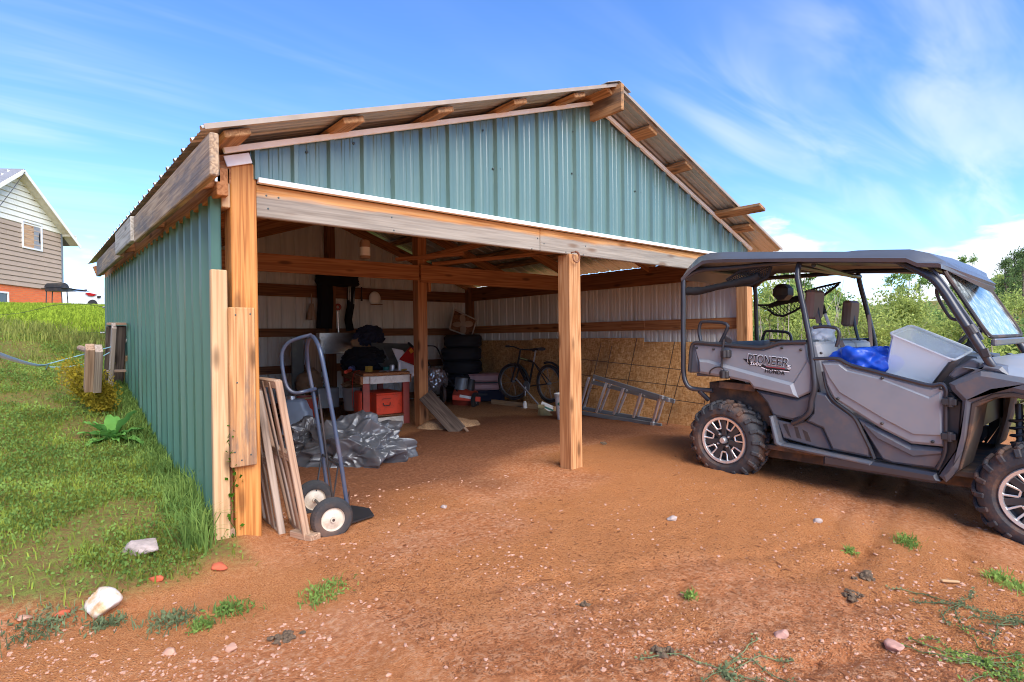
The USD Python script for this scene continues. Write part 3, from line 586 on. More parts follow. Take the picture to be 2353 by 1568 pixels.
# rusty hook hanging on the middle post
hk = thing('iron_hook', 'rusty open iron ring hung at the top of the middle front post', 'hook', (2.86, -0.03, 1.9))
c = at(1324, 591, 1, -0.035); r_ = 0.042; th = np.linspace(math.radians(100), math.radians(-195), 22)
MB().tube(np.stack([c[0]+r_*np.cos(th), np.full_like(th, -0.035), c[2]+r_*1.1*np.sin(th)], 1), np.linspace(0.010, 0.006, 22), 8).build('ring', M['rust'], hk, smooth=40)
MB().tube([(c[0]-0.008, 0.03, c[2]+0.046), (c[0]-0.008, -0.045, c[2]+0.046)], 0.006, 8).build('nail', M['rust'], hk)

mb = MB()
for px, py, yy in ((541, 724, -0.044), (575, 722, -0.044), (540, 1040, -0.044), (577, 1045, -0.044), (556, 1058, -0.044), (545, 880, -0.044)):
    mb.lathe([(0.0001, -0.002), (0.0045, -0.0015), (0.005, 0.0)], at(px, py, 1, yy+0.002), axis=(0, 1, 0), n=7)
for px, py in ((612, 450), (616, 480), (640, 455), (1235, 548), (1250, 560), (1222, 572), (1300, 580), (1340, 586), (1345, 566), (900, 500), (905, 530)):
    mb.lathe([(0.0001, -0.003), (0.006, -0.002), (0.007, 0.002)], at(px, py, 1, 0.018), axis=(0, 1, 0), n=7)
mb.build('nail_heads', M['screw'], barn, kind='stuff')
# ------------------------------------------------------------------ side-by-side utility vehicle
M['utvgrey'] = plain('satin_grey_bodywork', (0.235, 0.25, 0.272), rough=0.36, spec=0.5, vary=0.08, dirt=(0.30, 0.20, 0.14), dirt_amt=0.2, dscale=6)
M['utvdark'] = plain('charcoal_plastic', (0.082, 0.090, 0.107), rough=0.42, spec=0.5, vary=0.08, dirt=(0.26, 0.15, 0.09), dirt_amt=0.28, dscale=7)
M['utvroof'] = plain('charcoal_roof_plastic', (0.075, 0.082, 0.098), rough=0.32, spec=0.5, vary=0.05)
M['utvtube'] = plain('dark_powder_coat_tube', (0.030, 0.030, 0.036), rough=0.33, spec=0.6, vary=0.05)
M['alloy'] = plain('machined_alloy', (0.72, 0.72, 0.72), rough=0.28, metal=0.75, vary=0.04, dirt=(0.25, 0.16, 0.1), dirt_amt=0.3)
M['seatbrown'] = plain('tan_brown_vinyl', (0.19, 0.115, 0.085), rough=0.55)
M['seatgrey'] = plain('pale_grey_vinyl', (0.42, 0.41, 0.40), rough=0.5)
M['decalwhite'] = plain('white_decal', (0.78, 0.78, 0.78), rough=0.4, vary=0.02)
M['decalblack'] = plain('black_decal', (0.012, 0.012, 0.014), rough=0.4, vary=0.02)
M['decalred'] = plain('red_decal', (0.30, 0.03, 0.035), rough=0.4, vary=0.02)
M['redspring'] = plain('red_spring', (0.45, 0.02, 0.02), rough=0.4)
M['underside'] = plain('muddy_chassis', (0.07, 0.05, 0.038), rough=0.8, dirt=(0.24, 0.12, 0.055), dirt_amt=0.8, dscale=7)
M['bluebag'] = plain('blue_plastic_sheet', (0.012, 0.085, 0.55), rough=0.35, vary=0.15, bump=0.3, bscale=20)
M['glass'] = mat('dusty_windshield', {'t': ('transparent_bsdf', {'color': (0.86, 0.93, 0.90)}), 'gl': ('glossy_bsdf', {'roughness': 0.12, 'color': (0.55, 0.60, 0.58)}), 'fr': ('fresnel', {'IOR': 1.5}),
     'mx': ('mix_closure', {}), 'd': ('diffuse_bsdf', {'color': (0.55, 0.6, 0.57)}), 'g': ('geometry', {}), 'n': ('noise_texture', {'scale': 14.0, 'detail': 8.0, 'roughness': 0.75}),
     'r': ('map_range', {'from_min': 0.46, 'from_max': 0.72, 'to_min': 0.10, 'to_max': 0.75, 'clamp': True}), 'm2': ('mix_closure', {})},
    [('fr.fac', 'mx.fac'), ('t.BSDF', 'mx.closure1'), ('gl.BSDF', 'mx.closure2'), ('g.position', 'n.vector'), ('n.fac', 'r.value'), ('r.result', 'm2.fac'), ('mx.closure', 'm2.closure1'), ('d.BSDF', 'm2.closure2')], surface='m2.closure')
M['tote'] = mat('cloudy_translucent_plastic', {'d': ('diffuse_bsdf', {'color': (0.86, 0.88, 0.90)}), 'tl': ('translucent_bsdf', {'color': (0.86, 0.89, 0.92)}), 'm1': ('mix_closure', {'fac': 0.5}), 'tr': ('transparent_bsdf', {'color': (0.9, 0.93, 0.96)}),
     'm2': ('mix_closure', {'fac': 0.22}), 'gl': ('glossy_bsdf', {'roughness': 0.3, 'color': (0.9, 0.9, 0.9)}), 'fr': ('fresnel', {'IOR': 1.35}), 'm3': ('mix_closure', {})},
    [('d.BSDF', 'm1.closure1'), ('tl.BSDF', 'm1.closure2'), ('m1.closure', 'm2.closure1'), ('tr.BSDF', 'm2.closure2'), ('m2.closure', 'm3.closure1'), ('gl.BSDF', 'm3.closure2'), ('fr.fac', 'm3.fac')], surface='m3.closure')
UX0, UX1 = 3.80, 5.26; UC = (UX0+UX1)/2          # near and far body sides
utv = thing('utility_vehicle', 'grey side-by-side utility vehicle with roof, windshield and cargo bed', 'utility vehicle', (UC, -1.9, -0.07))
def S(px, py, x=UX0): return at(px, py, 0, x)
def poly(pts, x=UX0): return np.array([S(a, b, x) for a, b in pts])
def Zp(conv, pts): return [conv(a, b) for a, b in pts]
z3 = zz(1950, 1000, 3.485); z4 = zz(2400, 1050, 2.613); z1 = zz(1950, 680, 3.92); z2 = zz(2400, 680, 3.92); z5 = zz(2620, 960, 5.408); z6 = zz(2000, 880, 5.6); z7 = zz(2580, 700, 4.481)
def both(fn, name, material, far=True, smooth=None, label=None, parent=None, **kw):
    mb = fn(); mb.build(name, material, parent or utv, smooth=smooth, label=label, **kw)
    if far: mb.mirror_x(UC).build(name, material, parent or utv, smooth=smooth, **kw)
def panel(pts, x=UX0, t=0.03, ch=0.012): return lambda: MB().prism(poly(pts, x), 0, x+t, x, inset=ch)
# cargo bed side: flat upper panel, proud sloping lower band
both(panel(Zp(z3, [(285, 30), (590, 55), (1000, 90), (1170, 35), (1420, 30), (1445, 200), (1290, 440), (870, 330), (400, 200), (330, 190)]), UX0, 0.03, 0.01), 'bed_side', M['utvgrey'], label='bed side with lettering')
both(panel(Zp(z3, [(325, 185), (420, 192), (900, 325), (1292, 430), (1345, 582), (1180, 545), (890, 482), (845, 425), (640, 378), (335, 328)]), UX0-0.026, 0.03, 0.022), 'bed_side_lower', M['utvgrey'])
both(panel(Zp(z3, [(255, 30), (300, 25), (350, 325), (240, 322), (232, 290)]), UX0+0.004, 0.05, 0.01), 'bed_corner', M['utvdark'])
both(panel(Zp(z3, [(1290, 440), (1450, 180), (1500, 260), (1480, 520), (1345, 580)]), UX0-0.004, 0.03, 0.012), 'bed_side_cheek', M['utvgrey'])
def tubepx(pts, r, x=UX0, rr=0.05, n=8): 
    P3 = [S(p[0], p[1], (p[2] if len(p) > 2 else x)) for p in pts]
    return MB().tube(rounded(P3, rr), r, n)
both(lambda: tubepx(Zp(z3, [(245, 310), (262, 60), (290, 12), (600, 38), (1000, 72), (1165, 15), (1440, 10)]), 0.017, UX0-0.006, 0.05), 'bed_rail', M['utvtube'], smooth=40)
# bed box
MB().span((UX0+0.03, -1.52, 0.86), (UX1-0.03, -0.62, 0.885)).build('bed_floor', M['utvdark'], utv)
MB().span((UX0+0.03, -0.655, 0.90), (UX1-0.03, -0.61, 1.17)).build('tailgate', M['utvdark'], utv)
MB().span((UX0+0.03, -1.56, 0.86), (UX1-0.03, -1.52, 1.19)).build('bed_front_wall', M['utvdark'], utv)
# plastics below the bed and behind the door
both(panel(Zp(z3, [(915, 500), (1180, 550), (1340, 585), (1485, 530), (1500, 720), (1440, 775), (1300, 812), (1090, 765), (1030, 640), (945, 540)]), UX0+0.012, 0.05, 0.02), 'rear_quarter', M['utvdark'])
both(panel(Zp(z3, [(1500, 515), (1640, 540), (1700, 620), (1935, 780), (2091, 1090), (2080, 1190), (1990, 1170), (1700, 1110), (1600, 890), (1430, 815), (1500, 730)]), UX0-0.002, 0.04, 0.016), 'rear_door', M['utvdark'])
both(panel(Zp(z3, [(1430, 815), (1590, 885), (1700, 1115), (1560, 1090), (1200, 990), (1130, 800), (1300, 845)]), UX0+0.03, 0.03, 0.01), 'vent_panel', M['utvdark'])
for k, (a, b, c, d) in enumerate((((1195, 850), (1235, 840), (1285, 990), (1250, 960)), ((1310, 872), (1350, 880), (1390, 1000), (1340, 985)), ((1395, 900), (1450, 930), (1488, 1030), (1432, 1015)))):
    both(panel(Zp(z3, [a, b, c, d]), UX0+0.0285, 0.004, 0.001), 'vent', M['blackplastic'])
both(lambda: MB().prism(poly(Zp(z3, [(1045, 768), (1085, 765), (1150, 1030), (1180, 1050), (2100, 1235), (2100, 1290), (1130, 1075), (1100, 1050)]), UX0-0.05), 0, UX0+0.10, UX0-0.05, inset=0.015), 'step_rail', M['utvdark'])
both(lambda: MB().prism(poly([(1890, 1070), (2148, 1112), (2160, 1108), (2150, 1088), (1890, 1043)], UX0-0.04), 0, UX0+0.12, UX0-0.045, inset=0.02), 'rocker_bar', M['utvtube'])
# front door
both(panel(Zp(z4, [(8, 25), (150, 15), (215, 60), (470, 122), (850, 225), (945, 200), (975, 262), (962, 300), (962, 600), (962, 680), (702, 655), (480, 545), (105, 310), (48, 200)]), UX0-0.012, 0.05, 0.018), 'door', M['utvgrey'], label='front door')
dpath = '/World/utility_vehicle/door'
both(panel(Zp(z4, [(20, 40), (150, 42), (215, 92), (470, 152), (840, 298), (930, 250), (940, 590), (940, 600), (720, 590), (490, 470), (150, 265), (70, 150)]), UX0-0.022, 0.012, 0.010), 'door_skin', M['utvgrey'])
both(panel(Zp(z4, [(290, 460), (480, 556), (702, 668), (958, 692), (955, 770), (895, 848), (560, 805), (480, 775)]), UX0+0.006, 0.04, 0.014), 'door_lower', M['utvdark'])
both(panel(Zp(z4, [(345, 510), (480, 575), (700, 690), (950, 702), (948, 740), (720, 760), (440, 620)]), UX0-0.008, 0.016, 0.012), 'door_crease', M['utvdark'])
both(lambda: tubepx(Zp(z4, [(-60, 5), (150, 0), (225, 50), (470, 112), (865, 215), (945, 190), (978, 240), (970, 300), (970, 640), (965, 730), (905, 850)]), 0.0135, UX0-0.012, 0.05), 'door_frame', M['utvtube'], smooth=40)
both(lambda: tubepx(Zp(z3, [(1610, 310), (1640, 480), (1700, 600), (1930, 770), (2091, 1100), (2130, 1200)]), 0.013, UX0+0.004, 0.05), 'door_seam', M['blackplastic'], smooth=40)
HINGES = [(z4(1005, 335), 0), (z4(1000, 600), 0), (z3(610, 130), 1), (z3(600, 340), 1)]
def hinge1(pxy, kind):
    mb = MB(); p = S(*pxy, UX0-0.03)
    if kind == 0: mb.lathe([(0.0001, -0.032), (0.02, -0.032), (0.022, -0.01), (0.022, 0.012), (0.02, 0.032), (0.0001, 0.032)], p, n=14); mb.span(p-np.array([0.02, 0.035, 0.022]), p+np.array([0.03, 0.045, 0.022]))
    else: mb.span(p-np.array([0.02, 0.042, 0.036]), p+np.array([0.04, 0.042, 0.036]), ch=0.012); mb.lathe([(0.0001, -0.03), (0.02, -0.03), (0.02, 0.03), (0.0001, 0.03)], p-np.array([0.02, 0, 0]), n=12)
    return mb
for hz_ in HINGES: both(lambda: hinge1(*hz_), 'hinge', M['blackplastic'])
def bolts():
    mb = MB()
    for X, Y in ((482, 152), (930, 232), (142, 310), (480, 500), (868, 640)):
        px, py = z4(X, Y); mb.lathe([(0.0001, 0.010), (0.006, 0.010), (0.010, 0.006), (0.0105, -0.004)], S(px, py, UX0-0.020), axis=(-1, 0, 0), n=12)
    for X, Y in ((1187, 70), (1380, 88), (1588, 122), (318, 68), (490, 82), (660, 105), (428, 320), (648, 365), (910, 452), (1250, 518), (1757, 588)):
        px, py = z3(X, Y); mb.lathe([(0.0001, 0.010), (0.006, 0.010), (0.010, 0.006), (0.0105, -0.004)], S(px, py, UX0-0.006), axis=(-1, 0, 0), n=12)
    return mb
both(bolts, 'bolts', M['blackmetal'], kind='stuff')
# front fender and wheel arch
both(lambda: MB().prism(poly([z4(a, b) for a, b in ((990, 190), (1060, 160), (1230, 100), (1320, 112), (1640, 165), (1640, 300), (1480, 262), (1330, 272), (1165, 345), (1130, 600), (1065, 850), (965, 955), (912, 905), (1060, 690), (1090, 330), (1010, 250))], UX0-0.05), 0, UX0+0.12, UX0-0.055, inset=0.03), 'front_fender', M['utvdark'])
both(lambda: MB().prism(poly([z4(a, b) for a, b in ((1165, 345), (1330, 272), (1480, 262), (1600, 280), (1600, 320), (1480, 300), (1345, 308), (1205, 375), (1165, 600), (1090, 850), (1040, 880), (1065, 850), (1130, 600))], UX0-0.03), 0, UX0+0.30, UX0-0.035, inset=0.006), 'arch_liner', M['underside'])
both(lambda: MB().prism(poly([z4(a, b) for a, b in ((975, 250), (1010, 260), (1090, 340), (1060, 690), (905, 900), (960, 760), (972, 640))], UX0+0.015), 0, UX0+0.08, UX0+0.015, inset=0.005), 'door_jamb', M['blackplastic'])
# hood and cowl
HZ = [(-2.60, 1.02, 1.02), (-2.78, 1.055, 0.99), (-2.95, 1.045, 0.95), (-3.12, 1.0, 0.90), (-3.28, 0.90, 0.80), (-3.40, 0.74, 0.62), (-3.44, 0.52, 0.5)]
mb = MB(); vs = []; xs_ = np.linspace(UX0-0.01, UX1+0.01, 13)
for y, zc, ze in HZ:
    for i, x in enumerate(xs_):
        t = abs(x-UC)/(UX1-UX0)*2; bulge = 0.035*smoothstep(0.62, 0.52, t); vs.append((x, y, ze+(zc-ze)*(1-t**3)+bulge-0.012))
n = len(xs_); f = [(a*n+b, a*n+b+1, (a+1)*n+b+1, (a+1)*n+b) for a in range(len(HZ)-1) for b in range(n-1)]
mb.add(vs, f); mb.build('hood', M['utvgrey'], utv, smooth=30)
MB().span((UX0+0.02, -3.36, 0.48), (UX1-0.02, -3.28, 0.86)).build('front_grille', M['blackplastic'], utv)
for sx in (-1, 1): MB().span((UC+sx*0.52-0.14, -3.42, 0.72), (UC+sx*0.52+0.14, -3.36, 0.80)).build('headlight', M['glass'], utv)
MB().tube(rounded([(UX0+0.25, -3.40, 0.35), (UX0+0.2, -3.50, 0.45), (UX0+0.2, -3.50, 0.80), (UX1-0.2, -3.50, 0.80), (UX1-0.2, -3.50, 0.45), (UX1-0.25, -3.40, 0.35)], 0.08), 0.02, 10).build('front_bumper', M['utvtube'], utv, smooth=40)
both(lambda: MB().prism(poly([z5(a, b) for a, b in ((850, 890), (1330, 640), (1390, 560), (1700, 620), (1830, 770), (1460, 700), (1340, 705), (895, 985))], UX0-0.01), 0, UX0+0.2, UX0-0.012, inset=0.02), 'cowl_side', M['utvdark'])
both(lambda: MB().prism(poly([z5(a, b) for a, b in ((850, 760), (960, 640), (1060, 590), (1200, 500), (1260, 520), (1340, 560), (1330, 640), (945, 820))], UX0+0.02), 0, UX0+0.16, UX0+0.02, inset=0.012), 'dash_end', M['utvdark'])
MB().prism([(0, -2.60, 0.98), (0, -2.58, 1.06), (0, -2.42, 1.08), (0, -2.22, 0.98), (0, -2.24, 0.62), (0, -2.60, 0.55)], 0, UX0+0.52, UX1-0.10, inset=0.02).build('dashboard', M['utvdark'], utv)
# cab tubes
def tube_xy(pts, r, n=10): return lambda: MB().tube(rounded(pts, 0.09), r, n)
def w(px, py, x): return S(px, py, x)
XT = UX0+0.03
both(lambda: MB().tube(rounded([w(*z1(205, 540), XT), w(*z1(205, 720), XT-0.01), w(*z1(203, 1180), XT-0.02), w(*z3(182, 60), XT-0.03), w(*z3(182, 360), XT-0.03), w(*z3(225, 470), XT-0.03), w(*z3(300, 492), XT+0.0), w(*z3(480, 505), XT+0.03)], 0.09), 0.022, 12), 'rear_hoop', M['utvtube'], smooth=40, label='rear cage post bent under the bed')
both(lambda: MB().tube([w(*z3(345, 510), XT-0.01), w(*z3(440, 600), XT+0.06)], 0.022, 10), 'bumper_stay', M['utvtube'], smooth=40)
both(lambda: MB().tube(rounded([w(*z1(1545, 330), XT+0.06), w(*z1(1505, 480), XT+0.0), w(*z1(1560, 760), XT-0.015), w(*z1(1660, 1250), XT-0.03), w(*z3(1530, 480), XT-0.045), w(*z3(1487, 600), XT-0.045), w(*z3(1480, 720), XT-0.045), w(*z3(1400, 790), XT-0.04), w(*z3(1300, 840), XT-0.02)], 0.08), 0.022, 12), 'middle_post', M['utvtube'], smooth=40, label='middle cage post')
both(lambda: MB().tube(rounded([w(*z2(900, 330), XT+0.07), w(*z2(1200, 470), XT+0.03), w(*z2(1350, 560), XT), w(*z2(1700, 1100), XT-0.02), w(*z2(1960, 1500), XT-0.02), w(*z2(2030, 1600), XT)], 0.12), 0.026, 12), 'front_post', M['utvtube'], smooth=40, label='sloping windshield post')
both(lambda: MB().tube(rounded([w(*z2(1240, 370), XT+0.03), w(*z2(1380, 520), XT+0.02), w(*z2(1800, 1120), XT+0.03), w(*z2(1870, 1240), XT+0.03)], 0.1), 0.014, 8), 'windshield_rail', M['utvtube'], smooth=40)
both(lambda: MB().lathe([(0.0001, -0.03), (0.032, -0.03), (0.034, 0.03), (0.0001, 0.03)], w(*z2(1745, 1125), XT-0.02), axis=w(*z2(1960, 1500), XT)-w(*z2(1700, 1100), XT), n=14), 'clamp', M['blackplastic'])
both(lambda: MB().board(w(*z2(1890, 1340), XT-0.045), w(*z2(1930, 1440), XT-0.045), 0.045, 0.02, up=(1, 0, 0), c=0.01), 'post_bracket', M['blackplastic'])
both(lambda: MB().tube(rounded([w(*z2(1360, 620), XT+0.02), w(*z2(1345, 700), XT+0.03), w(*z2(1385, 800), XT+0.04), w(*z2(1500, 990), XT+0.04), w(*z2(1570, 1010), XT+0.03), w(*z2(1620, 1005), XT+0.01)], 0.05), 0.011, 8), 'grab_handle', M['blackplastic'], smooth=40)
both(lambda: MB().tube(rounded([w(*z1(1540, 330), XT+0.05), w(*z1(900, 400), XT+0.05), w(*z1(360, 440), XT+0.04), w(*z1(205, 545), XT)], 0.1), 0.022, 10), 'roof_rail', M['utvtube'], smooth=40)
both(lambda: MB().tube([w(*z1(1540, 335), XT+0.06), w(*z2(400, 320), XT+0.07), w(*z2(960, 335), XT+0.07)], 0.022, 10), 'roof_rail', M['utvtube'], smooth=40)
for px, py in (z1(1555, 420), z1(330, 440), z2(960, 345)):
    p = w(px, py, XT+0.06); MB().tube([(UX0+0.05, p[1], p[2]+0.01), (UX1-0.05, p[1], p[2]+0.01)], 0.02, 10).build('roof_crossbar', M['utvtube'], utv, smooth=40)
a, b = w(*z1(1700, 380), XT+0.12), w(*z1(2150, 540), UX1-0.2); MB().tube([a, np.array([UX1-0.15, b[1]-0.0, a[2]-0.02])], 0.02, 8).build('roof_crossbar', M['utvtube'], utv, smooth=40)
# roof: cross-sections along the vehicle, edge lip
rp = [(z1(175, 520), -0.045), (z1(250, 400), 0), (z1(360, 285), 0), (z1(500, 235), 0), (z1(700, 225), 0), (z1(1500, 222), 0), (z1(2050, 222), 0), (z1(2200, 205), 0.0), (z2(1030, 192), 0), (z2(1230, 230), 0), (z2(1420, 330), 0)]
rlow = [z1(180, 535), z1(300, 420), z1(430, 330), z1(545, 318), z1(700, 312), z1(1500, 302), z1(2050, 300), z1(2200, 300), z2(1000, 302), z2(1130, 358), z2(1370, 360)]
mb = MB(); vs = []; prof_t = [0.0, 0.012, 0.045, 0.10, 0.22, 0.5]
nst = len(rp)
for k, ((pt, _), pl) in enumerate(zip(rp, rlow)):
    T, L_ = S(*pt, UX0+0.035), S(*pl, UX0+0.0)
    hi = T[2]; crown = 0.012 if k not in (0,) else 0.0
    row = []
    for t in prof_t:
        x = UX0 - 0.01 + t*(UX1-UX0+0.02); 
        z = L_[2] + (hi-L_[2])*smoothstep(0.0, 0.05, t) + crown*smoothstep(0.1, 0.5, t) - (0.010*(smoothstep(0.12, 0.16, t)-smoothstep(0.24, 0.28, t)) if 3 < k < 8 else 0); yy = L_[1] + (T[1]-L_[1])*smoothstep(0, .05, t)
        row.append((x, yy, z))
    row += [(2*UC-x, y, z) for x, y, z in row[-2::-1]]; vs += row
# visor: front lip bowing forward in the middle
T, L_ = S(*z2(1420, 360), UX0+0.035), S(*z2(1400, 372), UX0)
for fy, fz, bow in ((-0.10, -0.065, 0.08), (-0.14, -0.11, 0.10), (-0.12, -0.145, 0.09)):
    row = []
    for t in prof_t:
        x = UX0 - 0.01 + t*(UX1-UX0+0.02); q = smoothstep(0.02, 0.5, t)
        row.append((x, L_[1]+fy*q-bow*0.3*q, L_[2]+fz*q+0.0))
    row += [(2*UC-x, y, z) for x, y, z in row[-2::-1]]; vs += row
nst += 3; n = 2*len(prof_t)-1
f = [(a*n+b, (a+1)*n+b, (a+1)*n+b+1, a*n+b+1) for a in range(nst-1) for b in range(n-1)]
mb.add(vs, f)
vv = np.array(vs); off = vv.copy(); off[:, 2] -= 0.028; cx_ = np.array([UC, -1.6, 0]); off[:, 0] = UC+(off[:, 0]-UC)*0.985
mb.add(off, [q[::-1] for q in f])
rim = [a*n for a in range(nst)] + [(nst-1)*n+b for b in range(1, n)] + [a*n+n-1 for a in range(nst-2, -1, -1)] + [b for b in range(n-2, 0, -1)]
rr = np.vstack([vv[rim], off[rim]]); K = len(rim); mb.add(rr, [(i, (i+1) % K, K+(i+1) % K, K+i) for i in range(K)])
mb.build('roof', M['utvroof'], utv, smooth=35)
# windshield pane and frame
wl0, wl1 = S(*z7(800, 380), UX0+0.10), S(*z7(1420, 1290), UX0+0.10); dW = wl1-wl0
top_l, bot_l = wl0, wl0+dW*1.0; bot_l2 = bot_l
wx0, wx1 = UX0+0.10, UX1-0.10
pane = [np.array([wx0, wl0[1], wl0[2]]), np.array([wx1, wl0[1], wl0[2]]), np.array([wx1, wl1[1], wl1[2]]), np.array([wx0, wl1[1], wl1[2]])]
MB().add(pane, [(0, 1, 2, 3)]).build('windshield', M['glass'], utv)
MB().tube(rounded(pane, 0.10, closed=True), 0.014, 8, closed=True).build('windshield_frame', M['blackrubber'], utv, smooth=40)
MB().span((UX0+0.16, wl1[1]-0.03, wl1[2]-0.06), (UX1-0.16, wl1[1]+0.0, wl1[2]-0.012), ch=0.012).build('windshield_cowl', M['utvdark'], utv)
# seats: bench bases, backs, head rests, belts
MB().span((UX0+0.12, -2.16, 0.52), (UX1-0.12, -1.70, 0.66), ch=0.03).build('front_seat_base', M['seatgrey'], utv)
MB().span((UX0+0.10, -2.2, 0.30), (UX1-0.10, -1.60, 0.52)).build('seat_box', M['utvdark'], utv)
MB().span((UX0+0.05, -3.0, 0.27), (UX1-0.05, -0.9, 0.31)).build('floor_pan', M['underside'], utv)
for cx in (UX0+0.34, UC, UX1-0.34):
    MB().board((cx, -1.72, 0.62), (cx, -1.60, 1.17), 0.40, 0.10, up=(0, 1, 0), c=0.035).build('seat_back', M['seatgrey'], utv, smooth=35)
for (X0, Y0, X1, Y1, xo, wd_) in ((1720, 670, 1715, 1000, UX0+0.45, 0.24), (2135, 790, 2130, 1085, UX1-0.34, 0.24)):
    a, b = S(*z1(X0, Y0), xo), S(*z1(X1, Y1), xo); b = np.array([a[0], a[1]+0.02, b[2]]); MB().board(b, a, wd_, 0.075, up=(0, 1, 0), c=0.02).build('head_restraint', M['seatbrown'], utv)
    MB().tube(rounded([b+np.array([0.0, -0.03, 0.12]), b+np.array([0.0, -0.05, -0.02]), b+np.array([0.0, -0.12, -0.3])], 0.08), 0.014, 8).build('head_restraint_post', M['utvtube'], utv, smooth=40)
def strap(px0, py0, px1, py1, x, wdt=0.05):
    a, b = S(px0, py0, x), S(px1, py1, x+0.02); return MB().board(a, b, wdt, 0.006, up=(0.3, 1, 0), c=0.001)
strap(*z2(570, 950), *z2(600, 1370), UX1-0.12).build('seat_belt', M['seatbrown'], utv)
strap(*z1(1680, 800), *z1(1760, 1050), UX0+0.40).build('seat_belt', M['seatbrown'], utv)
strap(*z2(240, 1250), *z2(300, 1380), UX0+0.5).build('seat_belt', M['seatbrown'], utv)
for cx in (UX0+0.36, UX1-0.36):
    MB().board((cx, -1.05, 0.78), (cx, -0.98, 1.12), 0.36, 0.09, up=(0, 1, 0), c=0.03).build('rear_seat_back', M['seatgrey'], utv)
    MB().span((cx-0.2, -1.45, 0.89), (cx+0.2, -1.05, 0.96), ch=0.02).build('rear_seat_base', M['seatgrey'], utv)
# grab bars round the rear seats
def bar(pts, x, r=0.015): return MB().tube(rounded([S(*p, x) for p in pts], 0.07), r, 10)
bar([z6(300, 680), z6(262, 520), z6(285, 380), z6(330, 350), z6(640, 362), z6(740, 400), z6(735, 470), z6(620, 690)], UX0+0.10).build('grab_bar', M['utvtube'], utv, smooth=40)
bar([z6(1285, 740), z6(1340, 530), z6(1380, 500), z6(1700, 520), z6(1770, 560), z6(1790, 700)], UX1-0.12).build('grab_bar', M['utvtube'], utv, smooth=40)
bar([z1(1700, 1100), z1(1780, 1085), z1(1900, 1090), z1(1980, 1110), z1(2000, 1180), z1(1960, 1320)], UX0+0.02, 0.013).build('grab_bar', M['utvtube'], utv, smooth=40)
MB().board(S(*z6(690, 620), UX0-0.0), S(*z6(800, 690), UX0-0.0), 0.05, 0.012, up=(1, 0, 0)).build('latch_plate', M['blackplastic'], utv)
MB().tube([S(*z6(680, 640), UX0-0.02), S(*z6(650, 860), UX0-0.03), S(*z6(640, 1100), UX0-0.04)], 0.010, 8).build('latch_rod', M['blackmetal'], utv, smooth=40)
def cagebar(): return MB().tube(rounded([S(*z6(440, 1215), UX0-0.035), S(*z6(450, 1150), UX0-0.04), S(*z6(540, 1095), UX0-0.045), S(*z6(660, 1100), UX0-0.045), S(*z6(715, 1200), UX0-0.04), S(*z6(725, 1270), UX0-0.035)], 0.03), 0.006, 8)
cagebar().build('handle_guard', M['utvtube'], utv, smooth=40)
# steering wheel
sc = S(*z2(1690, 1250), UX1-0.42); ax_ = np.array([0, 0.75, 0.66]); th = np.linspace(0, 2*math.pi, 28, endpoint=False); d_, s1, s2 = frame(ax_, (0, 0, 1))
sw = MB().tube([sc+0.175*(math.cos(t)*s1+math.sin(t)*s2) for t in th], 0.014, 8, closed=True).build('steering_wheel', M['blackplastic'], utv, smooth=40)
mb = MB()
for t in (0.5, 2.6, 4.7): mb.board(sc-d_*0.02, sc+0.17*(math.cos(t)*s1+math.sin(t)*s2), 0.03, 0.012, up=d_)
mb.board(sc-d_*0.02, sc-d_*0.34, 0.05, 0.05); mb.build('steering_column', M['blackplastic'], utv)
# chassis, rear frame and suspension
MB().span((UX0+0.25, -3.25, 0.16), (UX1-0.25, -0.72, 0.28)).build('skid_plate', M['underside'], utv)
both(lambda: MB().board(S(*z3(560, 440), UX0+0.08), S(*z3(930, 480), UX0+0.08), 0.06, 0.06), 'chassis_rail', M['underside'])
MB().span((UX0+0.15, -1.25, 0.45), (UX1-0.15, -0.68, 0.80)).build('engine', M['underside'], utv)
MB().lathe([(0.0001, 0), (0.09, 0), (0.10, 0.03), (0.10, 0.5), (0.09, 0.53), (0.0001, 0.53)], (UX0+0.3, -0.72, 0.66), axis=(1, 0, 0), n=18).build('muffler', M['zinc'], utv, smooth=40)
def spring(c, r, h, turns, rad, tilt):
    t = np.linspace(0, turns*2*math.pi, int(turns*14)); return MB().tube(np.stack([c[0]+r*np.cos(t)+tilt[0]*t/t[-1], c[1]+r*np.sin(t)+tilt[1]*t/t[-1], c[2]+h*t/t[-1]], 1), rad, 6)
for x_, s_ in ((UX0+0.22, 1), (UX1-0.22, -1)):
    for yy, z0 in ((-1.17, 0.50), (-2.86, 0.40)):
        spring((x_, yy, z0), 0.045, 0.28, 6, 0.009, (0.06*s_, 0.02)).build('spring', M['redspring' if yy > -2 else 'blackmetal'], utv, smooth=40)
        MB().tube([(x_, yy, z0-0.08), (x_+0.07*s_, yy+0.02, z0+0.36)], 0.02, 10).build('damper', M['blackmetal'], utv, smooth=40)
        MB().board((x_-0.08*s_, yy+0.14, z0-0.14), (x_+0.35*s_, yy+0.05, z0-0.10), 0.045, 0.04).build('suspension_arm', M['underside'], utv)
        MB().board((x_-0.08*s_, yy-0.10, z0-0.14), (x_+0.35*s_, yy-0.05, z0-0.10), 0.045, 0.04).build('suspension_arm', M['underside'], utv)
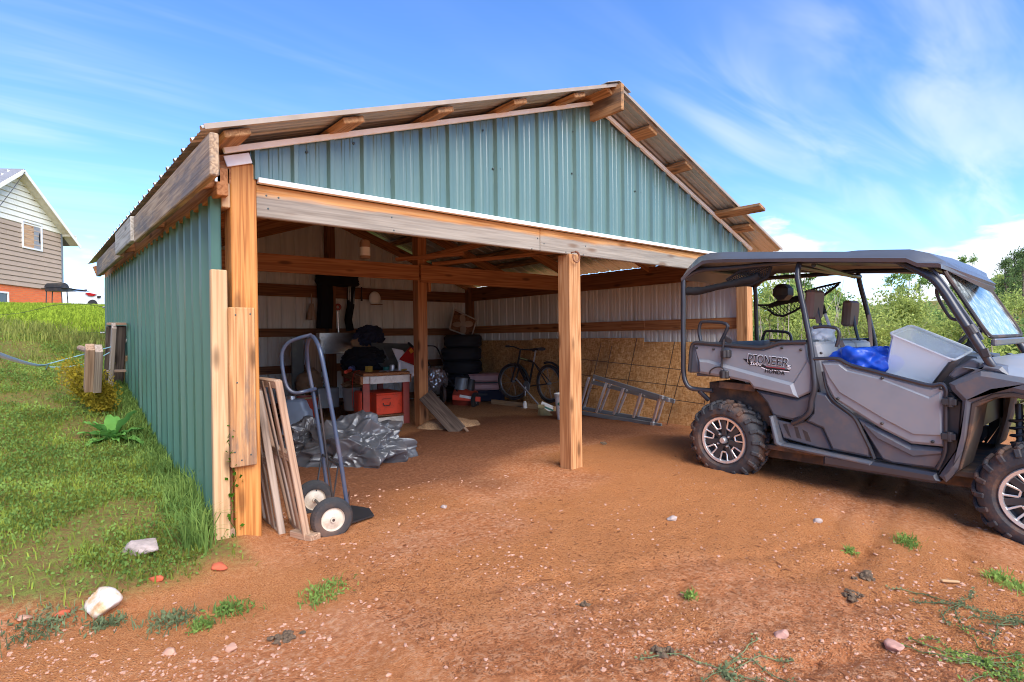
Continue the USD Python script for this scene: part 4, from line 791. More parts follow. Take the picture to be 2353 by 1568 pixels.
# wheels
def wheel(c, side):
    """side -1: outer face towards -x"""
    c = np.asarray(c, float); ax = np.array([side*1.0, 0, 0]); R, Wd = 0.325, 0.235
    mb = MB(); pr = [(0.205, -0.02), (0.232, 0.012), (0.27, 0.014), (R-0.028, 0.0), (R-0.008, -0.03), (R, -0.07), (R, -Wd+0.07), (R-0.02, -Wd+0.02), (0.26, -Wd), (0.205, -Wd+0.01)]
    mb.lathe(pr, c, axis=ax, n=48)
    tk = mb.build('tyre', M['tyre'], utv, smooth=35)
    lug = MB(); d, sx, sy = frame(ax, (0, 0, 1) if False else (0, 0, 1)); NL = 20
    for k in range(NL):
        for h_ in (0, 1):
            a0 = (k+0.5*h_)/NL*2*math.pi; out = (0.0 if h_ == 0 else -Wd)
            # chevron lug over shoulder: three boxes from sidewall across tread
            segs = [((0.268, 0.012), 0.05), ((R-0.004, -0.012), 0.04), ((R+0.010, -0.05), -0.02), ((R+0.012, -Wd*0.48), -0.10)] if h_ == 0 else [((0.275, -Wd+0.0), 0.05), ((R-0.004, -Wd+0.03), 0.04), ((R+0.010, -Wd+0.07), -0.02), ((R+0.012, -Wd*0.52), -0.10)]
            pts = []
            for (r_, h2), da in segs:
                a = a0+da*1.3; pts.append(c + r_*(math.cos(a)*sx+math.sin(a)*sy)*1.0 + d*h2)
            for i in range(3):
                mid = (pts[i]+pts[i+1])/2-c; up_ = mid-d*(mid@d); up_ = up_ if i else (mid*0.3+d*(0.3 if h_ == 0 else -0.3))
                lug.board(pts[i], pts[i+1], 0.034, 0.026, up=up_, c=0.006)
    lug.build('tread_lugs', M['tyre'], utv)
    rm = MB(); rm.lathe([(0.0001, -0.045), (0.06, -0.04), (0.17, -0.06), (0.196, -0.05), (0.20, -0.02), (0.20, -Wd+0.02)], c, axis=ax, n=36).build('rim', M['blackplastic'], utv, smooth=30)
    rg = MB().lathe([(0.176, -0.015), (0.182, -0.004), (0.200, -0.002), (0.206, -0.012), (0.206, -0.03), (0.176, -0.03)], c, axis=ax, n=48, closed=True).build('rim_ring', M['alloy'], utv, smooth=30)
    sp = MB()
    for k in range(7):
        a0 = -math.pi/2 + k*2*math.pi/7
        def pt(r_, da, h_=-0.016): return c + r_*(math.cos(a0+da)*sx+math.sin(a0+da)*sy)+d*h_
        for p_, q_ in ((pt(0.185, -0.20), pt(0.105, -0.20, -0.026)), (pt(0.105, -0.20, -0.026), pt(0.105, 0.20, -0.026)), (pt(0.105, 0.20, -0.026), pt(0.185, 0.20))): sp.board(p_, q_, 0.014, 0.014, up=d, c=0.003)
    sp.build('spokes', M['alloy'], utv)
    sp2 = MB()
    for k in range(7):
        a0 = -math.pi/2 + (k+0.5)*2*math.pi/7
        a_ = c+0.04*(math.cos(a0)*sx+math.sin(a0)*sy)-d*0.03; b_ = c+0.185*(math.cos(a0)*sx+math.sin(a0)*sy)-d*0.022; sp2.board(a_, b_, 0.045, 0.02, up=d)
    sp2.build('rim_web', M['blackplastic'], utv)
    hb = MB().lathe([(0.0001, 0.012), (0.022, 0.012), (0.03, 0.0), (0.034, -0.04)], c, axis=ax, n=18)
    for k in range(4):
        a = k*math.pi/2+0.6; hb.lathe([(0.0001, 0.0), (0.009, -0.003), (0.010, -0.04)], c+0.06*(math.cos(a)*sx+math.sin(a)*sy), axis=ax, n=8)
    hb.build('hub', M['zinc'], utv, smooth=30)
M['tyre'] = plain('muddy_tyre_rubber', (0.030, 0.030, 0.034), rough=0.75, dirt=(0.20, 0.095, 0.045), dirt_amt=0.75, dscale=4.5, bump=0.2)
rh, fh = at(1662, 1012, 0, 3.74), at(2394, 1153, 0, 3.74)
for h_ in (rh, fh):
    wheel((3.73, h_[1], h_[2]), -1); wheel((2*UC-3.73, h_[1], h_[2]), 1)
# lettering on the bed side
o = S(*z3(830, 215), UX0-0.004); xd = S(*z3(1235, 260), UX0)-S(*z3(830, 210), UX0); xd = xd/np.linalg.norm(xd); ud = np.array([0, 0, 1.0]) - xd*xd[2]
L_ = np.linalg.norm(S(*z3(1240, 255), UX0)-S(*z3(830, 215), UX0))
def deck(txt, X, Y, X1, h, m, name, x=UX0-0.004, bold=False, shear=0.0, dpt=0.0025):
    p = S(*z3(X, Y), x); e = S(*z3(X1, Y), x); wid = abs(e[1]-p[1]); t = meshkit.text_mesh(txt, h, 0.002, bold=bold); ww = t.bounds[1][0]-t.bounds[0][0]
    return MB().text(txt, h, p, xd, ud, dpt, bold=bold, shear=shear, width=wid/ww).build(name, M[m], utv)
both(lambda: MB().prism(poly(Zp(z3, [(790, 178), (850, 185), (870, 215), (985, 235), (1040, 262), (1260, 292), (1285, 245), (1262, 318), (1035, 285), (980, 262), (855, 240)]), UX0-0.001), 0, UX0+0.006, UX0-0.0022), 'decal_swoosh', M['decalblack'], far=False)
MB().prism(poly(Zp(z3, [(980, 262), (1035, 287), (1262, 308), (1262, 318), (1030, 296), (975, 270)]), UX0-0.003), 0, UX0+0.006, UX0-0.0032).build('decal_line', M['decalwhite'], utv)
MB().prism(poly(Zp(z3, [(1020, 256), (1225, 278), (1215, 288), (1030, 264)]), UX0-0.003), 0, UX0+0.006, UX0-0.0034).build('decal_stripe', M['decalred'], utv)
deck('PIONEER', 828, 212, 1242, 0.072, 'decalwhite', 'decal_outline', bold=True, x=UX0-0.0035)
deck('PIONEER', 834, 210, 1238, 0.066, 'decalblack', 'decal_lettering', bold=False, x=UX0-0.0062)
deck('1000', 862, 238, 972, 0.024, 'decalwhite', 'decal_number', bold=True, x=UX0-0.0036)
deck('5', 1240, 285, 1270, 0.034, 'decalwhite', 'decal_number', bold=True, x=UX0-0.0046)
deck('HONDA', 1010, 318, 1212, 0.030, 'decalblack', 'decal_lettering', bold=True, x=UX0-0.0012)
# side nets hanging under the roof
M['net'] = plain('black_webbing', (0.012, 0.012, 0.013), rough=0.8)
def netting(pl, x, name, dens=16):
    """pl: outline top edge and bottom edge in photo pixels; crossed cords between"""
    top, bot = pl; mb = MB(); tp = np.array([S(*p, x) for p in top]); bt = np.array([S(*p, x+0.02) for p in bot])
    def samp(c, t):
        s = np.r_[0, np.cumsum(np.linalg.norm(np.diff(c, axis=0), axis=1))]; return np.stack([np.interp(t*s[-1], s, c[:, i]) for i in range(3)], -1)
    for k in range(dens):
        for sh in (-0.16, 0.16):
            a, b = k/(dens-1), np.clip(k/(dens-1)+sh, 0, 1); mb.tube([samp(tp, a), samp(bt, b)], 0.0035, 4, caps=False)
    mb.tube(samp(tp, np.linspace(0, 1, 24)), 0.010, 6); mb.tube(samp(bt, np.linspace(0, 1, 24)), 0.012, 6)
    return mb
nb = thing('side_net', 'bunched black side net strung under the roof behind the middle post', 'safety net', (UX0+0.08, -1.0, 1.75))
netting(([z1(700, 550), z1(850, 450), z1(1210, 380)], [z1(800, 620), z1(1000, 600), z1(1170, 520), z1(1215, 400)]), UX0+0.09, 'n', 22).build('mesh', M['net'], nb)
def lumpy(pts, rads, seed, n=10, amp=0.3):
    pts = np.array([np.asarray(p, float) for p in pts]); t = np.linspace(0, 1, 30); s = np.linspace(0, 1, len(pts)); c = np.stack([np.interp(t, s, pts[:, i]) for i in range(3)], -1); r = np.interp(t, s, rads)
    mb = MB().tube(c, r, n); v = mb.v[0]; v += (meshkit.fbm(v*28, 3, seed)-0.5)[:, None]*np.sign(v-c.mean(0))*amp*0.06; return mb
lumpy([S(*z1(250, 680), UX0+0.07), S(*z1(380, 680), UX0+0.08), S(*z1(650, 620), UX0+0.09), S(*z1(1000, 540), UX0+0.10), S(*z1(1080, 500), UX0+0.10)], [0.04, 0.035, 0.03, 0.035, 0.03], 3).build('rolled_webbing', M['net'], nb, smooth=50)
nf = thing('side_net', 'torn black side net sagging on the far side of the cab', 'safety net', (UX1-0.1, -1.0, 1.6))
netting(([z1(1600, 690), z1(1750, 640), z1(2010, 580)], [z1(1620, 720), z1(1800, 740), z1(1990, 600)]), UX1-0.1, 'n', 14).build('mesh', M['net'], nf)
netting(([z1(1060, 840), z1(1200, 840), z1(1380, 790), z1(1550, 740)], [z1(1180, 890), z1(1250, 950), z1(1350, 968), z1(1480, 910), z1(1560, 860)]), UX1-0.1, 'n', 12).build('mesh', M['net'], nf)
lumpy([S(*z1(1190, 850), UX1-0.1), S(*z1(1350, 800), UX1-0.1), S(*z1(1550, 760), UX1-0.1)], [0.02, 0.035, 0.03], 5).build('rolled_webbing', M['net'], nf, smooth=50)
MB().tube([S(*z1(1230, 920), UX1-0.1), S(*z1(1190, 970), UX1-0.1), S(*z1(1175, 1020), UX1-0.1)], [0.006, 0.004, 0.002], 5).build('loose_strap', M['net'], nf)
# dark bag of the far side net, a plain box under the roof
MB().span((UX1-0.42, -1.0, 1.58), (UX1-0.2, -0.85, 1.74), ch=0.05).build('speaker_pod', M['blackplastic'], utv)
# things carried in the cab
tt = thing('storage_tote', 'tilted open cloudy plastic tote standing on the front seat', 'storage tote', (UX0+0.35, -2.1, 0.8))
# rim corners measured on the near long side and the far long side
n0, n1 = S(*z7(110, 1245), UX0+0.06), S(*z7(960, 1600), UX0+0.06)
xdir = n1-n0; Lt = np.linalg.norm(xdir); xdir /= Lt
depth_dir = np.array([0.97, 0.0, 0.18]); depth_dir -= xdir*(depth_dir@xdir); depth_dir /= np.linalg.norm(depth_dir); down = np.cross(depth_dir, xdir); down = down if down[2] < 0 else -down
Wt, Ht = 0.42, 0.34; tn = 0.06
def rr_(o, L, Wd, r, n=4):
    q = rounded([np.array([r*0, 0, 0]), np.array([L, 0, 0]), np.array([L, Wd, 0]), np.array([0, Wd, 0])], r, n, closed=True); return np.array([o + xdir*a[0] + depth_dir*a[1] for a in q])
mb = MB(); ring0 = rr_(n0, Lt, Wt, 0.05); ring1 = rr_(n0+down*Ht+xdir*tn+depth_dir*tn, Lt-2*tn, Wt-2*tn, 0.05); K = len(ring0)
mid_ = ring0*0.93+ring1*0.07; mid2 = mid_ + ((n0+xdir*Lt/2+depth_dir*Wt/2+down*Ht*0.07)-mid_)*0.03
mb.add(np.vstack([ring0, mid_, mid2, ring1]), [(a*K+i, a*K+(i+1) % K, (a+1)*K+(i+1) % K, (a+1)*K+i) for a in range(3) for i in range(K)])
cb = ring1.mean(0); mb.add(np.vstack([ring1, cb]), [(i, (i+1) % K, K) for i in range(K)])
mb.build('tub', M['tote'], tt, smooth=40)
MB().tube(ring0, 0.0085, 6, closed=True).build('rim', M['tote'], tt, smooth=40)
bb = thing('tarp_bag', 'crumpled bright blue plastic sheet beside the tote on the seat', 'plastic sheet', (UX0+0.3, -1.85, 0.8))
ctr = S(*z2(520, 1470), UX0+0.28); g = trimesh.creation.icosphere(4, 1.0); v = np.array(g.vertices)*np.array([0.22, 0.21, 0.17]); v *= (1+0.9*(meshkit.fbm(v*9, 3, 8)-0.5))[:, None]; v[:, 2] = np.minimum(v[:, 2], 0.09+0.05*(meshkit.noise(v*14, 2)))
MB().add(v+ctr-np.array([0, 0, 0.02]), g.faces).build('sheet', M['bluebag'], bb, smooth=25)
jj = thing('rag_pile', 'pale grey rags and a white handled tool behind the front seat', 'rags', (UX0+0.5, -1.5, 1.1))
g = trimesh.creation.icosphere(3, 1.0); v = np.array(g.vertices)*np.array([0.13, 0.09, 0.10]); v *= (1+1.0*(meshkit.fbm(v*16, 3, 3)-0.5))[:, None]
MB().add(v+S(*z1(1800, 1200), UX0+0.5), g.faces).build('rag', M['white'], jj, smooth=30)
pole = MB().tube([S(*z1(1830, 940), UX0+0.62), S(*z1(1960, 1290), UX0+0.55)], 0.013, 8); pole.build('pole', M['white'], jj, smooth=40)
MB().tube([S(*z1(1800, 840), UX0+0.62), S(*z1(1832, 940), UX0+0.62)], 0.018, 8).build('grip', M['blackrubber'], jj, smooth=40)
# ------------------------------------------------------------------ things in and at the barn
def onp(px, py, p0, n):
    d = raydir(px, py); n = np.asarray(n, float); return EYE + d*(((np.asarray(p0, float)-EYE)@n)/(d@n))
def atd(p, px, py): return dep(px, py, float((np.asarray(p, float)-EYE)@FWD))
def floorpt(px, py):
    z = 0.0
    for _ in range(8): p = at(px, py, 2, z); z = float(gz(p[0], p[1]))
    return np.array([p[0], p[1], z])
M['truckblue'] = plain('slate_blue_painted_tube', (0.036, 0.052, 0.088), rough=0.33, dirt=(0.16, 0.1, 0.07), dirt_amt=0.3, dscale=9)
M['wheelcream'] = plain('dirty_cream_wheel', (0.52, 0.45, 0.36), rough=0.5, dirt=(0.22, 0.13, 0.08), dirt_amt=0.6, dscale=12)
M['canblue'] = plain('dull_blue_grey_plastic', (0.27, 0.34, 0.44), rough=0.4)
M['tarpblack'] = plain('shiny_black_plastic_sheet', (0.060, 0.064, 0.074), rough=0.36, spec=0.8, vary=0.2, bump=0.06, bscale=9, dirt=(0.16, 0.12, 0.1), dirt_amt=0.35, dscale=4)
M['redpaint'] = plain('worn_dark_red_paint', (0.36, 0.048, 0.025), rough=0.5, dirt=(0.10, 0.05, 0.03), dirt_amt=0.4, dscale=10)
M['orange'] = plain('bright_red_enamel', (0.80, 0.075, 0.030), rough=0.38, vary=0.08, dirt=(0.12, 0.04, 0.03), dirt_amt=0.35, dscale=14)
M['whitewood'] = plain('scraped_white_paint', (0.72, 0.68, 0.60), rough=0.6, dirt=(0.32, 0.22, 0.15), dirt_amt=0.5, dscale=12)
M['cloth'] = plain('black_cloth', (0.008, 0.008, 0.011), rough=0.95, bump=0.4, bscale=30)
M['navy'] = plain('navy_cloth', (0.013, 0.016, 0.035), rough=0.9)
M['purple'] = plain('dusty_violet_plastic', (0.11, 0.105, 0.20), rough=0.5)
M['silver'] = plain('silver_foil', (0.6, 0.6, 0.6), rough=0.28, metal=0.85, vary=0.2, bump=0.5, bscale=30)
M['alu'] = plain('dull_aluminium', (0.60, 0.61, 0.62), rough=0.36, metal=0.7, vary=0.1)
M['aludark'] = plain('weathered_aluminium', (0.23, 0.25, 0.26), rough=0.45, metal=0.5)
M['pink'] = plain('dusty_pink_shell', (0.50, 0.275, 0.275), rough=0.42)
M['yellow'] = plain('dull_yellow_plastic', (0.50, 0.30, 0.04), rough=0.5)
M['cardboard'] = plain('brown_cardboard', (0.30, 0.17, 0.085), rough=0.85)
M['fanframe'] = plain('aged_cream_plastic', (0.46, 0.40, 0.34), rough=0.5)
M['fanblade'] = plain('dusty_tan_blade', (0.38, 0.27, 0.19), rough=0.6)
M['lime'] = plain('pale_lime_paint', (0.42, 0.50, 0.20), rough=0.4)
M['bucket'] = plain('white_plastic_pail', (0.70, 0.70, 0.67), rough=0.42, dirt=(0.35, 0.25, 0.18), dirt_amt=0.3)
M['labelgreen'] = plain('teal_label_ink', (0.02, 0.17, 0.13), rough=0.5)
M['labelgrey'] = plain('grey_label_ink', (0.28, 0.28, 0.28), rough=0.5)
M['straw'] = plain('straw_bristles', (0.36, 0.30, 0.15), rough=0.8, vary=0.3)
M['galv'] = plain('galvanised_bucket', (0.34, 0.33, 0.31), rough=0.5, metal=0.4, dirt=(0.2, 0.13, 0.08), dirt_amt=0.5)
M['tailred'] = plain('red_lamp_lens', (0.36, 0.012, 0.012), rough=0.2)
M['amber'] = plain('amber_reflector', (0.70, 0.26, 0.02), rough=0.25)
M['smoke'] = plain('mouldy_grey_panel', (0.085, 0.090, 0.075), rough=0.4, dirt=(0.2, 0.19, 0.16), dirt_amt=0.5)
M['osb'] = mat('oriented_strand_board', {'g': ('geometry', {}), 'm': ('mapping', {'scale': (1.0, 10.0, 26.0), 'rotation': (0.5, 0, 0)}), 'v': ('voronoi_texture', {'scale': 2.6, 'randomness': 1.0}),
    'm2': ('mapping', {'scale': (1.0, 24.0, 9.0), 'rotation': (-0.6, 0, 0)}), 'v2': ('voronoi_texture', {'scale': 2.6}), 'bw': ('rgb_to_bw', {}), 'bw2': ('rgb_to_bw', {}), 'ad': ('math', {'math_type': 'multiply_add', 'value2': 0.5}), 'h': ('math', {'math_type': 'multiply', 'value2': 0.5}),
    'r': ('rgb_ramp', {'ramp': [(0.15, (0.34, 0.15, 0.045)), (0.5, (0.54, 0.27, 0.095)), (0.85, (0.68, 0.42, 0.20))]}), 'n': ('noise_texture', {'scale': 1.6, 'detail': 4.0}), 'rs': ('map_range', {'from_min': 0.5, 'from_max': 0.72, 'to_min': 0.0, 'to_max': 0.6, 'clamp': True}),
    'mx': ('mix', {'color2': (0.11, 0.06, 0.032)}), 'p': P(roughness=0.75, specular_ior_level=0.3)},
    [('g.position', 'm.vector'), ('m.vector', 'v.vector'), ('g.position', 'm2.vector'), ('m2.vector', 'v2.vector'), ('v.color', 'bw.color'), ('v2.color', 'bw2.color'), ('bw.val', 'h.value1'), ('bw2.val', 'ad.value1'), ('h.value', 'ad.value3'), ('ad.value', 'r.fac'),
     ('r.color', 'mx.color1'), ('g.position', 'n.vector'), ('n.fac', 'rs.value'), ('rs.result', 'mx.fac'), ('mx.color', 'p.base_color')])
# --- hand truck
pn, pf = at(763, 1238, 2, 0.0), at(722, 1188, 2, 0.0)
ht = thing('hand_truck', 'slate blue two-wheeled hand truck with a looped handle beside the front post', 'hand truck', (0.62, 0.17, 0.0))
WR = 0.128; axd = (pf-pn)/np.linalg.norm(pf-pn); axd[2] = 0
wn, wf = at(763, 1193, 0, pn[0]+0.0), at(718, 1150, 0, pf[0]+0.0)
wn = pn+np.array([0, 0, WR]); wf = pf+np.array([0, 0, WR])
for c in (wn, wf):
    prof = [(0.072, -0.035), (0.085, -0.040), (0.112, -0.038), (0.124, -0.022), (0.129, -0.012), (0.1265, -0.006), (0.129, 0.0), (0.1265, 0.006), (0.129, 0.012), (0.124, 0.022), (0.112, 0.038), (0.085, 0.040), (0.072, 0.035)]
    t_ = MB().lathe(prof, c, axis=axd, n=40)
    for k in range(44):
        a = k/44*2*math.pi; d_, s1, s2 = frame(axd, (0, 0, 1)); q = c+0.119*(math.cos(a)*s1+math.sin(a)*s2)
        for sg in (-1, 1): t_.board(q+d_*sg*0.024, q+d_*sg*0.036-(math.cos(a)*s1+math.sin(a)*s2)*0.006, 0.007, 0.006, c=0.001)
    wt = t_.build('wheel', M['blackrubber'], ht, smooth=35)
    MB().lathe([(0.0001, -0.048), (0.016, -0.048), (0.018, -0.034), (0.04, -0.030), (0.066, -0.020), (0.073, -0.034), (0.076, -0.034), (0.076, 0.034), (0.073, 0.034), (0.066, 0.020), (0.04, 0.030), (0.018, 0.034), (0.016, 0.048), (0.0001, 0.048)], c, axis=axd, n=28).build('rim', M['wheelcream'], wt, smooth=35)
MB().tube([wn-axd*0.05, wf+axd*0.05], 0.009, 10).build('axle', M['blackmetal'], ht, smooth=40)
pc = (wn+wf)/2; fwdh = np.cross(axd, [0, 0, 1.0]); fwdh = fwdh if fwdh[0] > 0 else -fwdh
Bn = atd(wn+fwdh*0.10, 800, 1160); Bf = atd(wf+fwdh*0.12, 757, 1150)
ntop = np.cross(Bn-Bf, atd(Bn, 735, 800)-Bn)
def hp(px, py, t): return onp(px, py, Bn*(1-t)+Bf*t, np.array([FWD[0], FWD[1], 0]))
pn2 = atd(Bn+(Bf-Bn)*0.0-fwdh*0.0, 745, 850)
railN = [Bn-np.array([0, 0, 0.05]), atd(Bn, 783, 1060), atd(Bn, 764, 950), atd(Bn, 747, 858), atd(Bn, 735, 800), atd(Bn*0.7+Bf*0.3, 722, 775), atd(Bn*0.5+Bf*0.5, 712, 772), atd(Bn*0.25+Bf*0.75, 704, 795), atd(Bf, 707, 840), atd(Bf, 720, 905), atd(Bf, 738, 1020), Bf-np.array([0, 0, 0.05])]
MB().tube(rounded(railN, 0.07, 6), 0.0135, 12).build('rail', M['truckblue'], ht, smooth=50)
mid = Bn*0.45+Bf*0.55
loop = [atd(mid, 716, 770), atd(mid, 690, 776), atd(mid, 662, 786), atd(mid, 648, 806), atd(mid, 647, 832), atd(mid, 653, 870), atd(mid, 660, 893), atd(mid, 677, 905), atd(mid, 700, 900), atd(Bf, 724, 894)]
MB().tube(rounded(loop, 0.05, 5), 0.0125, 12).build('handle', M['truckblue'], ht, smooth=50)
MB().tube([atd(Bn*.5+Bf*.5, 733, 905), atd(Bn*.5+Bf*.5, 752, 1060), atd(Bn*.5+Bf*.5, 765, 1150)], 0.0075, 8).build('stay', M['blackmetal'], ht, smooth=40)
MB().tube([atd(Bn, 777, 1070), wn+axd*0.03], 0.006, 6).build('stay', M['blackmetal'], ht, smooth=40)
MB().tube([atd(Bf, 740, 1040), wf-axd*0.03], 0.006, 6).build('stay', M['blackmetal'], ht, smooth=40)
MB().tube([atd(Bn, 785, 1075), atd(Bf, 742, 1045)], 0.010, 8).build('crossbar', M['blackmetal'], ht, smooth=40)
ta, tb, tc, td = Bn-np.array([0, 0, .09]), Bf-np.array([0, 0, .09]), at(812, 1172, 2, 0.035), at(858, 1193, 2, 0.015)
q = [floorpt(800, 1212), floorpt(860, 1192), floorpt(848, 1176), floorpt(806, 1166)]; zt0 = max(float(a[2]) for a in q)+0.006; q = [np.array([a[0], a[1], zt0]) for a in q]
mb = MB(); mb.prism(q, 2, zt0, zt0+0.010)
mb.board((q[0]+q[3])/2+np.array([0, 0, 0.07]), (q[0]+q[3])/2+np.array([0, 0, 0.071])+(q[3]-q[0])*0.001, 0.1, 0.1) if False else None
mb.board(q[0]+np.array([-0.01, 0, 0.06]), q[3]+np.array([-0.01, 0, 0.06]), 0.006, 0.11)
mb.build('toe_plate', M['blackmetal'], ht)
# --- slatted wooden frames standing against the post
def slat_frame(name, label, near_b, far_b, near_t, far_t, m, rungs=(0.02, 0.52, 0.98), slats=2, wdt=0.042):
    t = thing(name, label, 'wooden frame', tuple((near_b+far_b)/2), group=None)
    for a, b in ((near_b, near_t), (far_b, far_t)): MB().board(a, b, wdt, 0.03, up=(near_b-far_b)).build('stile', M[m], t)
    for r in rungs:
        a, b = near_b+(near_t-near_b)*r, far_b+(far_t-far_b)*r; MB().board(a-(a-b)*0.02, b+(a-b)*0.02, wdt*0.95, 0.05, up=(near_t-near_b)).build('rung', M[m], t)
    for k in range(slats):
        f_ = (k+1)/(slats+1); a = near_b+(far_b-near_b)*f_; b = near_t+(far_t-near_t)*f_; off = np.array([-wdt*0.35, 0, 0]); MB().board(a+off+(b-a)*0.03, b+off-(b-a)*0.01, 0.012, 0.07, up=(near_b-far_b)).build('slat', M[m], t)
    return t
nb_, fb_ = floorpt(706, 1240), floorpt(672, 1200)
fb_ = nb_+ (fb_-nb_)*0.95
slat_frame('slatted_frame', 'worn brown slatted wooden frame leaning nearest the hand truck', nb_, fb_, np.array([0.245, nb_[1]+0.05, 1.0]), np.array([0.235, fb_[1]+0.05, 1.0]), 'oldwood')
nb2 = np.array([0.30, 0.10, 0.02]); fb2 = np.array([0.32, 0.45, 0.02])
slat_frame('slatted_frame', 'greyer slatted wooden frame tucked between the first frame and the corner post', nb2, fb2, np.array([0.19, 0.16, 0.93]), np.array([0.19, 0.50, 0.93]), 'greywood')
ft = thing('scrap_timber', 'stepped brown timber offcut lying under the slatted frames', 'timber offcut', tuple(nb_))
MB().board(nb_+np.array([-0.03, 0.13, 0.02]), nb_+np.array([0.035, -0.05, 0.015]), 0.075, 0.04).build('block', M['oldwood'], ft)
# --- climbing vine on the post
M['leafbright'] = mat('bright_leaf', {'g': ('geometry', {}), 'r': ('rgb_ramp', {'ramp': [(0.0, (0.05, 0.12, 0.012)), (0.5, (0.10, 0.20, 0.02)), (1.0, (0.20, 0.30, 0.05))]}), 'd': ('diffuse_bsdf', {}), 't': ('translucent_bsdf', {}), 'm': ('mix_closure', {'fac': 0.35})},
     [('g.random_per_island', 'r.fac'), ('r.color', 'd.color'), ('r.color', 't.color'), ('d.BSDF', 'm.closure1'), ('t.BSDF', 'm.closure2')], surface='m.closure')
def leaf_quads(pts, size, rng, up_bias=0.3, asp=1.8, v=0.4):
    n = len(pts); s = size*(1+v*rng.uniform(-1, 1, n)); d = rng.normal(size=(n, 3)); d[:, 2] += up_bias; d /= np.linalg.norm(d, axis=1, keepdims=True)
    e = np.cross(d, rng.normal(size=(n, 3))); e /= np.linalg.norm(e, axis=1, keepdims=True)
    a = pts-d*s[:, None]*0.0; tip = pts+d*s[:, None]*asp; md = pts+d*s[:, None]*asp*0.5
    nn = np.cross(d, e)*0.12
    V = np.stack([a, md+e*s[:, None]*0.5+nn*s[:, None], tip, md-e*s[:, None]*0.5+nn*s[:, None]], 1).reshape(-1, 3); b = np.arange(n)*4
    return V, np.vstack([np.stack([b, b+1, b+2], 1), np.stack([b, b+2, b+3], 1)])
vine = thing('bindweed', 'thin green vine climbing the slot beside the corner post', 'vine', (-0.02, -0.03, 0.1))
z = np.linspace(0.02, 0.72, 30); vp = np.stack([-0.012+0.012*np.sin(z*17)+0.01*np.cos(z*41), -0.02-0.012*np.cos(z*23), z], 1); MB().tube(vp, 0.002, 5).build('stem', M['leafbright'], vine)
lp = vp[nrnd.integers(0, 30, 46)]+nrnd.normal(0, 0.018, (46, 3)); lp[:, 1] = -np.abs(lp[:, 1])-0.005; MB().add(*leaf_quads(lp, 0.02, nrnd, asp=1.3)).build('leaves', M['leafbright'], vine)
# --- black plastic bundle
tp = thing('plastic_bundle', 'crumpled heap of shiny black plastic sheeting on the dirt floor', 'plastic sheeting', (1.65, 1.95, 0))
from scipy.spatial import cKDTree
def crumple(c, rad, seed, yaw=0.0, squash=0.04, amp=0.45, sub=5, fold=0.12, cells=70, octv=4, ridge=0.0):
    g = trimesh.creation.icosphere(sub, 1.0); u = np.array(g.vertices); v = u.copy()
    rng = np.random.default_rng(seed); cen = rng.normal(size=(cells, 3)); cen[:, 0] *= 1.0; cen /= np.linalg.norm(cen, axis=1, keepdims=True)
    dd, _ = cKDTree(cen).query(u, k=2); crease = np.clip((dd[:, 1]-dd[:, 0])/0.25, 0, 1)
    r = 1+amp*(meshkit.fbm(u*2.2+seed, octv, seed)-0.5) + fold*(np.sqrt(crease)-0.6) + (0.10 if octv > 2 else 0.04)*(np.abs(meshkit.noise(u*7+seed, seed+2)-0.5)-0.2)
    if ridge:
        for cn_, am_ in ((34, ridge), (150, ridge*0.45)):
            ce = rng.normal(size=(cn_, 3)); ce /= np.linalg.norm(ce, axis=1, keepdims=True); d2, _ = cKDTree(ce).query(u+0.10*(meshkit.fbm(u*4+seed, 2, 9)-0.5)[:, None], k=2); r = r+am_*(0.5-np.clip((d2[:, 1]-d2[:, 0])*math.sqrt(cn_)/2.2, 0, 1))
    v = u*r[:, None]*np.asarray(rad); ca, sa = math.cos(yaw), math.sin(yaw); v = np.stack([v[:, 0]*ca-v[:, 1]*sa, v[:, 0]*sa+v[:, 1]*ca, v[:, 2]], 1)
    v[:, 2] = np.where(v[:, 2] < -squash, -squash+0.02*v[:, 2], v[:, 2])
    return v+np.asarray(c, float), g.faces
yawp = math.atan2(RIGHT[1], RIGHT[0])
c1 = at(820, 1044, 2, 0.13); c2 = at(706, 1032, 2, 0.13)
MB().add(*crumple(c1+np.array([0.05, 0.1, 0.0]), (0.47, 0.33, 0.32), 4, yawp, squash=0.12, amp=0.75, fold=0.03, cells=22, octv=2, ridge=0.26, sub=6)).build('sheeting', M['tarpblack'], tp, smooth=28)
MB().add(*crumple(c2+np.array([0.05, 0.1, 0.02]), (0.26, 0.24, 0.24), 9, yawp, squash=0.12, amp=0.75, fold=0.03, cells=18, octv=2, ridge=0.26, sub=6)).build('sheeting_fold', M['tarpblack'], tp, smooth=28)
# --- blue grey jug
cn = thing('water_jug', 'blue-grey plastic jug with a silver cap behind the black plastic', 'jug', (1.72, 3.75, 0))
cc = np.array([1.70, 3.76, 0.0]); d_ = RIGHT*np.array([1, 1, 0]); d_ /= np.linalg.norm(d_); f_ = np.array([-d_[1], d_[0], 0])
def rbox(c, L, Wd, r, n=5): return [np.asarray(c)+d_*a[0]+f_*a[1] for a in rounded([np.array([-L/2, -Wd/2]), np.array([L/2, -Wd/2]), np.array([L/2, Wd/2]), np.array([-L/2, Wd/2])], r, n, closed=True)]
def rings(zl, name, m, par):
    mb = MB(); R = [np.array(rbox(cc+np.array([0, 0, z])+d_*sh, L, Wd, r)) for z, L, Wd, r, sh in zl]; K = len(R[0])
    mb.add(np.vstack(R), [(a*K+i, a*K+(i+1) % K, (a+1)*K+(i+1) % K, (a+1)*K+i) for a in range(len(R)-1) for i in range(K)]); top = R[-1]; mb.add(np.vstack([top, top.mean(0)]), [(i, (i+1) % K, K) for i in range(K)]); return mb.build(name, m, par, smooth=30)
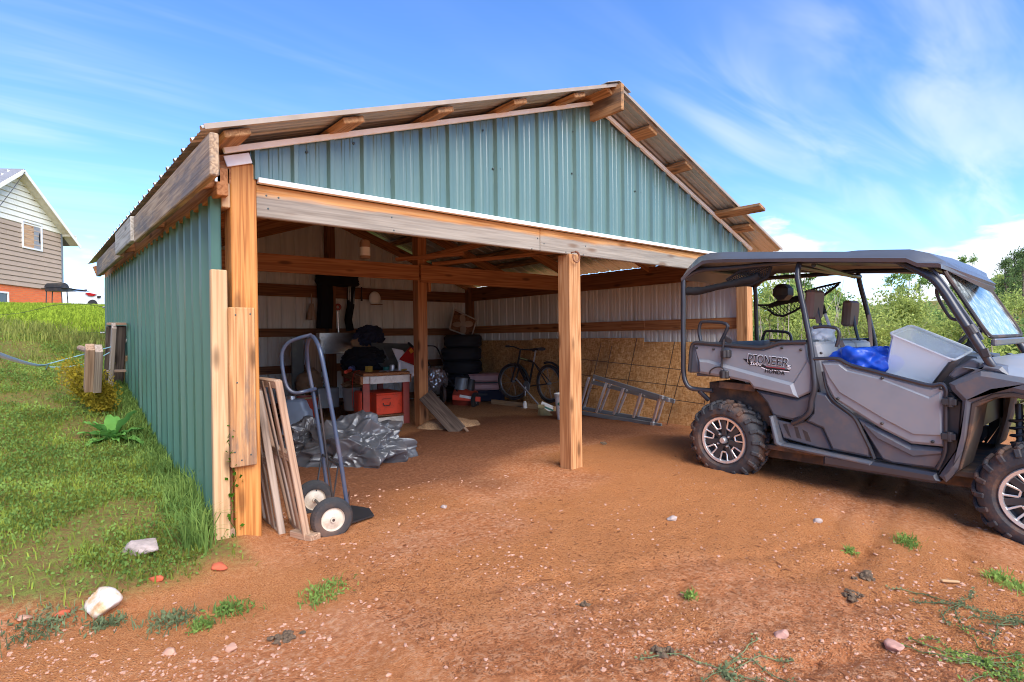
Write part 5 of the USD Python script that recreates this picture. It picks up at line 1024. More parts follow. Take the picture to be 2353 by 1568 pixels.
rings([(0.0, 0.36, 0.24, 0.05, 0.05), (0.02, 0.37, 0.25, 0.05, 0.05), (0.34, 0.33, 0.23, 0.05, 0.03), (0.36, 0.30, 0.21, 0.05, 0.02), (0.46, 0.27, 0.19, 0.06, 0.0), (0.485, 0.2, 0.13, 0.05, 0.0)], 'jug_body', M['canblue'], cn)
MB().lathe([(0.0001, 0.05), (0.055, 0.05), (0.06, 0.04), (0.06, 0.0)], cc+np.array([0, 0, 0.48])-d_*0.04, n=20).build('cap', M['silver'], cn, smooth=35)
# --- workbench
A = np.array([2.52, 3.52, 0.0]); B = np.array([3.19, 3.47, 0.0]); bd = (at(752, 838, 2, 0.70)-A); bd[2] = 0; bd /= np.linalg.norm(bd); bx = (B-A)/np.linalg.norm(B-A); BL = 2.05
bench = thing('workbench', 'heavy timber workbench with red legs and white painted end rails', 'workbench', tuple(A))
Zb = 0.0; TZ = 0.735
C_, D_ = A+bd*BL, B+bd*BL
def zb(p, z): return np.array([p[0], p[1], z])
for k in range(4):
    f0_, f1_ = (k+0.5)/4, 0.166; a = A+(B-A)*f0_; MB().board(zb(a-bd*0.03, TZ+0.02), zb(a+bd*BL, TZ+0.02), np.linalg.norm(B-A)/4-0.004, 0.04).build('top_plank', M['frame'], bench)
for p_, nm in ((A+bx*0.045+bd*0.05, 'leg'), (B-bx*0.045+bd*0.05, 'leg'), (C_+bx*0.045-bd*0.05, 'leg'), (D_-bx*0.045-bd*0.05, 'leg')):
    MB().board(zb(p_, -0.1), zb(p_, TZ-0.1), 0.09, 0.09, up=(bd[0], bd[1], 0)).build(nm, M['redpaint'], bench)
    MB().board(zb(p_, TZ-0.1), zb(p_, TZ), 0.092, 0.092, up=(bd[0], bd[1], 0)).build('leg_cap', M['whitewood'], bench)
MB().board(zb(A-bd*0.02+bx*0.09, TZ-0.055), zb(B-bd*0.02, TZ-0.055), 0.03, 0.10).build('end_rail', M['whitewood'], bench)
MB().board(zb(A-bd*0.0+bx*0.10, 0.10), zb(B-bx*0.10, 0.10), 0.03, 0.13).build('end_rail', M['whitewood'], bench)
MB().board(zb(A-bx*0.018, TZ-0.055), zb(C_-bx*0.018, TZ-0.055), 0.035, 0.11).build('side_rail', M['frame'], bench)
MB().board(zb(B+bx*0.018, TZ-0.055), zb(D_+bx*0.018, TZ-0.055), 0.035, 0.11).build('side_rail', M['frame'], bench)
MB().board(zb(A-bx*0.018+bd*0.1, 0.12), zb(C_-bx*0.018, 0.12), 0.035, 0.14).build('side_rail', M['frame'], bench)
MB().board(zb((A+B)/2+bd*0.05, 0.18), zb((C_+D_)/2, 0.18), 0.5, 0.02).build('shelf', M['frame_dark'], bench)
# red tool chest on the shelf
tb_ = A+bx*0.13+bd*0.10; tl = 0.44
tbx = thing('tool_chest', 'bright red metal tool chest on the lower shelf of the workbench', 'tool chest', tuple(zb(tb_, 0.19)))
def obox(name, o, L, Dp, z0, z1, m, par, ch=0.006): 
    c = o+bx*L/2+bd*Dp/2; return MB().board(zb(c-bx*L/2, (z0+z1)/2), zb(c+bx*L/2, (z0+z1)/2), Dp, z1-z0, c=ch).build(name, M[m], par)
obox('chest_body', tb_, tl, 0.62, 0.192, 0.46, 'orange', tbx)
obox('chest_lid', tb_-bd*0.004-bx*0.004, tl+0.008, 0.628, 0.462, 0.485, 'orange', tbx)
hc = tb_+bx*tl*0.5-bd*0.012
MB().tube(rounded([zb(hc-bx*0.055+bd*0.012, 0.35), zb(hc-bx*0.05-bd*0.012, 0.345), zb(hc-bx*0.045-bd*0.022, 0.315), zb(hc+bx*0.045-bd*0.022, 0.315), zb(hc+bx*0.05-bd*0.012, 0.345), zb(hc+bx*0.055+bd*0.012, 0.35)], 0.02), 0.006, 8).build('chest_handle', M['blackmetal'], tbx, smooth=40)
MB().board(zb(hc-bx*0.07+bd*0.008, 0.405), zb(hc+bx*0.07+bd*0.008, 0.41), 0.012, 0.006).build('drawer_slot', M['blackmetal'], tbx)
rt = thing('red_fuel_can', 'narrow red can between the bucket and the red tool chest under the bench', 'fuel can', tuple(zb(A+bd*0.5, 0.2)))
obox('can_body', A-bx*0.02+bd*0.42, 0.16, 0.2, 0.195, 0.50, 'orange', rt, 0.02); MB().lathe([(0.02, 0), (0.02, 0.04), (0.0001, 0.04)], zb(A+bx*0.06+bd*0.5, 0.5), n=12).build('spout', M['blackplastic'], rt)
def pail(name, label, c, r0, r1, h, m, cat='bucket', rimm=None, parts=True, group=None):
    t = thing(name, label, cat, tuple(c), group=group)
    MB().lathe([(0.0001, 0.004), (r0-0.004, 0.004), (r0, 0), (r1, h), (r1-0.004, h), (r0-0.005, 0.01), (0.0001, 0.012)], c, n=32).build('pail_body', M[m], t, smooth=40)
    MB().lathe([(r1-0.002, h-0.015), (r1+0.006, h-0.013), (r1+0.006, h+0.002), (r1-0.002, h+0.003)], c, n=32, closed=True).build('rim', M[rimm or m], t, smooth=40)
    return t
pail('metal_bucket', 'dull metal bucket under the long side of the workbench', zb(A+bd*0.85-bx*0.02, 0.2), 0.12, 0.15, 0.33, 'galv')
g_ = trimesh.creation.icosphere(3, 1.0)
def blob(name, label, cat, c, rad, m, seed, part='lump', amp=0.6, sub=3, yaw=0.0):
    t = thing(name, label, cat, tuple(c)); MB().add(*crumple(c, rad, seed, yaw, squash=rad[2]*0.6, amp=amp, sub=sub)).build(part, M[m], t, smooth=35); return t
blob('sack', 'pale dusty sack spilling over the metal bucket', 'sack', zb(A+bd*0.95+bx*0.02, 0.56), (0.18, 0.14, 0.06), 'cardboard', 5, 'sackcloth')
pail('red_pail', 'dark red pail with pale rim beside the bench leg', np.array([2.15, 4.6, 0.0]), 0.15, 0.185, 0.42, 'redpaint', rimm='straw')
blob('carton_pile', 'faded cartons piled behind the hand truck at the bench end', 'carton', np.array([2.45, 5.2, 0.55]), (0.2, 0.2, 0.22), 'cardboard', 12, 'carton')
bxx = thing('grey_carton', 'grey printed carton under the bench behind the hand truck', 'carton', (2.55, 4.9, 0.2)); MB().span((2.42, 4.8, 0.2), (2.75, 5.1, 0.5)).build('carton_body', M['labelgrey'], bxx)
tmb = thing('bench_timber', 'long dark timber lying on the dirt along the workbench', 'timber', (2.3, 4.1, 0.05)); MB().board((2.36, 3.65, 0.055), (2.0, 5.4, 0.06), 0.10, 0.09).build('beam', M['darkwood'], tmb)
# things on the bench
blob('black_cloth_heap', 'heap of black cloth on the workbench', 'cloth', zb(A+bd*1.05+bx*0.22, TZ+0.15), (0.42, 0.33, 0.22), 'cloth', 3, 'cloth', amp=0.5, sub=4, yaw=1.9)
hd = thing('scuffed_panel', 'mouldy grey moulded vehicle panel propped on the workbench', 'panel', tuple(zb(A+bd*0.7+bx*0.45, TZ)))
hpn = np.array([-0.35, -0.55, 0.75]); hp0 = zb(A+bd*0.62+bx*0.52, TZ+0.15)
corner = [onp(X, Y, hp0, hpn) for X, Y in ((853, 788), (945, 790), (990, 862), (910, 848), (862, 838))]
mb = MB(); c0 = np.mean(corner, 0); nn = hpn/np.linalg.norm(hpn); K = 5
mb.add(np.vstack([corner, np.array(corner)-nn*0.02]), [(i, (i+1) % K, K+(i+1) % K, K+i) for i in range(K)]); mb.add(np.vstack([corner, c0+nn*0.02]), [(i, (i+1) % K, K) for i in range(K)]); mb.add(np.vstack([np.array(corner)-nn*0.02, c0-nn*0.02]), [((i+1) % K, i, K) for i in range(K)])
mb.build('panel_skin', M['smoke'], hd, smooth=20)
for (xa, ya, xb, yb) in ((880, 800, 892, 826), (912, 802, 930, 830)): MB().board(onp(xa, ya, hp0+nn*0.02, hpn), onp(xb, yb, hp0+nn*0.02, hpn), 0.02, 0.012, up=nn).build('panel_rib', M['aludark'], hd)
MB().board(onp(938, 788, hp0+nn*0.05, hpn), onp(968, 815, hp0+nn*0.05, hpn), 0.03, 0.03, up=nn).build('bar', M['blackplastic'], hd)
lt = thing('tail_lamp', 'red triangular vehicle lamp with an amber corner at the bench end', 'lamp', tuple(zb(B+bd*0.25, TZ)))
lp0 = zb(B+bd*0.25-bx*0.02, TZ+0.15); ln = np.array([-FWD[0], -FWD[1], 0.3])
tri = [onp(X, Y, lp0, ln) for X, Y in ((917, 826), (942, 797), (962, 805), (958, 842))]
def slab(pts, n, t): 
    n = np.asarray(n)/np.linalg.norm(n); K = len(pts); p = np.array(pts); c = p.mean(0); mb = MB(); fr = c+(p-c)*0.9+n*t
    mb.add(np.vstack([p, fr, p-n*t]), [(i, (i+1) % K, K+(i+1) % K, K+i) for i in range(K)]+[(2*K+i, 2*K+(i+1) % K, (i+1) % K, i) for i in range(K)]); mb.add(np.vstack([fr, fr.mean(0)]), [(i, (i+1) % K, K) for i in range(K)]); mb.add(np.vstack([p-n*t, c-n*t]), [((i+1) % K, i, K) for i in range(K)]); return mb
slab(tri, ln, 0.02).build('lens', M['tailred'], lt); slab([onp(X, Y, lp0+ln*0.03, ln) for X, Y in ((939, 806), (945, 800), (951, 808), (944, 813))], ln, 0.008).build('reflector', M['amber'], lt)
slab([onp(X, Y, lp0-ln*0.04, ln) for X, Y in ((900, 800), (925, 805), (965, 850), (945, 868), (930, 868))], ln, 0.01).build('backing', M['white'], lt)
pw = thing('power_tool', 'dusty violet power tool with red grip lying on the front of the bench', 'power tool', tuple(zb(A+bd*0.15+bx*0.3, TZ+0.04)))
pa, pb = onp(805, 848, zb(A+bd*0.15+bx*0.1, TZ+0.07), (0, 0, 1)), onp(850, 838, zb(A+bd*0.15, TZ+0.07), (0, 0, 1))
MB().tube([pa, pa*.7+pb*.3, pa*.4+pb*.6, pb], [0.035, 0.055, 0.05, 0.03], 10).build('housing', M['purple'], pw, smooth=40)
MB().tube([pa-(pb-pa)*0.2-np.array([0, 0, .03]), pa-np.array([0, 0, .02])], 0.025, 10).build('battery', M['orange'], pw, smooth=40)
MB().tube([pb*0.7+pa*.3+np.array([0, 0, .05]), pb+np.array([0.05, 0.05, 0.06])], 0.022, 10).build('grip', M['orange'], pw, smooth=40)
MB().board(pb, pb+np.array([0.33, 0.12, 0.03]), 0.03, 0.008).build('blade', M['alu'], pw)
yb_ = thing('yellow_box', 'small yellow box beside the power tool on the bench', 'box', tuple(zb(A+bd*0.35+bx*0.16, TZ+0.04))); yy_ = zb(A+bd*0.33+bx*0.14, TZ+0.08); MB().box(yy_, (0.08, 0.07, 0.08), 0.4).build('box_body', M['yellow'], yb_)
fx = thing('foil_carton', 'foil-faced carton standing against the rear wall behind the bench', 'carton', (2.9, 5.5, 0.8)); p0, p1 = at(770, 792, 1, 5.4), at(815, 765, 1, 5.4)
MB().span((p0[0]-0.3, 5.3, 1.0), (p1[0], 5.45, p1[2])).build('carton_body', M['silver'], fx)
kb = thing('dark_jacket', 'dark navy jacket draped over brown cardboard above the bench', 'jacket', tuple(at(845, 780, 1, 5.0))); cb_ = at(838, 782, 1, 4.9)
MB().add(*crumple(at(848, 775, 1, 4.9), (0.30, 0.14, 0.19), 21, 0.3, squash=0.3, amp=0.45, sub=4, fold=0.2)).build('jacket_cloth', M['navy'], kb, smooth=30)
ck = thing('cardboard_flap', 'torn brown cardboard flap under the navy jacket', 'cardboard', tuple(cb_)); slab([at(X, Y, 1, 4.8) for X, Y in ((805, 785), (825, 768), (872, 790), (830, 806), (812, 800))], (0, -1, 0.2), 0.006).build('flap', M['cardboard'], ck)
wp = thing('grey_post_panel', 'tall grey-green board standing against the rear wall', 'board', (2.4, 5.3, 0.3)); xa, xb = at(670, 830, 1, 5.3)[0], at(697, 830, 1, 5.3)[0]; MB().span((xa, 5.28, 0.0), (xb, 5.32, 1.26)).build('board_face', M['smoke'], wp)
wq = thing('plywood_scrap', 'upright brown plywood strip beside the grey-green board', 'board', (2.7, 5.35, 0.3)); xa, xb = at(702, 830, 1, 5.3)[0], at(738, 830, 1, 5.3)[0]; MB().span((xa, 5.30, 0.0), (xb, 5.33, 1.24)).build('board_face', M['oldwood'], wq)
# wall tools and jars
def hang(name, label, cat, px, pts, m, r=0.02, y=5.95):
    t = thing(name, label, cat, tuple(at(*pts[0], 1, y))); MB().tube([at(a, b, 1, y) for a, b in pts], r, 8).build('shaft', M[m], t, smooth=40); return t
h1 = hang('paddle_tool', 'pair of tan wooden handles hanging on the rear wall', 'hand tool', 0, [(715, 675), (716, 700)], 'oldwood', 0.012)
for dx in (-4, 4): MB().tube([at(716+dx*0.3, 698, 1, 5.93), at(716+dx*1.2, 735, 1, 5.93)], [0.025, 0.05], 8).build('handle', M['fanblade'], h1, smooth=40)
h2 = hang('long_wrench', 'shiny steel wrench hanging lowest on the rear wall', 'hand tool', 0, [(776, 715), (778, 765)], 'silver', 0.02)
MB().lathe([(0.03, -0.02), (0.06, -0.02), (0.06, 0.02), (0.03, 0.02)], at(776, 706, 1, 5.95), axis=(0, 1, 0), n=14, closed=True).build('ring', M['redpaint'], h2)
h3 = hang('chain_bundle', 'dark chains and straps hanging together from the rear girt', 'chain', 0, [(808, 650), (806, 700), (800, 735), (805, 760)], 'cloth', 0.07)
for k in range(4): MB().tube([at(800+k*4, 655, 1, 5.9), at(801+k*4, 690+k*3, 1, 5.9)], 0.012, 6).build('strand', M['silver'], h3)
h4 = hang('dark_coat', 'black coat hanging on the rear post', 'coat', 0, [(745, 625), (748, 700), (745, 755)], 'cloth', 0.14)
blob('hanging_tarp', 'black bundled cloth hanging from the rear girt above the chains', 'cloth', at(775, 640, 1, 5.9), (0.4, 0.12, 0.22), 'cloth', 31, 'cloth')
sp_ = thing('screwdriver', 'small dark hanging tool beside the white jar', 'hand tool', tuple(at(831, 665, 1, 5.95))); MB().tube([at(831, 660, 1, 5.95), at(831, 685, 1, 5.95)], 0.01, 6).build('shaft', M['blackmetal'], sp_); MB().tube([at(831, 683, 1, 5.95), at(831, 692, 1, 5.95)], 0.02, 6).build('grip', M['blackplastic'], sp_)
jr = thing('labelled_jar', 'cream-labelled jar standing on the inner cross beam', 'jar', tuple(at(840, 596, 1, 3.05)))
jc = at(839, 594, 1, 3.05); s_ = 0.063
MB().lathe([(0.0001, 0), (s_*0.92, 0), (s_, 0.02), (s_, 0.19), (s_*0.8, 0.225), (0.03, 0.23), (0.0001, 0.23)], jc, n=24).build('jar_glass', M['oldwood'], jr, smooth=40)
MB().lathe([(s_*1.01, 0.03), (s_*1.02, 0.03), (s_*1.02, 0.135), (s_*1.01, 0.135)], jc, n=24, closed=True).build('label', M['cream'], jr, smooth=40)
cp = thing('cream_cap', 'pale cream cap hanging on the rear girt', 'cap', tuple(at(860, 688, 1, 5.9))); cq = at(861, 686, 1, 5.9); g = trimesh.creation.icosphere(3, 1.0); v = np.array(g.vertices)*np.array([0.11, 0.07, 0.125])
MB().add(v+cq, g.faces).build('crown', M['cream'], cp, smooth=50); MB().board(cq+np.array([-0.10, -0.07, -0.115]), cq+np.array([0.10, -0.07, -0.115]), 0.09, 0.012, c=0.004).build('brim', M['oldwood'], cp)
# --- ramp boards by the inner post
rb = thing('leaning_planks', 'two planks leaning together against the foot of the inner post', 'planks', tuple(floorpt(1040, 985)))
fa = floorpt(1066, 992); ta_ = atd(fa+np.array([0.15, 0.45, 0]), 988, 908)
MB().board(fa-RIGHT*0.06, ta_-RIGHT*0.06, 0.20, 0.03, up=(-0.6, -0.55, 0.5)).build('plank', M['darkwood'], rb); MB().board(fa+RIGHT*0.05, ta_+RIGHT*0.05, 0.03, 0.045, up=(-0.6, -0.55, 0.5)).build('plank', M['oldwood'], rb)
sd = thing('sawdust_heap', 'low pale heap of sawdust round the foot of the inner post', 'sawdust', (3.3, 2.9, 0)); M['sawdust'] = plain('pale_sawdust', (0.42, 0.245, 0.125), rough=0.95, vary=0.45, scale=70, bump=0.6, bscale=140)
g = trimesh.creation.icosphere(4, 1.0); v = np.array(g.vertices)*np.array([0.5, 0.38, 0.17]); v *= (1+0.4*(meshkit.fbm(v*6, 3, 4)-0.5))[:, None]; MB().add(v+np.array([3.45, 2.86, -0.01]), g.faces).build('heap', M['sawdust'], sd, smooth=60)
# --- tyre stack and box fan
M['oldtyre'] = plain('old_black_tyre', (0.016, 0.017, 0.021), rough=0.8, bump=0.2)
tx, ty = 5.55, 5.35
cpx = [(1064, 786), (1060, 812), (1062, 838), (1061, 862), (1062, 888)]
zs = [1.17, 0.925, 0.68, 0.435, 0.19]
for k in range(5):
    ox = float(at(cpx[k][0], 800, 1, ty)[0])
    t = thing('stacked_tyre', ['topmost tyre of the black tyre stack, under the box fan', 'second tyre from the top of the stack in the rear corner', 'third tyre from the top, in the middle of the corner stack', 'second tyre from the bottom of the corner stack', 'lowest tyre of the corner stack behind the mower'][k], 'tyre', (ox, ty, zs[k]), group='tyres stacked in the rear corner')
    R = [0.36, 0.385, 0.375, 0.37, 0.37][k]; h = 0.12
    MB().lathe([(0.19, -h+0.01), (0.215, -h), (R-0.05, -h), (R-0.012, -h+0.03), (R, -h+0.05), (R, -0.03), (R-0.006, -0.025), (R-0.006, 0.025), (R, 0.03), (R, h-0.05), (R-0.012, h-0.03), (R-0.05, h), (0.215, h), (0.19, h-0.01)], (ox, ty, zs[k]+0.0), n=36, closed=True).build('carcass', M['oldtyre'], t, smooth=40)
fn = thing('box_fan', 'square cream box fan tilted on top of the tyre stack', 'box fan', tuple(at(1062, 765, 1, 5.5)))
fp0 = at(1062, 745, 1, 5.42); fnn = np.array([-0.5, -0.85, 0.25]); fnn /= np.linalg.norm(fnn)
q = [onp(X, Y, fp0, fnn) for X, Y in ((1047, 712), (1096, 738), (1088, 771), (1034, 757))]
q = [onp(X, Y, fp0, fnn) for X, Y in ((1044, 711), (1095, 736), (1083, 775), (1033, 757))]
MB().tube(rounded(q, 0.03, 4, closed=True), 0.013, 8, closed=True).build('frame', M['fanframe'], fn, smooth=40)
slab([p-fnn*0.06 for p in q], fnn, 0.008).build('back_grille', M['frame_dark'], fn)
cf = np.mean(q, 0)-fnn*0.02; e1 = (q[1]-q[0])/np.linalg.norm(q[1]-q[0]); e2 = np.cross(fnn, e1)
for k in range(4):
    a = k*math.pi/2+0.5; c_ = cf+0.105*(math.cos(a)*e1+math.sin(a)*e2); u1 = math.cos(a)*e1+math.sin(a)*e2; u2 = np.cross(fnn, u1); th = np.linspace(0, 2*math.pi, 14, endpoint=False)
    slab([c_+0.095*math.cos(t)*u1+0.058*math.sin(t)*(u2+0.4*fnn) for t in th], fnn, 0.004).build('blade', M['fanblade'], fn, smooth=40)
MB().lathe([(0.0001, 0.02), (0.05, 0.02), (0.055, -0.03), (0.0001, -0.03)], cf, axis=fnn, n=20).build('hub', M['fanblade'], fn, smooth=40)
# --- mower
mw = floorpt(1060, 933); mo = thing('lawn_mower', 'red push mower with black handle and grey foil bag', 'lawn mower', tuple(mw))
def mp(px, py, back=0.0): return atd(mw+np.array([FWD[0], FWD[1], 0])*back, px, py)
q = [mp(1040, 915), mp(1105, 912), mp(1100, 898, .35), mp(1042, 903, .35)]
MB().tube([mp(1046, 912, .25), mp(1072, 915, .2), mp(1098, 915, .2)], [0.17, 0.2, 0.12], 10).build('deck', M['redpaint'], mo, smooth=40)
MB().board(mp(1040, 914, -.05), mp(1104, 918, -.05), 0.03, 0.08).build('deck_skirt', M['orange'], mo); MB().board(mp(1056, 910, -.07), mp(1085, 915, -.07), 0.004, 0.045).build('badge', M['white'], mo)
for (X, Y) in ((1018, 905), (1092, 922)):
    c = mp(X, Y, 0.0); MB().lathe([(0.05, -0.025), (0.135, -0.03), (0.15, -0.02), (0.15, 0.02), (0.135, 0.03), (0.05, 0.025)], c, axis=(0.9, -0.35, 0) if X < 1050 else (0.5, -.8, 0), n=26, closed=True).build('wheel', M['blackrubber'], mo, smooth=40); MB().lathe([(0.0001, 0.02), (0.06, 0.02), (0.12, 0.012), (0.12, -0.02), (0.0001, -0.02)], c, axis=(0.9, -0.35, 0) if X < 1050 else (0.5, -.8, 0), n=20).build('hub', M['aludark'], mo, smooth=40)
MB().tube([mp(1060, 895, .2), mp(1062, 868, .2)], [0.13, 0.12], 14).build('engine', M['aludark'], mo, smooth=40); MB().tube([mp(1078, 900, .2), mp(1082, 872, .2)], [0.10, 0.07], 12).build('engine_shroud', M['blackplastic'], mo, smooth=40)
MB().tube(rounded([mp(1055, 905, .1), mp(1027, 865, .2), mp(1018, 832, .3), mp(1006, 802, .4), mp(998, 795, .4), mp(980, 795, .4)], 0.08), 0.013, 8).build('handle', M['blackmetal'], mo, smooth=40)
MB().tube(rounded([mp(1020, 902, .5), mp(1002, 865, .55), mp(985, 835, .6), mp(975, 815, .6)], 0.08), 0.013, 8).build('handle', M['blackmetal'], mo, smooth=40)
MB().add(*crumple(mp(998, 875, .55), (0.24, 0.24, 0.26), 14, 0, squash=0.3, amp=0.5, sub=4)).build('bag', M['silver'], mo, smooth=28)
# --- suitcase on a black case
sc_ = thing('suitcase', 'dusty pink hard-shell suitcase lying on a black case', 'suitcase', (5.6, 4.6, 0.4))
so = floorpt(1105, 925); so = so+np.array([0.1, 0.15, 0])
sdx = np.array([0.80, -0.60, 0]); sdx /= np.linalg.norm(sdx); sdy = np.array([-sdx[1], sdx[0], 0])
s0, s1 = atd(so, 1062, 880), atd(so, 1152, 880); Ls = np.linalg.norm(s1-s0)*1.0; cs = (s0+s1)/2+sdy*0.16
zt_, zb_ = atd(so, 1105, 862)[2], atd(so, 1105, 897)[2]
for (z0, z1, nm) in ((zb_, (zt_+zb_)/2-0.008, 'lower_shell'), ((zt_+zb_)/2+0.008, zt_+0.02, 'upper_shell')):
    MB().board(zb(cs-sdx*Ls/2, (z0+z1)/2), zb(cs+sdx*Ls/2, (z0+z1)/2), 0.42, z1-z0, c=0.035).build(nm, M['pink'], sc_, smooth=35)
MB().board(zb(cs-sdx*Ls*.495, (zt_+zb_)/2), zb(cs+sdx*Ls*.495, (zt_+zb_)/2), 0.41, 0.02).build('zip_band', M['blackplastic'], sc_)
for fx_ in (0.0, 0.97):
    for z_ in (zb_+0.02, zt_-0.0):
        p_ = zb(cs-sdx*Ls/2+sdx*Ls*(0.02+fx_*0.98)-sdy*0.215, z_-0.015); MB().lathe([(0.0001, 0.02), (0.022, 0.02), (0.028, 0.0), (0.028, -0.02)], p_, axis=-sdy, n=14).build('castor', M['blackplastic'], sc_, smooth=40)
bc = thing('black_case', 'long black case under the pink suitcase', 'case', tuple(zb(cs, 0.2))); MB().board(zb(cs-sdx*0.42, zb_/2+0.02), zb(cs+sdx*0.42, zb_/2+0.02), 0.44, max(zb_-0.05, 0.1), c=0.02).build('case_body', M['navy'], bc); MB().board(zb(cs-sdx*0.1-sdy*0.23, zb_*0.7), zb(cs+sdx*0.1-sdy*0.23, zb_*0.7), 0.02, 0.03).build('handle', M['blackplastic'], bc)
# --- bicycle
bk = thing('bicycle', 'black mountain bicycle with pale lime markings by the strand board', 'bicycle', (5.75, 4.2, 0.1))
bw = np.array([5.66, 4.3, 0.0]); bnn = np.array([-0.985, 0.06, 0.0]); bnn /= np.linalg.norm(bnn)
def bp(px, py, off=0.0): return onp(px, py, bw+bnn*off, bnn)
bdir = np.cross(bnn, [0, 0, 1.0])
cF, cR = bp(1180, 877), bp(1262, 882)
rad_ = abs(bp(1180, 838)[2]-cF[2])
fdir = np.array([-0.75, -0.66, 0]);  fdir /= np.linalg.norm(fdir)
for c, axw, r_ in ((cF, np.array([-0.93, -0.30, 0]), rad_*1.0), (cR, bnn, rad_*0.97)):
    axw = axw/np.linalg.norm(axw); d_, s1, s2 = frame(axw, (0, 0, 1)); th = np.linspace(0, 2*math.pi, 40, endpoint=False)
    tk = MB().tube([c+r_*(math.cos(t)*s1+math.sin(t)*s2) for t in th], 0.026, 8, closed=True)
    wtp = tk.build('wheel', M['blackrubber'], bk, smooth=40)
    MB().tube([c+(r_-0.035)*(math.cos(t)*s1+math.sin(t)*s2) for t in th], 0.011, 6, closed=True).build('rim', M['aludark'], wtp, smooth=40)
    sp = MB()
    for k in range(16): a = k/16*2*math.pi; sp.tube([c+d_*0.02*(-1)**k, c+(r_-0.03)*(math.cos(a+.2*(-1)**k)*s1+math.sin(a+.2*(-1)**k)*s2)], 0.0016, 4, caps=False)
    sp.build('spokes', M['aludark'], wtp); MB().tube([c-d_*0.04, c+d_*0.04], 0.02, 10).build('hub', M['aludark'], wtp, smooth=40)
fr = {'head': bp(1192, 823), 'head2': bp(1190, 838), 'seat': bp(1226, 832), 'bb': bp(1215, 888), 'st': bp(1231, 806)}
for a, b, r_ in (('head', 'seat', 0.021), ('head2', 'bb', 0.024), ('seat', 'bb', 0.018)): MB().tube([fr[a], fr[b]], r_, 10).build('frame_tube', M['blackmetal'], bk, smooth=40)
MB().tube([fr['head']*0.85+fr['seat']*0.15+bnn*0.018+np.array([0, 0, .008]), fr['head']*0.35+fr['seat']*0.65+bnn*0.018+np.array([0, 0, .008])], 0.009, 6).build('frame_stripe', M['lime'], bk)
for sgn in (-1, 1):
    MB().tube([cF+sgn*bnn*0.05, fr['head2']+sgn*bnn*0.04], 0.016, 8).build('fork_leg', M['blackmetal'], bk, smooth=40); MB().tube([cR+sgn*bnn*0.05, fr['bb']], 0.010, 8).build('chain_stay', M['blackmetal'], bk, smooth=40); MB().tube([cR+sgn*bnn*0.05, fr['seat']], 0.009, 8).build('seat_stay', M['blackmetal'], bk, smooth=40)
MB().tube([fr['head2'], bp(1196, 803)], 0.018, 10).build('stem', M['blackmetal'], bk, smooth=40)
MB().tube([bp(1163, 796, 0.28), bp(1180, 797, 0.15), bp(1196, 803, 0), bp(1212, 804, -0.15), bp(1232, 806, -0.28)], 0.012, 8).build('handlebar', M['blackmetal'], bk, smooth=40)
for X, Y, o in ((1166, 796, 0.26), (1228, 806, -0.26)): MB().tube([bp(X-5, Y, o+0.03), bp(X+5, Y, o-0.03)], 0.019, 8).build('grip', M['blackrubber'], bk, smooth=40)
MB().tube([fr['seat'], fr['st']], 0.014, 8).build('seat_post', M['alu'], bk, smooth=40)
st = fr['st']+np.array([0, 0, 0.02]); mb = MB(); mb.tube([bp(1220, 802), bp(1232, 801), bp(1245, 800)], [0.025, 0.06, 0.085], 12); v = mb.v[0]; v[:, 2] = st[2]+(v[:, 2]-st[2])*0.35; mb.build('saddle', M['blackrubber'], bk, smooth=40)
MB().lathe([(0.0001, 0.005), (0.09, 0.005), (0.092, -0.003), (0.0001, -0.003)], fr['bb']+bnn*0.05, axis=bnn, n=24).build('chain_ring', M['aludark'], bk); MB().tube([fr['bb']+bnn*0.07, fr['bb']+bnn*0.08-np.array([0, 0, 0.16])], 0.012, 8).build('crank', M['alu'], bk, smooth=40)
th = np.linspace(-0.3, 1.9, 12); MB().tube([cR+(rad_+0.05)*(math.cos(t)*bdir*-1+math.sin(t)*np.array([0, 0, 1])) for t in th], 0.02, 6).build('mudguard', M['blackplastic'], bk, smooth=40)
# --- broom, dust pan, bottle, long plank
br = thing('broom', 'straw broom with a pale grey handle leaning on the floor', 'broom', tuple(floorpt(1255, 958)))
fb0 = floorpt(1256, 955); ba, bb_ = atd(fb0+np.array([0.35, 0.75, 0]), 1185, 870), atd(fb0, 1242, 938)+np.array([0, 0, 0.02])
MB().tube([ba, bb_], 0.013, 10).build('handle', M['labelgrey'], br, smooth=40)
mb = MB()
for k in range(90):
    a = rnd.uniform(-1, 1); e = bb_+RIGHT*0.10*a+RIGHT*0.10+np.array([rnd.uniform(-.05, .05), rnd.uniform(-.05, .05), -bb_[2]+0.01]); mb.tube([bb_+RIGHT*0.03*a, e], 0.003, 3, caps=False)
mb.build('bristles', M['straw'], br); MB().tube([bb_-RIGHT*0.04, bb_+RIGHT*0.06], 0.035, 10).build('ferrule', M['straw'], br, smooth=40)
dp = thing('dustpan', 'white and green dustpan lying behind the broom head', 'dustpan', tuple(floorpt(1260, 935))); d0 = floorpt(1263, 945)
for k, m_ in enumerate(('white', 'labelgreen', 'white')): MB().board(atd(d0, 1244+k*1, 926+k*4), atd(d0, 1272, 938+k*4), 0.06, 0.008, up=(-0.5, -0.6, 0.5)).build('blade', M[m_], dp)
bt = thing('spray_bottle', 'white spray bottle lying by the long plank', 'bottle', tuple(floorpt(1207, 935))); b0 = floorpt(1208, 938)
MB().tube([atd(b0, 1207, 938), atd(b0, 1206, 928), atd(b0, 1206, 922)], [0.035, 0.035, 0.02], 10).build('bottle_body', M['white'], bt, smooth=40); MB().tube([atd(b0, 1198, 938), atd(b0, 1215, 946)], 0.014, 8).build('nozzle', M['labelgrey'], bt, smooth=40)
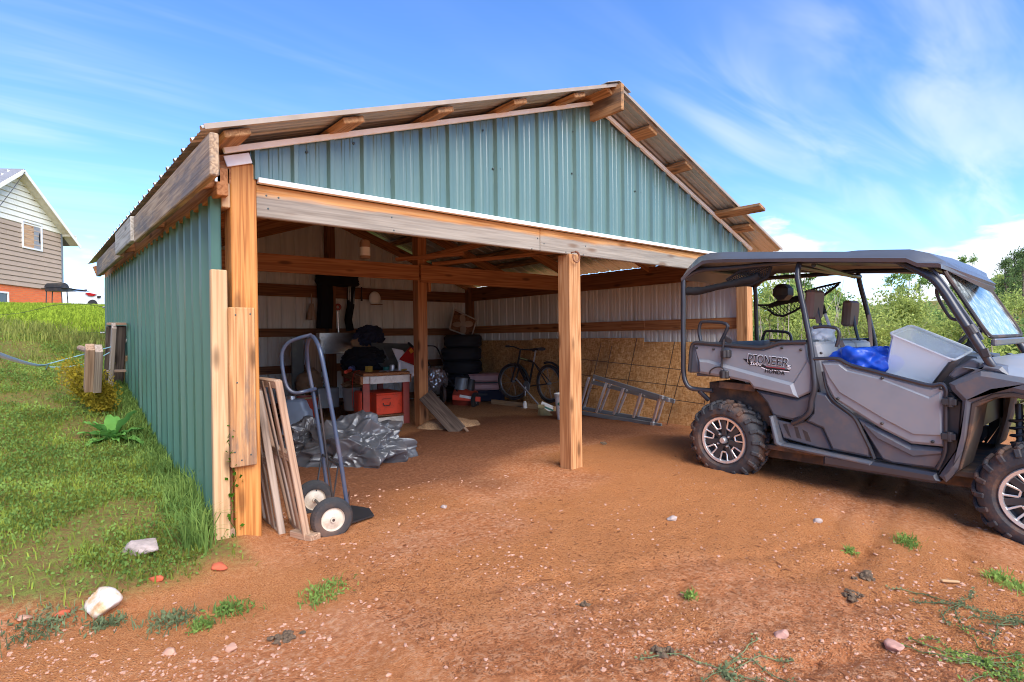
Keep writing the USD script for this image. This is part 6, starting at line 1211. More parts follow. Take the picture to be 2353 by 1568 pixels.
lk = thing('long_plank', 'long tan timber lying on the floor in front of the bicycle', 'plank', tuple(floorpt(1180, 932))); l0, l1 = floorpt(1131, 928), floorpt(1275, 945); MB().board(l0+np.array([0, 0, .035]), l1+np.array([0, 0, .035]), 0.06, 0.08).build('plank', M['board_pale'], lk)
# --- white pail
bkp = floorpt(1298, 964); pb_ = pail('white_pail', 'white plastic pail with a green oval label beside the middle post', bkp, 0.105, 0.148, 0.37, 'bucket')
dv = EYE-bkp; a0 = math.atan2(dv[1], dv[0])-0.25
def wrap(z0, z1, w_, m_, nm, rr=lambda z: 0.105+0.043*z/0.37, da=0.0, oval=False):
    mb = MB(); n = 16; V = []
    for k in range(n+1):
        u = k/n*2-1; hh = math.sqrt(max(1-u*u, 0.0)) if oval else 1.0; zm, zh = (z0+z1)/2, (z1-z0)/2*hh
        for z in (zm-zh, zm+zh): a = a0+da+u*w_; r = rr(z)+0.002; V.append(bkp+np.array([r*math.cos(a), r*math.sin(a), z]))
    mb.add(V, [(2*k, 2*k+2, 2*k+3, 2*k+1) for k in range(n)]); mb.build(nm, M[m_], pb_)
wrap(0.20, 0.26, 0.62, 'labelgreen', 'label_oval', oval=True)
for k in range(4): wrap(0.165-k*0.032, 0.176-k*0.032, 0.42-0.05*(k % 2), 'labelgrey', 'label_line')
MB().tube([bkp+np.array([0.15*math.cos(t), 0.15*math.sin(t), 0.33+0.03*math.sin(t*2)]) for t in np.linspace(a0-1.5, a0+1.6, 20)], 0.003, 5).build('wire_handle', M['zinc'], pb_)
# --- strand boards leaning on the right wall
def osb(label, y0, y1, ztop, xbot, zb0, zb1):
    t = thing('strand_board', label, 'strand board', (6.0, (y0+y1)/2, 0), group='strand boards leaning on the wall')
    n = np.array([-1.0, 0, -(6.08-xbot)/ztop*-0.0]); q = [(xbot, y0, zb0), (xbot, y1, zb1), (6.085, y1, ztop), (6.085, y0, ztop)]
    mb = MB(); p = np.array(q, float); o = p+np.array([0.012, 0, 0.0]); mb.add(np.vstack([p, o]), [(0, 1, 2, 3), (7, 6, 5, 4), (0, 4, 5, 1), (1, 5, 6, 2), (2, 6, 7, 3), (3, 7, 4, 0)]); mb.build('sheet', M['osb'], t); return t
osb('dark strand board behind the bicycle', 3.10, 5.55, 1.17, 5.98, -0.1, 0.05)
osb('strand board behind the ladder with a wire grid before it', 1.62, 4.05, 1.20, 5.80, -0.12, -0.1)
osb('strand board nearest the barn opening, behind the vehicle', 0.20, 2.52, 1.14, 5.66, -0.15, -0.13)
# --- wire grid
wg = thing('wire_grid', 'dark welded wire grid leaning over the strand boards', 'wire panel', (5.75, 1.6, 0))
M['wire'] = plain('dark_wire', (0.028, 0.022, 0.02), rough=0.6)
z8 = zz(1700, 930, 3.92)
wp0 = np.array([5.58, 1.5, 0.0]); wn_ = np.array([-1.0, 0, -0.36])
def wpt(X, Y): return onp(*z8(X, Y), wp0, wn_)
for a, b in (((240, 300), (75, 1010)), ((362, 330), (285, 700)), ((650, 240), (530, 830)), ((1085, 280), (960, 880)), ((1165, 600), (985, 1275)), ((1450, 880), (1420, 1010))):
    MB().tube([wpt(*a), wpt(*b)], 0.0045, 5).build('rod', M['wire'], wg)
for a, b in (((-150, 465), (1180, 605)), ((-150, 640), (1240, 805)), ((-150, 785), (200, 825)), ((1085, 950), (1430, 998))):
    MB().tube([wpt(*a), wpt(*b)], 0.0045, 5).build('rod', M['wire'], wg)
# --- aluminium ladder lying on edge
ld = thing('extension_ladder', 'folded aluminium extension ladder lying on its side along the wall', 'ladder', (5.5, 1.6, 0))
lp_ = np.array([5.46, 1.5, 0.0]); ln_ = np.array([-1.0, 0.0, -0.28])
def lpt(X, Y, o=0.0): return onp(*z8(X, Y), lp_+np.array([o, 0, 0]), ln_)
for (a, b, o) in (((150, 678), (1085, 968), 0.0), ((-160, 1070), (935, 1245), 0.0), ((140, 745), (930, 945), 0.09), ((-160, 1010), (880, 1195), 0.09)):
    MB().board(lpt(*a, o), lpt(*b, o), 0.03, 0.055, up=(0, 0, 1)).build('rail', M['aludark'], ld)
for (a, b) in (((305, 745), (185, 1090)), ((495, 815), (385, 1112)), ((695, 875), (610, 1150)), ((910, 930), (835, 1205)), ((100, 690), (-10, 1060))):
    for o, dx in ((0.0, 0), (0.09, 50)):
        MB().board(lpt(a[0]+dx, a[1]+dx*0.3, o), lpt(b[0]+dx, b[1]+dx*0.1-(20 if dx else 0), o), 0.034, 0.030, up=(0, 1, 0.3)).build('rung', M['alu'], ld)
for (X, Y) in ((935, 920), (1010, 950), (830, 1225)): MB().box(lpt(X, Y, -0.02), (0.05, 0.05, 0.05)).build('hook', M['zinc'], ld)

cd = thing('orange_cord', 'thin orange cord hanging down the long side of the workbench', 'cord', tuple(zb(A+bd*0.7-bx*0.04, 0.6)))
c0 = A+bd*0.62-bx*0.045; MB().tube(rounded([zb(c0+bx*0.1, TZ+0.05), zb(c0, TZ+0.02), zb(c0-bx*0.01+bd*0.02, 0.55), zb(c0-bx*0.02-bd*0.03, 0.35), zb(c0+bd*0.05, 0.25)], 0.08), 0.005, 6).build('cord_line', M['orange'], cd)
for i, (lb, f, g_, m_, r_, h_) in enumerate((('small steel tin standing near the bench corner', 0.30, 0.72, 'zinc', 0.035, 0.09), ('clear-capped white tube lying near the bench end', 0.22, 0.86, 'white', 0.022, 0.13), ('green spool behind the power tool on the bench', 0.42, 0.62, 'labelgreen', 0.045, 0.06))):
    q = zb(A+bd*f+(B-A)*g_, TZ+0.04); t = thing('bench_tin' if i == 0 else ('sealant_tube' if i == 1 else 'cord_spool'), lb, ('tin', 'tube', 'spool')[i], tuple(q)); MB().lathe([(0.0001, 0), (r_, 0), (r_*1.05, 0.01), (r_, h_*.9), (r_*.6, h_), (0.0001, h_)], q, n=16).build('body', M[m_], t, smooth=35)
for i, (a_, b_, lb) in enumerate((((0.18, 0.40), (0.34, 0.75), 'steel spanner lying across the bench front'), ((0.12, 0.55), (0.2, 0.9), 'short steel chisel at the bench front edge'))):
    p_, q_ = zb(A+bd*a_[0]+(B-A)*a_[1], TZ+0.048), zb(A+bd*b_[0]+(B-A)*b_[1], TZ+0.052); t = thing('spanner' if i == 0 else 'chisel', lb, 'hand tool', tuple(p_)); MB().board(p_, q_, 0.022, 0.008).build('shank', M['zinc'], t); MB().board(q_, q_+(q_-p_)*0.35, 0.03, 0.02).build('grip', M['yellow' if i else 'zinc'], t)
# ------------------------------------------------------------------ plants, stones, house and far things
def leafmat(name, c0, c1, c2, tr=0.35):
    return mat(name, {'n': ('noise_texture', {'scale': 2.6, 'detail': 4.0, 'roughness': 0.6}), 'ma': ('math', {'math_type': 'multiply_add', 'value2': 1.5, 'value3': -0.75}), 'mb': ('math', {'math_type': 'multiply_add', 'value2': 0.75, 'value3': 0.0}), 'mc': ('math', {'math_type': 'add', 'use_clamp': True}), 'md': ('math', {'math_type': 'add', 'value2': 0.12}), 'g': ('geometry', {}), 'r': ('rgb_ramp', {'ramp': [(0.0, c0), (0.55, c1), (1.0, c2)]}), 'd': ('diffuse_bsdf', {}), 't': ('translucent_bsdf', {}), 'm': ('mix_closure', {'fac': tr})},
     [('g.position', 'n.vector'), ('n.fac', 'ma.value1'), ('g.random_per_island', 'mb.value1'), ('ma.value', 'mc.value1'), ('mb.value', 'md.value1'), ('md.value', 'mc.value2'), ('mc.value', 'r.fac'), ('r.color', 'd.color'), ('r.color', 't.color'), ('d.BSDF', 'm.closure1'), ('t.BSDF', 'm.closure2')], surface='m.closure')
M['grass'] = leafmat('mixed_short_grass', (0.17, 0.2, 0.035), (0.4, 0.5, 0.08), (0.66, 0.6, 0.19))
M['weed'] = leafmat('low_green_weeds', (0.14, 0.23, 0.055), (0.34, 0.46, 0.11), (0.52, 0.56, 0.2))
M['hillgrass'] = leafmat('sunny_hill_grass', (0.24, 0.32, 0.035), (0.38, 0.5, 0.05), (0.52, 0.54, 0.12))
M['drygrass'] = leafmat('dry_weedy_grass', (0.22, 0.24, 0.06), (0.36, 0.38, 0.1), (0.48, 0.42, 0.18))
M['vinegrey'] = leafmat('grey_green_runner_leaves', (0.14, 0.18, 0.09), (0.26, 0.3, 0.15), (0.4, 0.42, 0.24))
M['dock'] = leafmat('broad_dock_leaves', (0.144, 0.336, 0.072), (0.264, 0.528, 0.120), (0.432, 0.696, 0.216), 0.3)
M['olive'] = leafmat('yellow_olive_sprays', (0.265, 0.209, 0.022), (0.511, 0.378, 0.048), (0.756, 0.549, 0.113))
rg = np.random.default_rng(42)
def blades(x, y, h, w, lean=0.5, z=None):
    n = len(x); a = rg.uniform(0, 2*np.pi, n); zb_ = gz(x, y) if z is None else z; h = h*rg.uniform(0.5, 1.35, n); l = h*lean*rg.uniform(0.1, 1.3, n); b = a+rg.uniform(0.9, 2.2, n)
    base = np.stack([x, y, zb_-0.004], -1); s = np.stack([np.cos(a), np.sin(a), 0*a], -1)*(w*rg.uniform(0.6, 1.3, n))[:, None]; dr = np.stack([np.cos(b), np.sin(b), 0*b], -1)*l[:, None]
    m_ = base+dr*0.35+np.stack([0*h, 0*h, h*0.6], -1); t = base+dr+np.stack([0*h, 0*h, h*0.95-0.25*l], -1)
    V = np.stack([base-s, base+s, m_+s*0.7, m_-s*0.7, t], 1).reshape(-1, 3); i = np.arange(n)*5
    return V, np.vstack([np.stack([i, i+1, i+2], 1), np.stack([i, i+2, i+3], 1), np.stack([i+3, i+2, i+4], 1)])
# near bank: short turf
N = 230000; x = rg.uniform(-2.6, 0.05, N); y = rg.uniform(-1.15, 6.6, N); D_ = dirtness(x, y); pn_ = meshkit.fbm(np.stack([x*2.2, y*2.2, 0*x], -1), 3, 77)
dens = np.clip((pn_-0.35)*5.5, 0.14, 1)*np.clip(1-D_, 0, 1)**1.5
dist = np.hypot(x+0.9, y+3.5); dens *= np.clip(1.25-dist/14, 0.3, 1)
k = rg.uniform(0, 1, N) < dens; x, y = x[k], y[k]; kk = rg.uniform(0, 1, len(x)) < 0.45
grass = MB(); grass.add(*blades(x[kk], y[kk], 0.030+0.034*meshkit.noise(np.stack([x[kk]*1.7, y[kk]*1.7, 0*x[kk]], -1), 5), 0.0032, 1.0)).build('short_grass', M['grass'], label='short patchy turf and clover on the bank beside the barn', cat='grass', kind='stuff')
wd = MB(); xx, yy_q = x[~kk], y[~kk]; pts = np.stack([xx, yy_q, gz(xx, yy_q)+rg.uniform(0.0, 0.03, len(xx))], -1); wd.add(*leaf_quads(pts, 0.011, rg, up_bias=0.9, asp=1.7)).build('low_weeds', M['weed'], label='tiny broad-leaved weeds mixed in the turf of the bank', cat='weeds', kind='stuff')
# long grass along the wall and at the rear
n = 5200; y = rg.uniform(0.15, 5.4, n); x = -0.07-np.abs(rg.normal(0, 0.10, n)); lg = MB(); lg.add(*blades(x, y, 0.095, 0.004, 0.8))
n = 170; lg.add(*blades(-0.20+rg.normal(0, 0.04, n), -0.02+rg.normal(0, 0.05, n), 0.23, 0.004, 0.9)); n = 160; lg.add(*blades(-0.10+rg.normal(0, 0.03, n), 0.62+rg.normal(0, 0.2, n), 0.2, 0.004, 0.7))
lg.build('long_grass', M['weed'], label='longer fresh grass along the foot of the green side wall', cat='grass', kind='stuff')
n = 9000; y = rg.uniform(4.6, 9.0, n); x = rg.uniform(-3.0, 0.8, n); k = meshkit.fbm(np.stack([x*1.2, y*1.2, 0*x], -1), 3, 7) > 0.47; MB().add(*blades(x[k], y[k], 0.17, 0.005, 0.8)).build('rough_grass', M['drygrass'], label='rough dry weedy grass behind the leaning boards', cat='grass', kind='stuff')
n = 90000; y = 6.6+rg.beta(1.0, 1.6, n)*24; x = rg.uniform(-9, 9, n); MB().add(*blades(x, y, 0.10, 0.012, 0.7)).build('hill_grass', M['hillgrass'], label='bright sunlit grass on the slope below the house', cat='grass', kind='stuff')
# weeds in the yard
WP = [((745, 1365), 0.13, 'ragged weed patch on the dirt in front of the middle of the barn'), ((532, 1403), 0.11, 'dense narrow grass clump on the dirt in front of the corner post'), ((392, 1432), 0.13, 'thin weed patch left of the dense grass clump'), ((462, 1445), 0.06, 'small weed tuft between the two grass clumps'), ((95, 1447), 0.16, 'weed patch below the white rock at the picture edge'), ((245, 1440), 0.09, 'sparse weeds on the dirt below the white rock'),
      ((1955, 1272), 0.04, 'single bright weed sprout right of the tyre marks'), ((2085, 1250), 0.10, 'flat grey-green weed beside the front wheel'), ((2335, 1352), 0.13, 'green weed patch at the picture edge below the front wheel'), ((2290, 1330), 0.06, 'small pale weed below the front wheel'), ((1585, 1375), 0.035, 'lone weed in the middle of the dirt yard')]
def sprigs(c, r, n, h, rng, lw):
    pts = np.stack([c[0]+rng.uniform(-1, 1, n)*r*rng.uniform(0.3, 1.0, n), c[1]+rng.uniform(-1, 1, n)*r*0.8*rng.uniform(0.3, 1.0, n), np.zeros(n)], -1); pts[:, 2] = gz(pts[:, 0], pts[:, 1])+rng.uniform(0, h, n); return leaf_quads(pts, lw, rng, up_bias=0.6, asp=2.6)
for (px, py), r, lb in WP:
    c = floorpt(px, py); t = thing('weed_patch', lb, 'weeds', tuple(c), group='weed patches in the dirt yard'); mb = MB().add(*sprigs(c, r, int(210*r/0.12), 0.022, rg, 0.009)); n = int(80*r/.12); mb.add(*blades(c[0]+rg.normal(0, r*.5, n), c[1]+rg.normal(0, r*.4, n), 0.05, 0.0028, 0.9)); mb.build('leaves', M['vinegrey' if len(lb) % 3 == 0 else 'weed'], t)
RUN = [('straggling grey-green creeper on the dirt at the bottom of the yard', [((1660, 1545), 9)]), ('long creeper runners spreading from the weedy corner near the front wheel', [((2210, 1395), 7), ((2330, 1430), 6)]), ('yellow-green creeper mat in the bottom corner of the yard', [((2270, 1530), 10), ((2340, 1560), 8)])]
for lb, cs_ in RUN:
    t = thing('creeper', lb, 'creeper', tuple(floorpt(*cs_[0][0])), group='creepers on the dirt yard'); st = MB(); LP = []
    for (px, py), nn_ in cs_:
        c = floorpt(px, py)
        for k in range(nn_):
            a = rg.uniform(0, 2*np.pi); L = rg.uniform(0.15, 0.42); q = [c.copy()]
            for s_ in range(10): a += rg.normal(0, 0.28); q.append(q[-1]+np.array([math.cos(a), math.sin(a), 0])*L/10)
            q = np.array(q); q[:, 2] = gz(q[:, 0], q[:, 1])+0.008; st.tube(q, 0.0022, 4, caps=False); idx_ = rg.integers(0, len(q), 70); LP.append(q[idx_]+rg.normal(0, 0.009, (70, 3))*np.array([1, 1, 0.6]))
    st.build('runners', M['vinegrey'], t); MB().add(*leaf_quads(np.vstack(LP), 0.0075, rg, up_bias=0.5, asp=1.6)).build('leaves', M['vinegrey'] if 'mat' not in lb else M['weed'], t)
# pebbles
M['pebble'] = mat('mixed_pebbles', {'g': ('geometry', {}), 'r': ('rgb_ramp', {'ramp': [(0.0, (0.44, 0.24, 0.16)), (0.25, (0.55, 0.42, 0.34)), (0.6, (0.64, 0.57, 0.50)), (0.9, (0.76, 0.73, 0.68)), (1.0, (0.35, 0.26, 0.24))]}), 'p': P(roughness=0.75)}, [('g.random_per_island', 'r.fac'), ('r.color', 'p.base_color')])
ico1 = trimesh.creation.icosphere(1, 1.0)
def stones(pos, size, rng, base=ico1):
    n = len(pos); bv = np.array(base.vertices); K = len(bv); V = np.repeat(bv[None], n, 0)*(1+0.35*rng.uniform(-1, 1, (n, K, 1)))*np.stack([size*rng.uniform(.8, 1.5, n), size*rng.uniform(.6, 1.1, n), size*rng.uniform(.35, .8, n)], -1)[:, None]
    a = rng.uniform(0, 2*np.pi, n); c, s = np.cos(a)[:, None], np.sin(a)[:, None]; V = np.stack([V[..., 0]*c-V[..., 1]*s, V[..., 0]*s+V[..., 1]*c, V[..., 2]], -1)+pos[:, None]
    return V.reshape(-1, 3), (np.asarray(base.faces)[None]+(np.arange(n)*K)[:, None, None]).reshape(-1, 3)
def scatter(n, size_lo, size_hi, pw, pred):
    u = rg.uniform(0, 1, n); px = rg.uniform(-20, 2380, n); py = 1085+(1590-1085)*u**0.9; d = FWD+np.outer((px-PW/2)/FOCAL, RIGHT)+np.outer((PH/2-py)/FOCAL, UP); t = (-0.02-EYE[2])/d[:, 2]; q = EYE+d*t[:, None]
    q = q[(dirtness(q[:, 0], q[:, 1]) > 0.6) & (q[:, 1] < 0.6) & pred(q)]; q[:, 2] = gz(q[:, 0], q[:, 1]); s = size_lo+(size_hi-size_lo)*rg.uniform(0, 1, len(q))**pw; q[:, 2] += s*0.2; return stones(q, s, rg)
clump = lambda q: meshkit.fbm(np.stack([q[:, 0]*1.8, q[:, 1]*1.8, 0*q[:, 0]], -1), 3, 15) > rg.uniform(0.3, 0.66, len(q))
MB().add(*scatter(9000, 0.0022, 0.0095, 3.6, clump)).build('gravel', M['pebble'], label='pale pebbles scattered over the red dirt yard', cat='gravel', kind='stuff', rest=False)
M['chipm'] = mat('bark_chips', {'g': ('geometry', {}), 'r': ('rgb_ramp', {'ramp': [(0.0, (0.20, 0.07, 0.028)), (0.4, (0.40, 0.15, 0.05)), (0.8, (0.55, 0.25, 0.09)), (1.0, (0.68, 0.45, 0.26))]}), 'p': P(roughness=0.85, specular_ior_level=0.2)}, [('g.random_per_island', 'r.fac'), ('r.color', 'p.base_color')])
def chips_scatter(n):
    u = rg.uniform(0, 1, n); px = rg.uniform(500, 2400, n); py = 1000+590*u**0.8; d = FWD+np.outer((px-PW/2)/FOCAL, RIGHT)+np.outer((PH/2-py)/FOCAL, UP); t = (-0.02-EYE[2])/d[:, 2]; q = EYE+d*t[:, None]; q = q[(dirtness(q[:, 0], q[:, 1]) > 0.6) & (q[:, 0] > 0.25)]
    q = q[meshkit.fbm(np.stack([q[:, 0]*0.9, q[:, 1]*0.9, 0*q[:, 0]], -1), 3, 41)+0.10*smoothstep(0, 2.5, q[:, 0]) > rg.uniform(0.34, 0.66, len(q))]
    q[:, 2] = gz(q[:, 0], q[:, 1])+0.003; n = len(q); a = rg.uniform(0, np.pi, n); L = rg.uniform(0.0025, 0.009, n)*(1+(rg.uniform(0, 1, n) > 0.985)*2.0); d1 = np.stack([np.cos(a), np.sin(a), rg.normal(0, .12, n)], -1)*L[:, None]; d2 = np.stack([-np.sin(a), np.cos(a), rg.normal(0, .15, n)], -1)*(L*rg.uniform(.18, .4, n))[:, None]
    V = np.stack([q-d1, q+d2, q+d1, q-d2], 1).reshape(-1, 3); i = np.arange(n)*4; return V, np.vstack([np.stack([i, i+1, i+2], 1), np.stack([i, i+2, i+3], 1)])
MB().add(*chips_scatter(42000)).build('wood_litter', M['chipm'], label='bark and wood chips strewn over the dirt yard', cat='wood chips', kind='stuff', rest=False)
# single stones
def rock(name, label, cat, px, py, size, m, seed, zf=0.35, sub=3, rough=0.5, flat=14):
    c = floorpt(px, py); t = thing(name, label, cat, tuple(c)); g = trimesh.creation.icosphere(sub, 1.0); u = np.array(g.vertices); rng = np.random.default_rng(seed)
    pl = rng.normal(size=(flat, 3)); pl /= np.linalg.norm(pl, axis=1, keepdims=True); hh = rng.uniform(0.55, 0.85, flat); r = np.min(np.where(u@pl.T > 0.05, hh/np.maximum(u@pl.T, 0.05), 9), 1); r = np.minimum(r, 1.15)
    v = u*1.15*(r*(1+0.10*(meshkit.fbm(u*3+seed, 4, seed)-0.5)))[:, None]*np.asarray(size); a = math.atan2(RIGHT[1], RIGHT[0]); ca, sa = math.cos(a), math.sin(a); v = np.stack([v[:, 0]*ca-v[:, 1]*sa, v[:, 0]*sa+v[:, 1]*ca, v[:, 2]], 1)
    MB().add(v+c+np.array([0, 0, size[2]*zf]), g.faces).build('stone', m, t, smooth=32); return t
M['quartz'] = mat('white_quartz_with_iron_stain', {'g': ('geometry', {}), 'n': ('noise_texture', {'scale': 9.0, 'detail': 6.0, 'roughness': 0.6}), 'r': ('rgb_ramp', {'ramp': [(0.42, (0.60, 0.55, 0.50)), (0.52, (0.54, 0.38, 0.22)), (0.62, (0.42, 0.21, 0.08))]}), 'nb': ('noise_texture', {'scale': 60.0, 'detail': 5.0}), 'b': ('bump', {'strength': 0.4, 'distance': 0.01}), 'p': P(roughness=0.5)},
    [('g.position', 'n.vector'), ('n.fac', 'r.fac'), ('r.color', 'p.base_color'), ('g.position', 'nb.vector'), ('nb.fac', 'b.height'), ('b.normal', 'p.normal')])
M['greyrock'] = plain('grey_pink_rock', (0.33, 0.26, 0.23), rough=0.8, vary=0.3, scale=20, bump=0.5, bscale=60)
M['brick'] = plain('broken_red_brick', (0.42, 0.085, 0.035), rough=0.85, vary=0.25, scale=25, bump=0.3)
M['pinkrock'] = plain('flat_pink_stone', (0.42, 0.22, 0.17), rough=0.85, vary=0.25, scale=30, bump=0.4)
M['dung'] = plain('dark_dry_clod', (0.11, 0.07, 0.040), rough=0.95, vary=0.5, scale=60, bump=0.8, bscale=90)
rock('white_rock', 'white quartz rock with a rusty orange patch at the edge of the grass', 'rock', 232, 1385, (0.068, 0.055, 0.058), M['quartz'], 5, zf=0.5, flat=9)
rock('grey_rock', 'flat pinkish grey rock half sunk in the turf', 'rock', 322, 1258, (0.10, 0.07, 0.045), M['greyrock'], 8, zf=0.5)
for i, (lb, px, py, s_) in enumerate((('broken red brick piece just left of the white rock', 140, 1380, 0.028), ('red brick piece in the turf below the grey rock', 362, 1320, 0.032), ('red brick piece below the pale edge board', 500, 1298, 0.035), ('orange brick fragment beside the base of the white rock', 268, 1360, 0.02))):
    rock('brick_piece', lb, 'brick', px, py, (s_*1.2, s_*.9, s_*0.55), M['brick'], 20+i, sub=2)
for i, (lb, px, py, s_, m_) in enumerate((('flat pink stone lying in the dirt near the lower edge of the yard', 2052, 1490, 0.033, 'pinkrock'), ('small pink triangular stone beside a creeper runner', 1797, 1462, 0.026, 'pinkrock'), ('pale stone on the dirt before the middle post', 1545, 1195, 0.028, 'greyrock'), ('white pebble in the dirt below the corner post', 530, 1494, 0.022, 'pebble'), ('grey stone on the dirt left of the bare tyre tracks', 390, 1500, 0.02, 'pebble'), ('round pale stone beside the floor edge of the barn', 1020, 1167, 0.02, 'greyrock'), ('grey stone near a weed right of centre in the yard', 1880, 1200, 0.028, 'greyrock'), ('pale pebble by the picture edge below the weeds', 52, 1388, 0.022, 'pebble'), ('dark clod lying in the shed entrance', 1388, 1021, 0.03, 'dung'))):
    rock('stone', lb, 'stone', px, py, (s_*1.3, s_, s_*0.7), M[m_], 40+i, sub=2)
for i, (lb, px, py, s_) in enumerate((('larger dark crumbly clod on the dirt near the creeper', 1985, 1328, 0.06), ('smaller dark clod below the larger one', 1957, 1372, 0.045), ('flattened dark clod near the yard centre', 1520, 1498, 0.05), ('dark clod below the dense grass clump', 655, 1466, 0.05), ('small dark clod close to the bottom of the yard', 1340, 1390, 0.03))):
    c = floorpt(px, py); t = thing('clod', lb, 'clod', tuple(c)); MB().add(*stones(c+np.stack([rg.normal(0, s_*.5, 26), rg.normal(0, s_*.4, 26), rg.uniform(0, s_*.25, 26)], -1), rg.uniform(.1, .35, 26)*s_, rg)).build('crumbs', M['dung'], t, rest=False, kind='stuff')
sk = thing('wood_chip', 'loose tan splinter of wood lying on the dirt below the front wheel', 'stick', tuple(floorpt(2178, 1340))); c = floorpt(2178, 1340)+np.array([0, 0, .012]); MB().board(c-RIGHT*0.035, c+RIGHT*0.035-np.array([0, 0.02, 0]), 0.018, 0.012).build('splinter', M['board_pale'], sk)
# dock plant
def onhill(px, py, z0=0.5):
    z = z0
    for _ in range(25): p = at(px, py, 2, z); z = 0.5*z+0.5*float(gz(p[0], p[1]))
    return np.array([p[0], p[1], z])
dk = np.array([-0.33, 1.55, float(gz(-0.33, 1.55))]); dk = onhill(258, 1012, 0.35)
dock = thing('dock_plant', 'broad-leaved dock plant growing on the bank beside the green wall', 'plant', tuple(dk))
for k in range(22):
    a = k*2.4+rg.uniform(-.3, .3); L = rg.uniform(0.14, 0.30); el = rg.uniform(0.15, 1.1) if k != 3 else 1.0; dirn = np.array([math.cos(a)*math.cos(el), math.sin(a)*math.cos(el), math.sin(el)])
    if k == 3: dirn = RIGHT*0.55+np.array([0, 0, 0.85]); L = 0.36
    sd_ = np.cross(dirn, [0, 0, 1.0]); sd_ /= np.linalg.norm(sd_); up_n = np.cross(sd_, dirn); V, F = [], []
    for j in range(8):
        t = j/7; wv = L*0.15*math.sin(math.pi*min(1, max(0.02, (t-0.12)/0.92)))**0.8+0.003; p_ = dk+dirn*L*t+np.array([0, 0, -0.35*L*t*t*math.cos(el)]); rp_ = up_n*0.012*math.sin(j*2.2+k)
        V += [p_-sd_*wv+rp_+up_n*wv*0.35, p_, p_+sd_*wv-rp_+up_n*wv*0.35]
    for j in range(7): F += [(3*j, 3*j+1, 3*j+4, 3*j+3), (3*j+1, 3*j+2, 3*j+5, 3*j+4)]
    MB().add(V, F).build('leaf', M['dock'], dock, smooth=60)
# olive bush
bsx = np.array([-0.36, 2.75, float(gz(-0.36, 2.75))+0.02]); bush = thing('olive_bush', 'yellowish olive bush sprawling before the leaning boards', 'bush', tuple(bsx))
st = MB(); LP = []
for (px, py) in ((150, 842), (175, 850), (200, 868), (220, 862), (185, 885), (235, 880), (160, 870), (215, 895), (240, 905), (250, 900)):
    e = atd(bsx+rg.normal(0, .08, 3)*np.array([1, 1, 0]), px, py); st.tube([bsx, bsx*.5+e*.5+np.array([0, 0, 0.03]), e], [0.006, 0.004, 0.002], 5); n = 850
    tt_ = rg.uniform(0.25, 1.05, n)[:, None]; LP.append(bsx+(e-bsx)*tt_+rg.normal(0, 0.042, (n, 3))*(0.5+0.5*tt_))
st.build('stems', M['oldwood'], bush); MB().add(*leaf_quads(np.vstack(LP), 0.012, rg, up_bias=0.6, asp=2.2)).build('foliage', M['olive'], bush)
# timbers leaning on the side wall
tx_ = -0.13
def wb(px, py, x=tx_): return at(px, py, 0, x)
tr = thing('timber_trough', 'tall weathered trough of three boards standing on end by the side wall', 'timber trough', tuple(wb(260, 890)))
for xa, (p0, p1), wdt in ((-0.24, ((253, 905), (262, 748)), 0.10), (-0.10, ((276, 905), (279, 752)), 0.04)):
    a, b = at(p0[0], p0[1], 0, xa), at(p1[0], p1[1], 0, xa); MB().board(a, b, 0.03 if wdt < 0.05 else 0.035, wdt, up=(0, 1, 0)).build('side_board', M['greywood'], tr)
a, b = at(262, 905, 0, -0.18), at(270, 750, 0, -0.18); MB().board(a+np.array([0, .09, 0]), b+np.array([0, .09, 0]), 0.17, 0.03, up=(0, 1, 0)).build('back_board', M['darkwood'], tr)
for py in (745, 853): 
    c = at(270, py, 0, -0.17); MB().board(c-np.array([0.09, 0, 0]), c+np.array([0.07, 0, 0]), 0.12, 0.025, up=(0, 0, 1)).build('cross_piece', M['oldwood'], tr)
sb = thing('split_board', 'pale orange split board leaning against the foot of the side wall', 'board', tuple(wb(285, 905, -0.08))); MB().board(at(281, 912, 0, -.09), at(290, 818, 0, -.08), 0.05, 0.02, up=(0.2, 1, 0)).build('board_face', M['board_pale'], sb)
rgk = thing('rag', 'pale rag caught on top of the trough by the side wall', 'rag', tuple(wb(280, 780, -0.1))); MB().add(*crumple(at(281, 782, 0, -.12), (0.05, 0.04, 0.035), 2, 0.3, squash=.05, amp=.9, sub=3)).build('rag_cloth', M['cream'], rgk, smooth=40)
for lb, xa, pxs, pys, m_ in (('grey upright plank stub left of the trough', -0.42, (222, 880), (226, 800), 'greywood'), ('short brown stump of a post beside the grey plank', -0.5, (203, 880), (207, 797), 'oldwood')):
    t = thing('plank_stub', lb, 'plank', tuple(at(*pxs, 0, xa))); MB().board(at(pxs[0], pxs[1]+15, 0, xa), at(*pys, 0, xa), 0.06, 0.12 if m_ == 'greywood' else 0.09, up=(0, 1, 0)).build('plank', M[m_], t)
lgk = thing('log', 'short orange-brown log end lying on the bank behind the bush', 'log', tuple(at(180, 800, 0, -0.7))); MB().tube([dep(184, 800, 5.6), dep(204, 806, 5.3)], 0.028, 8).build('log_body', M['oldwood'], lgk)
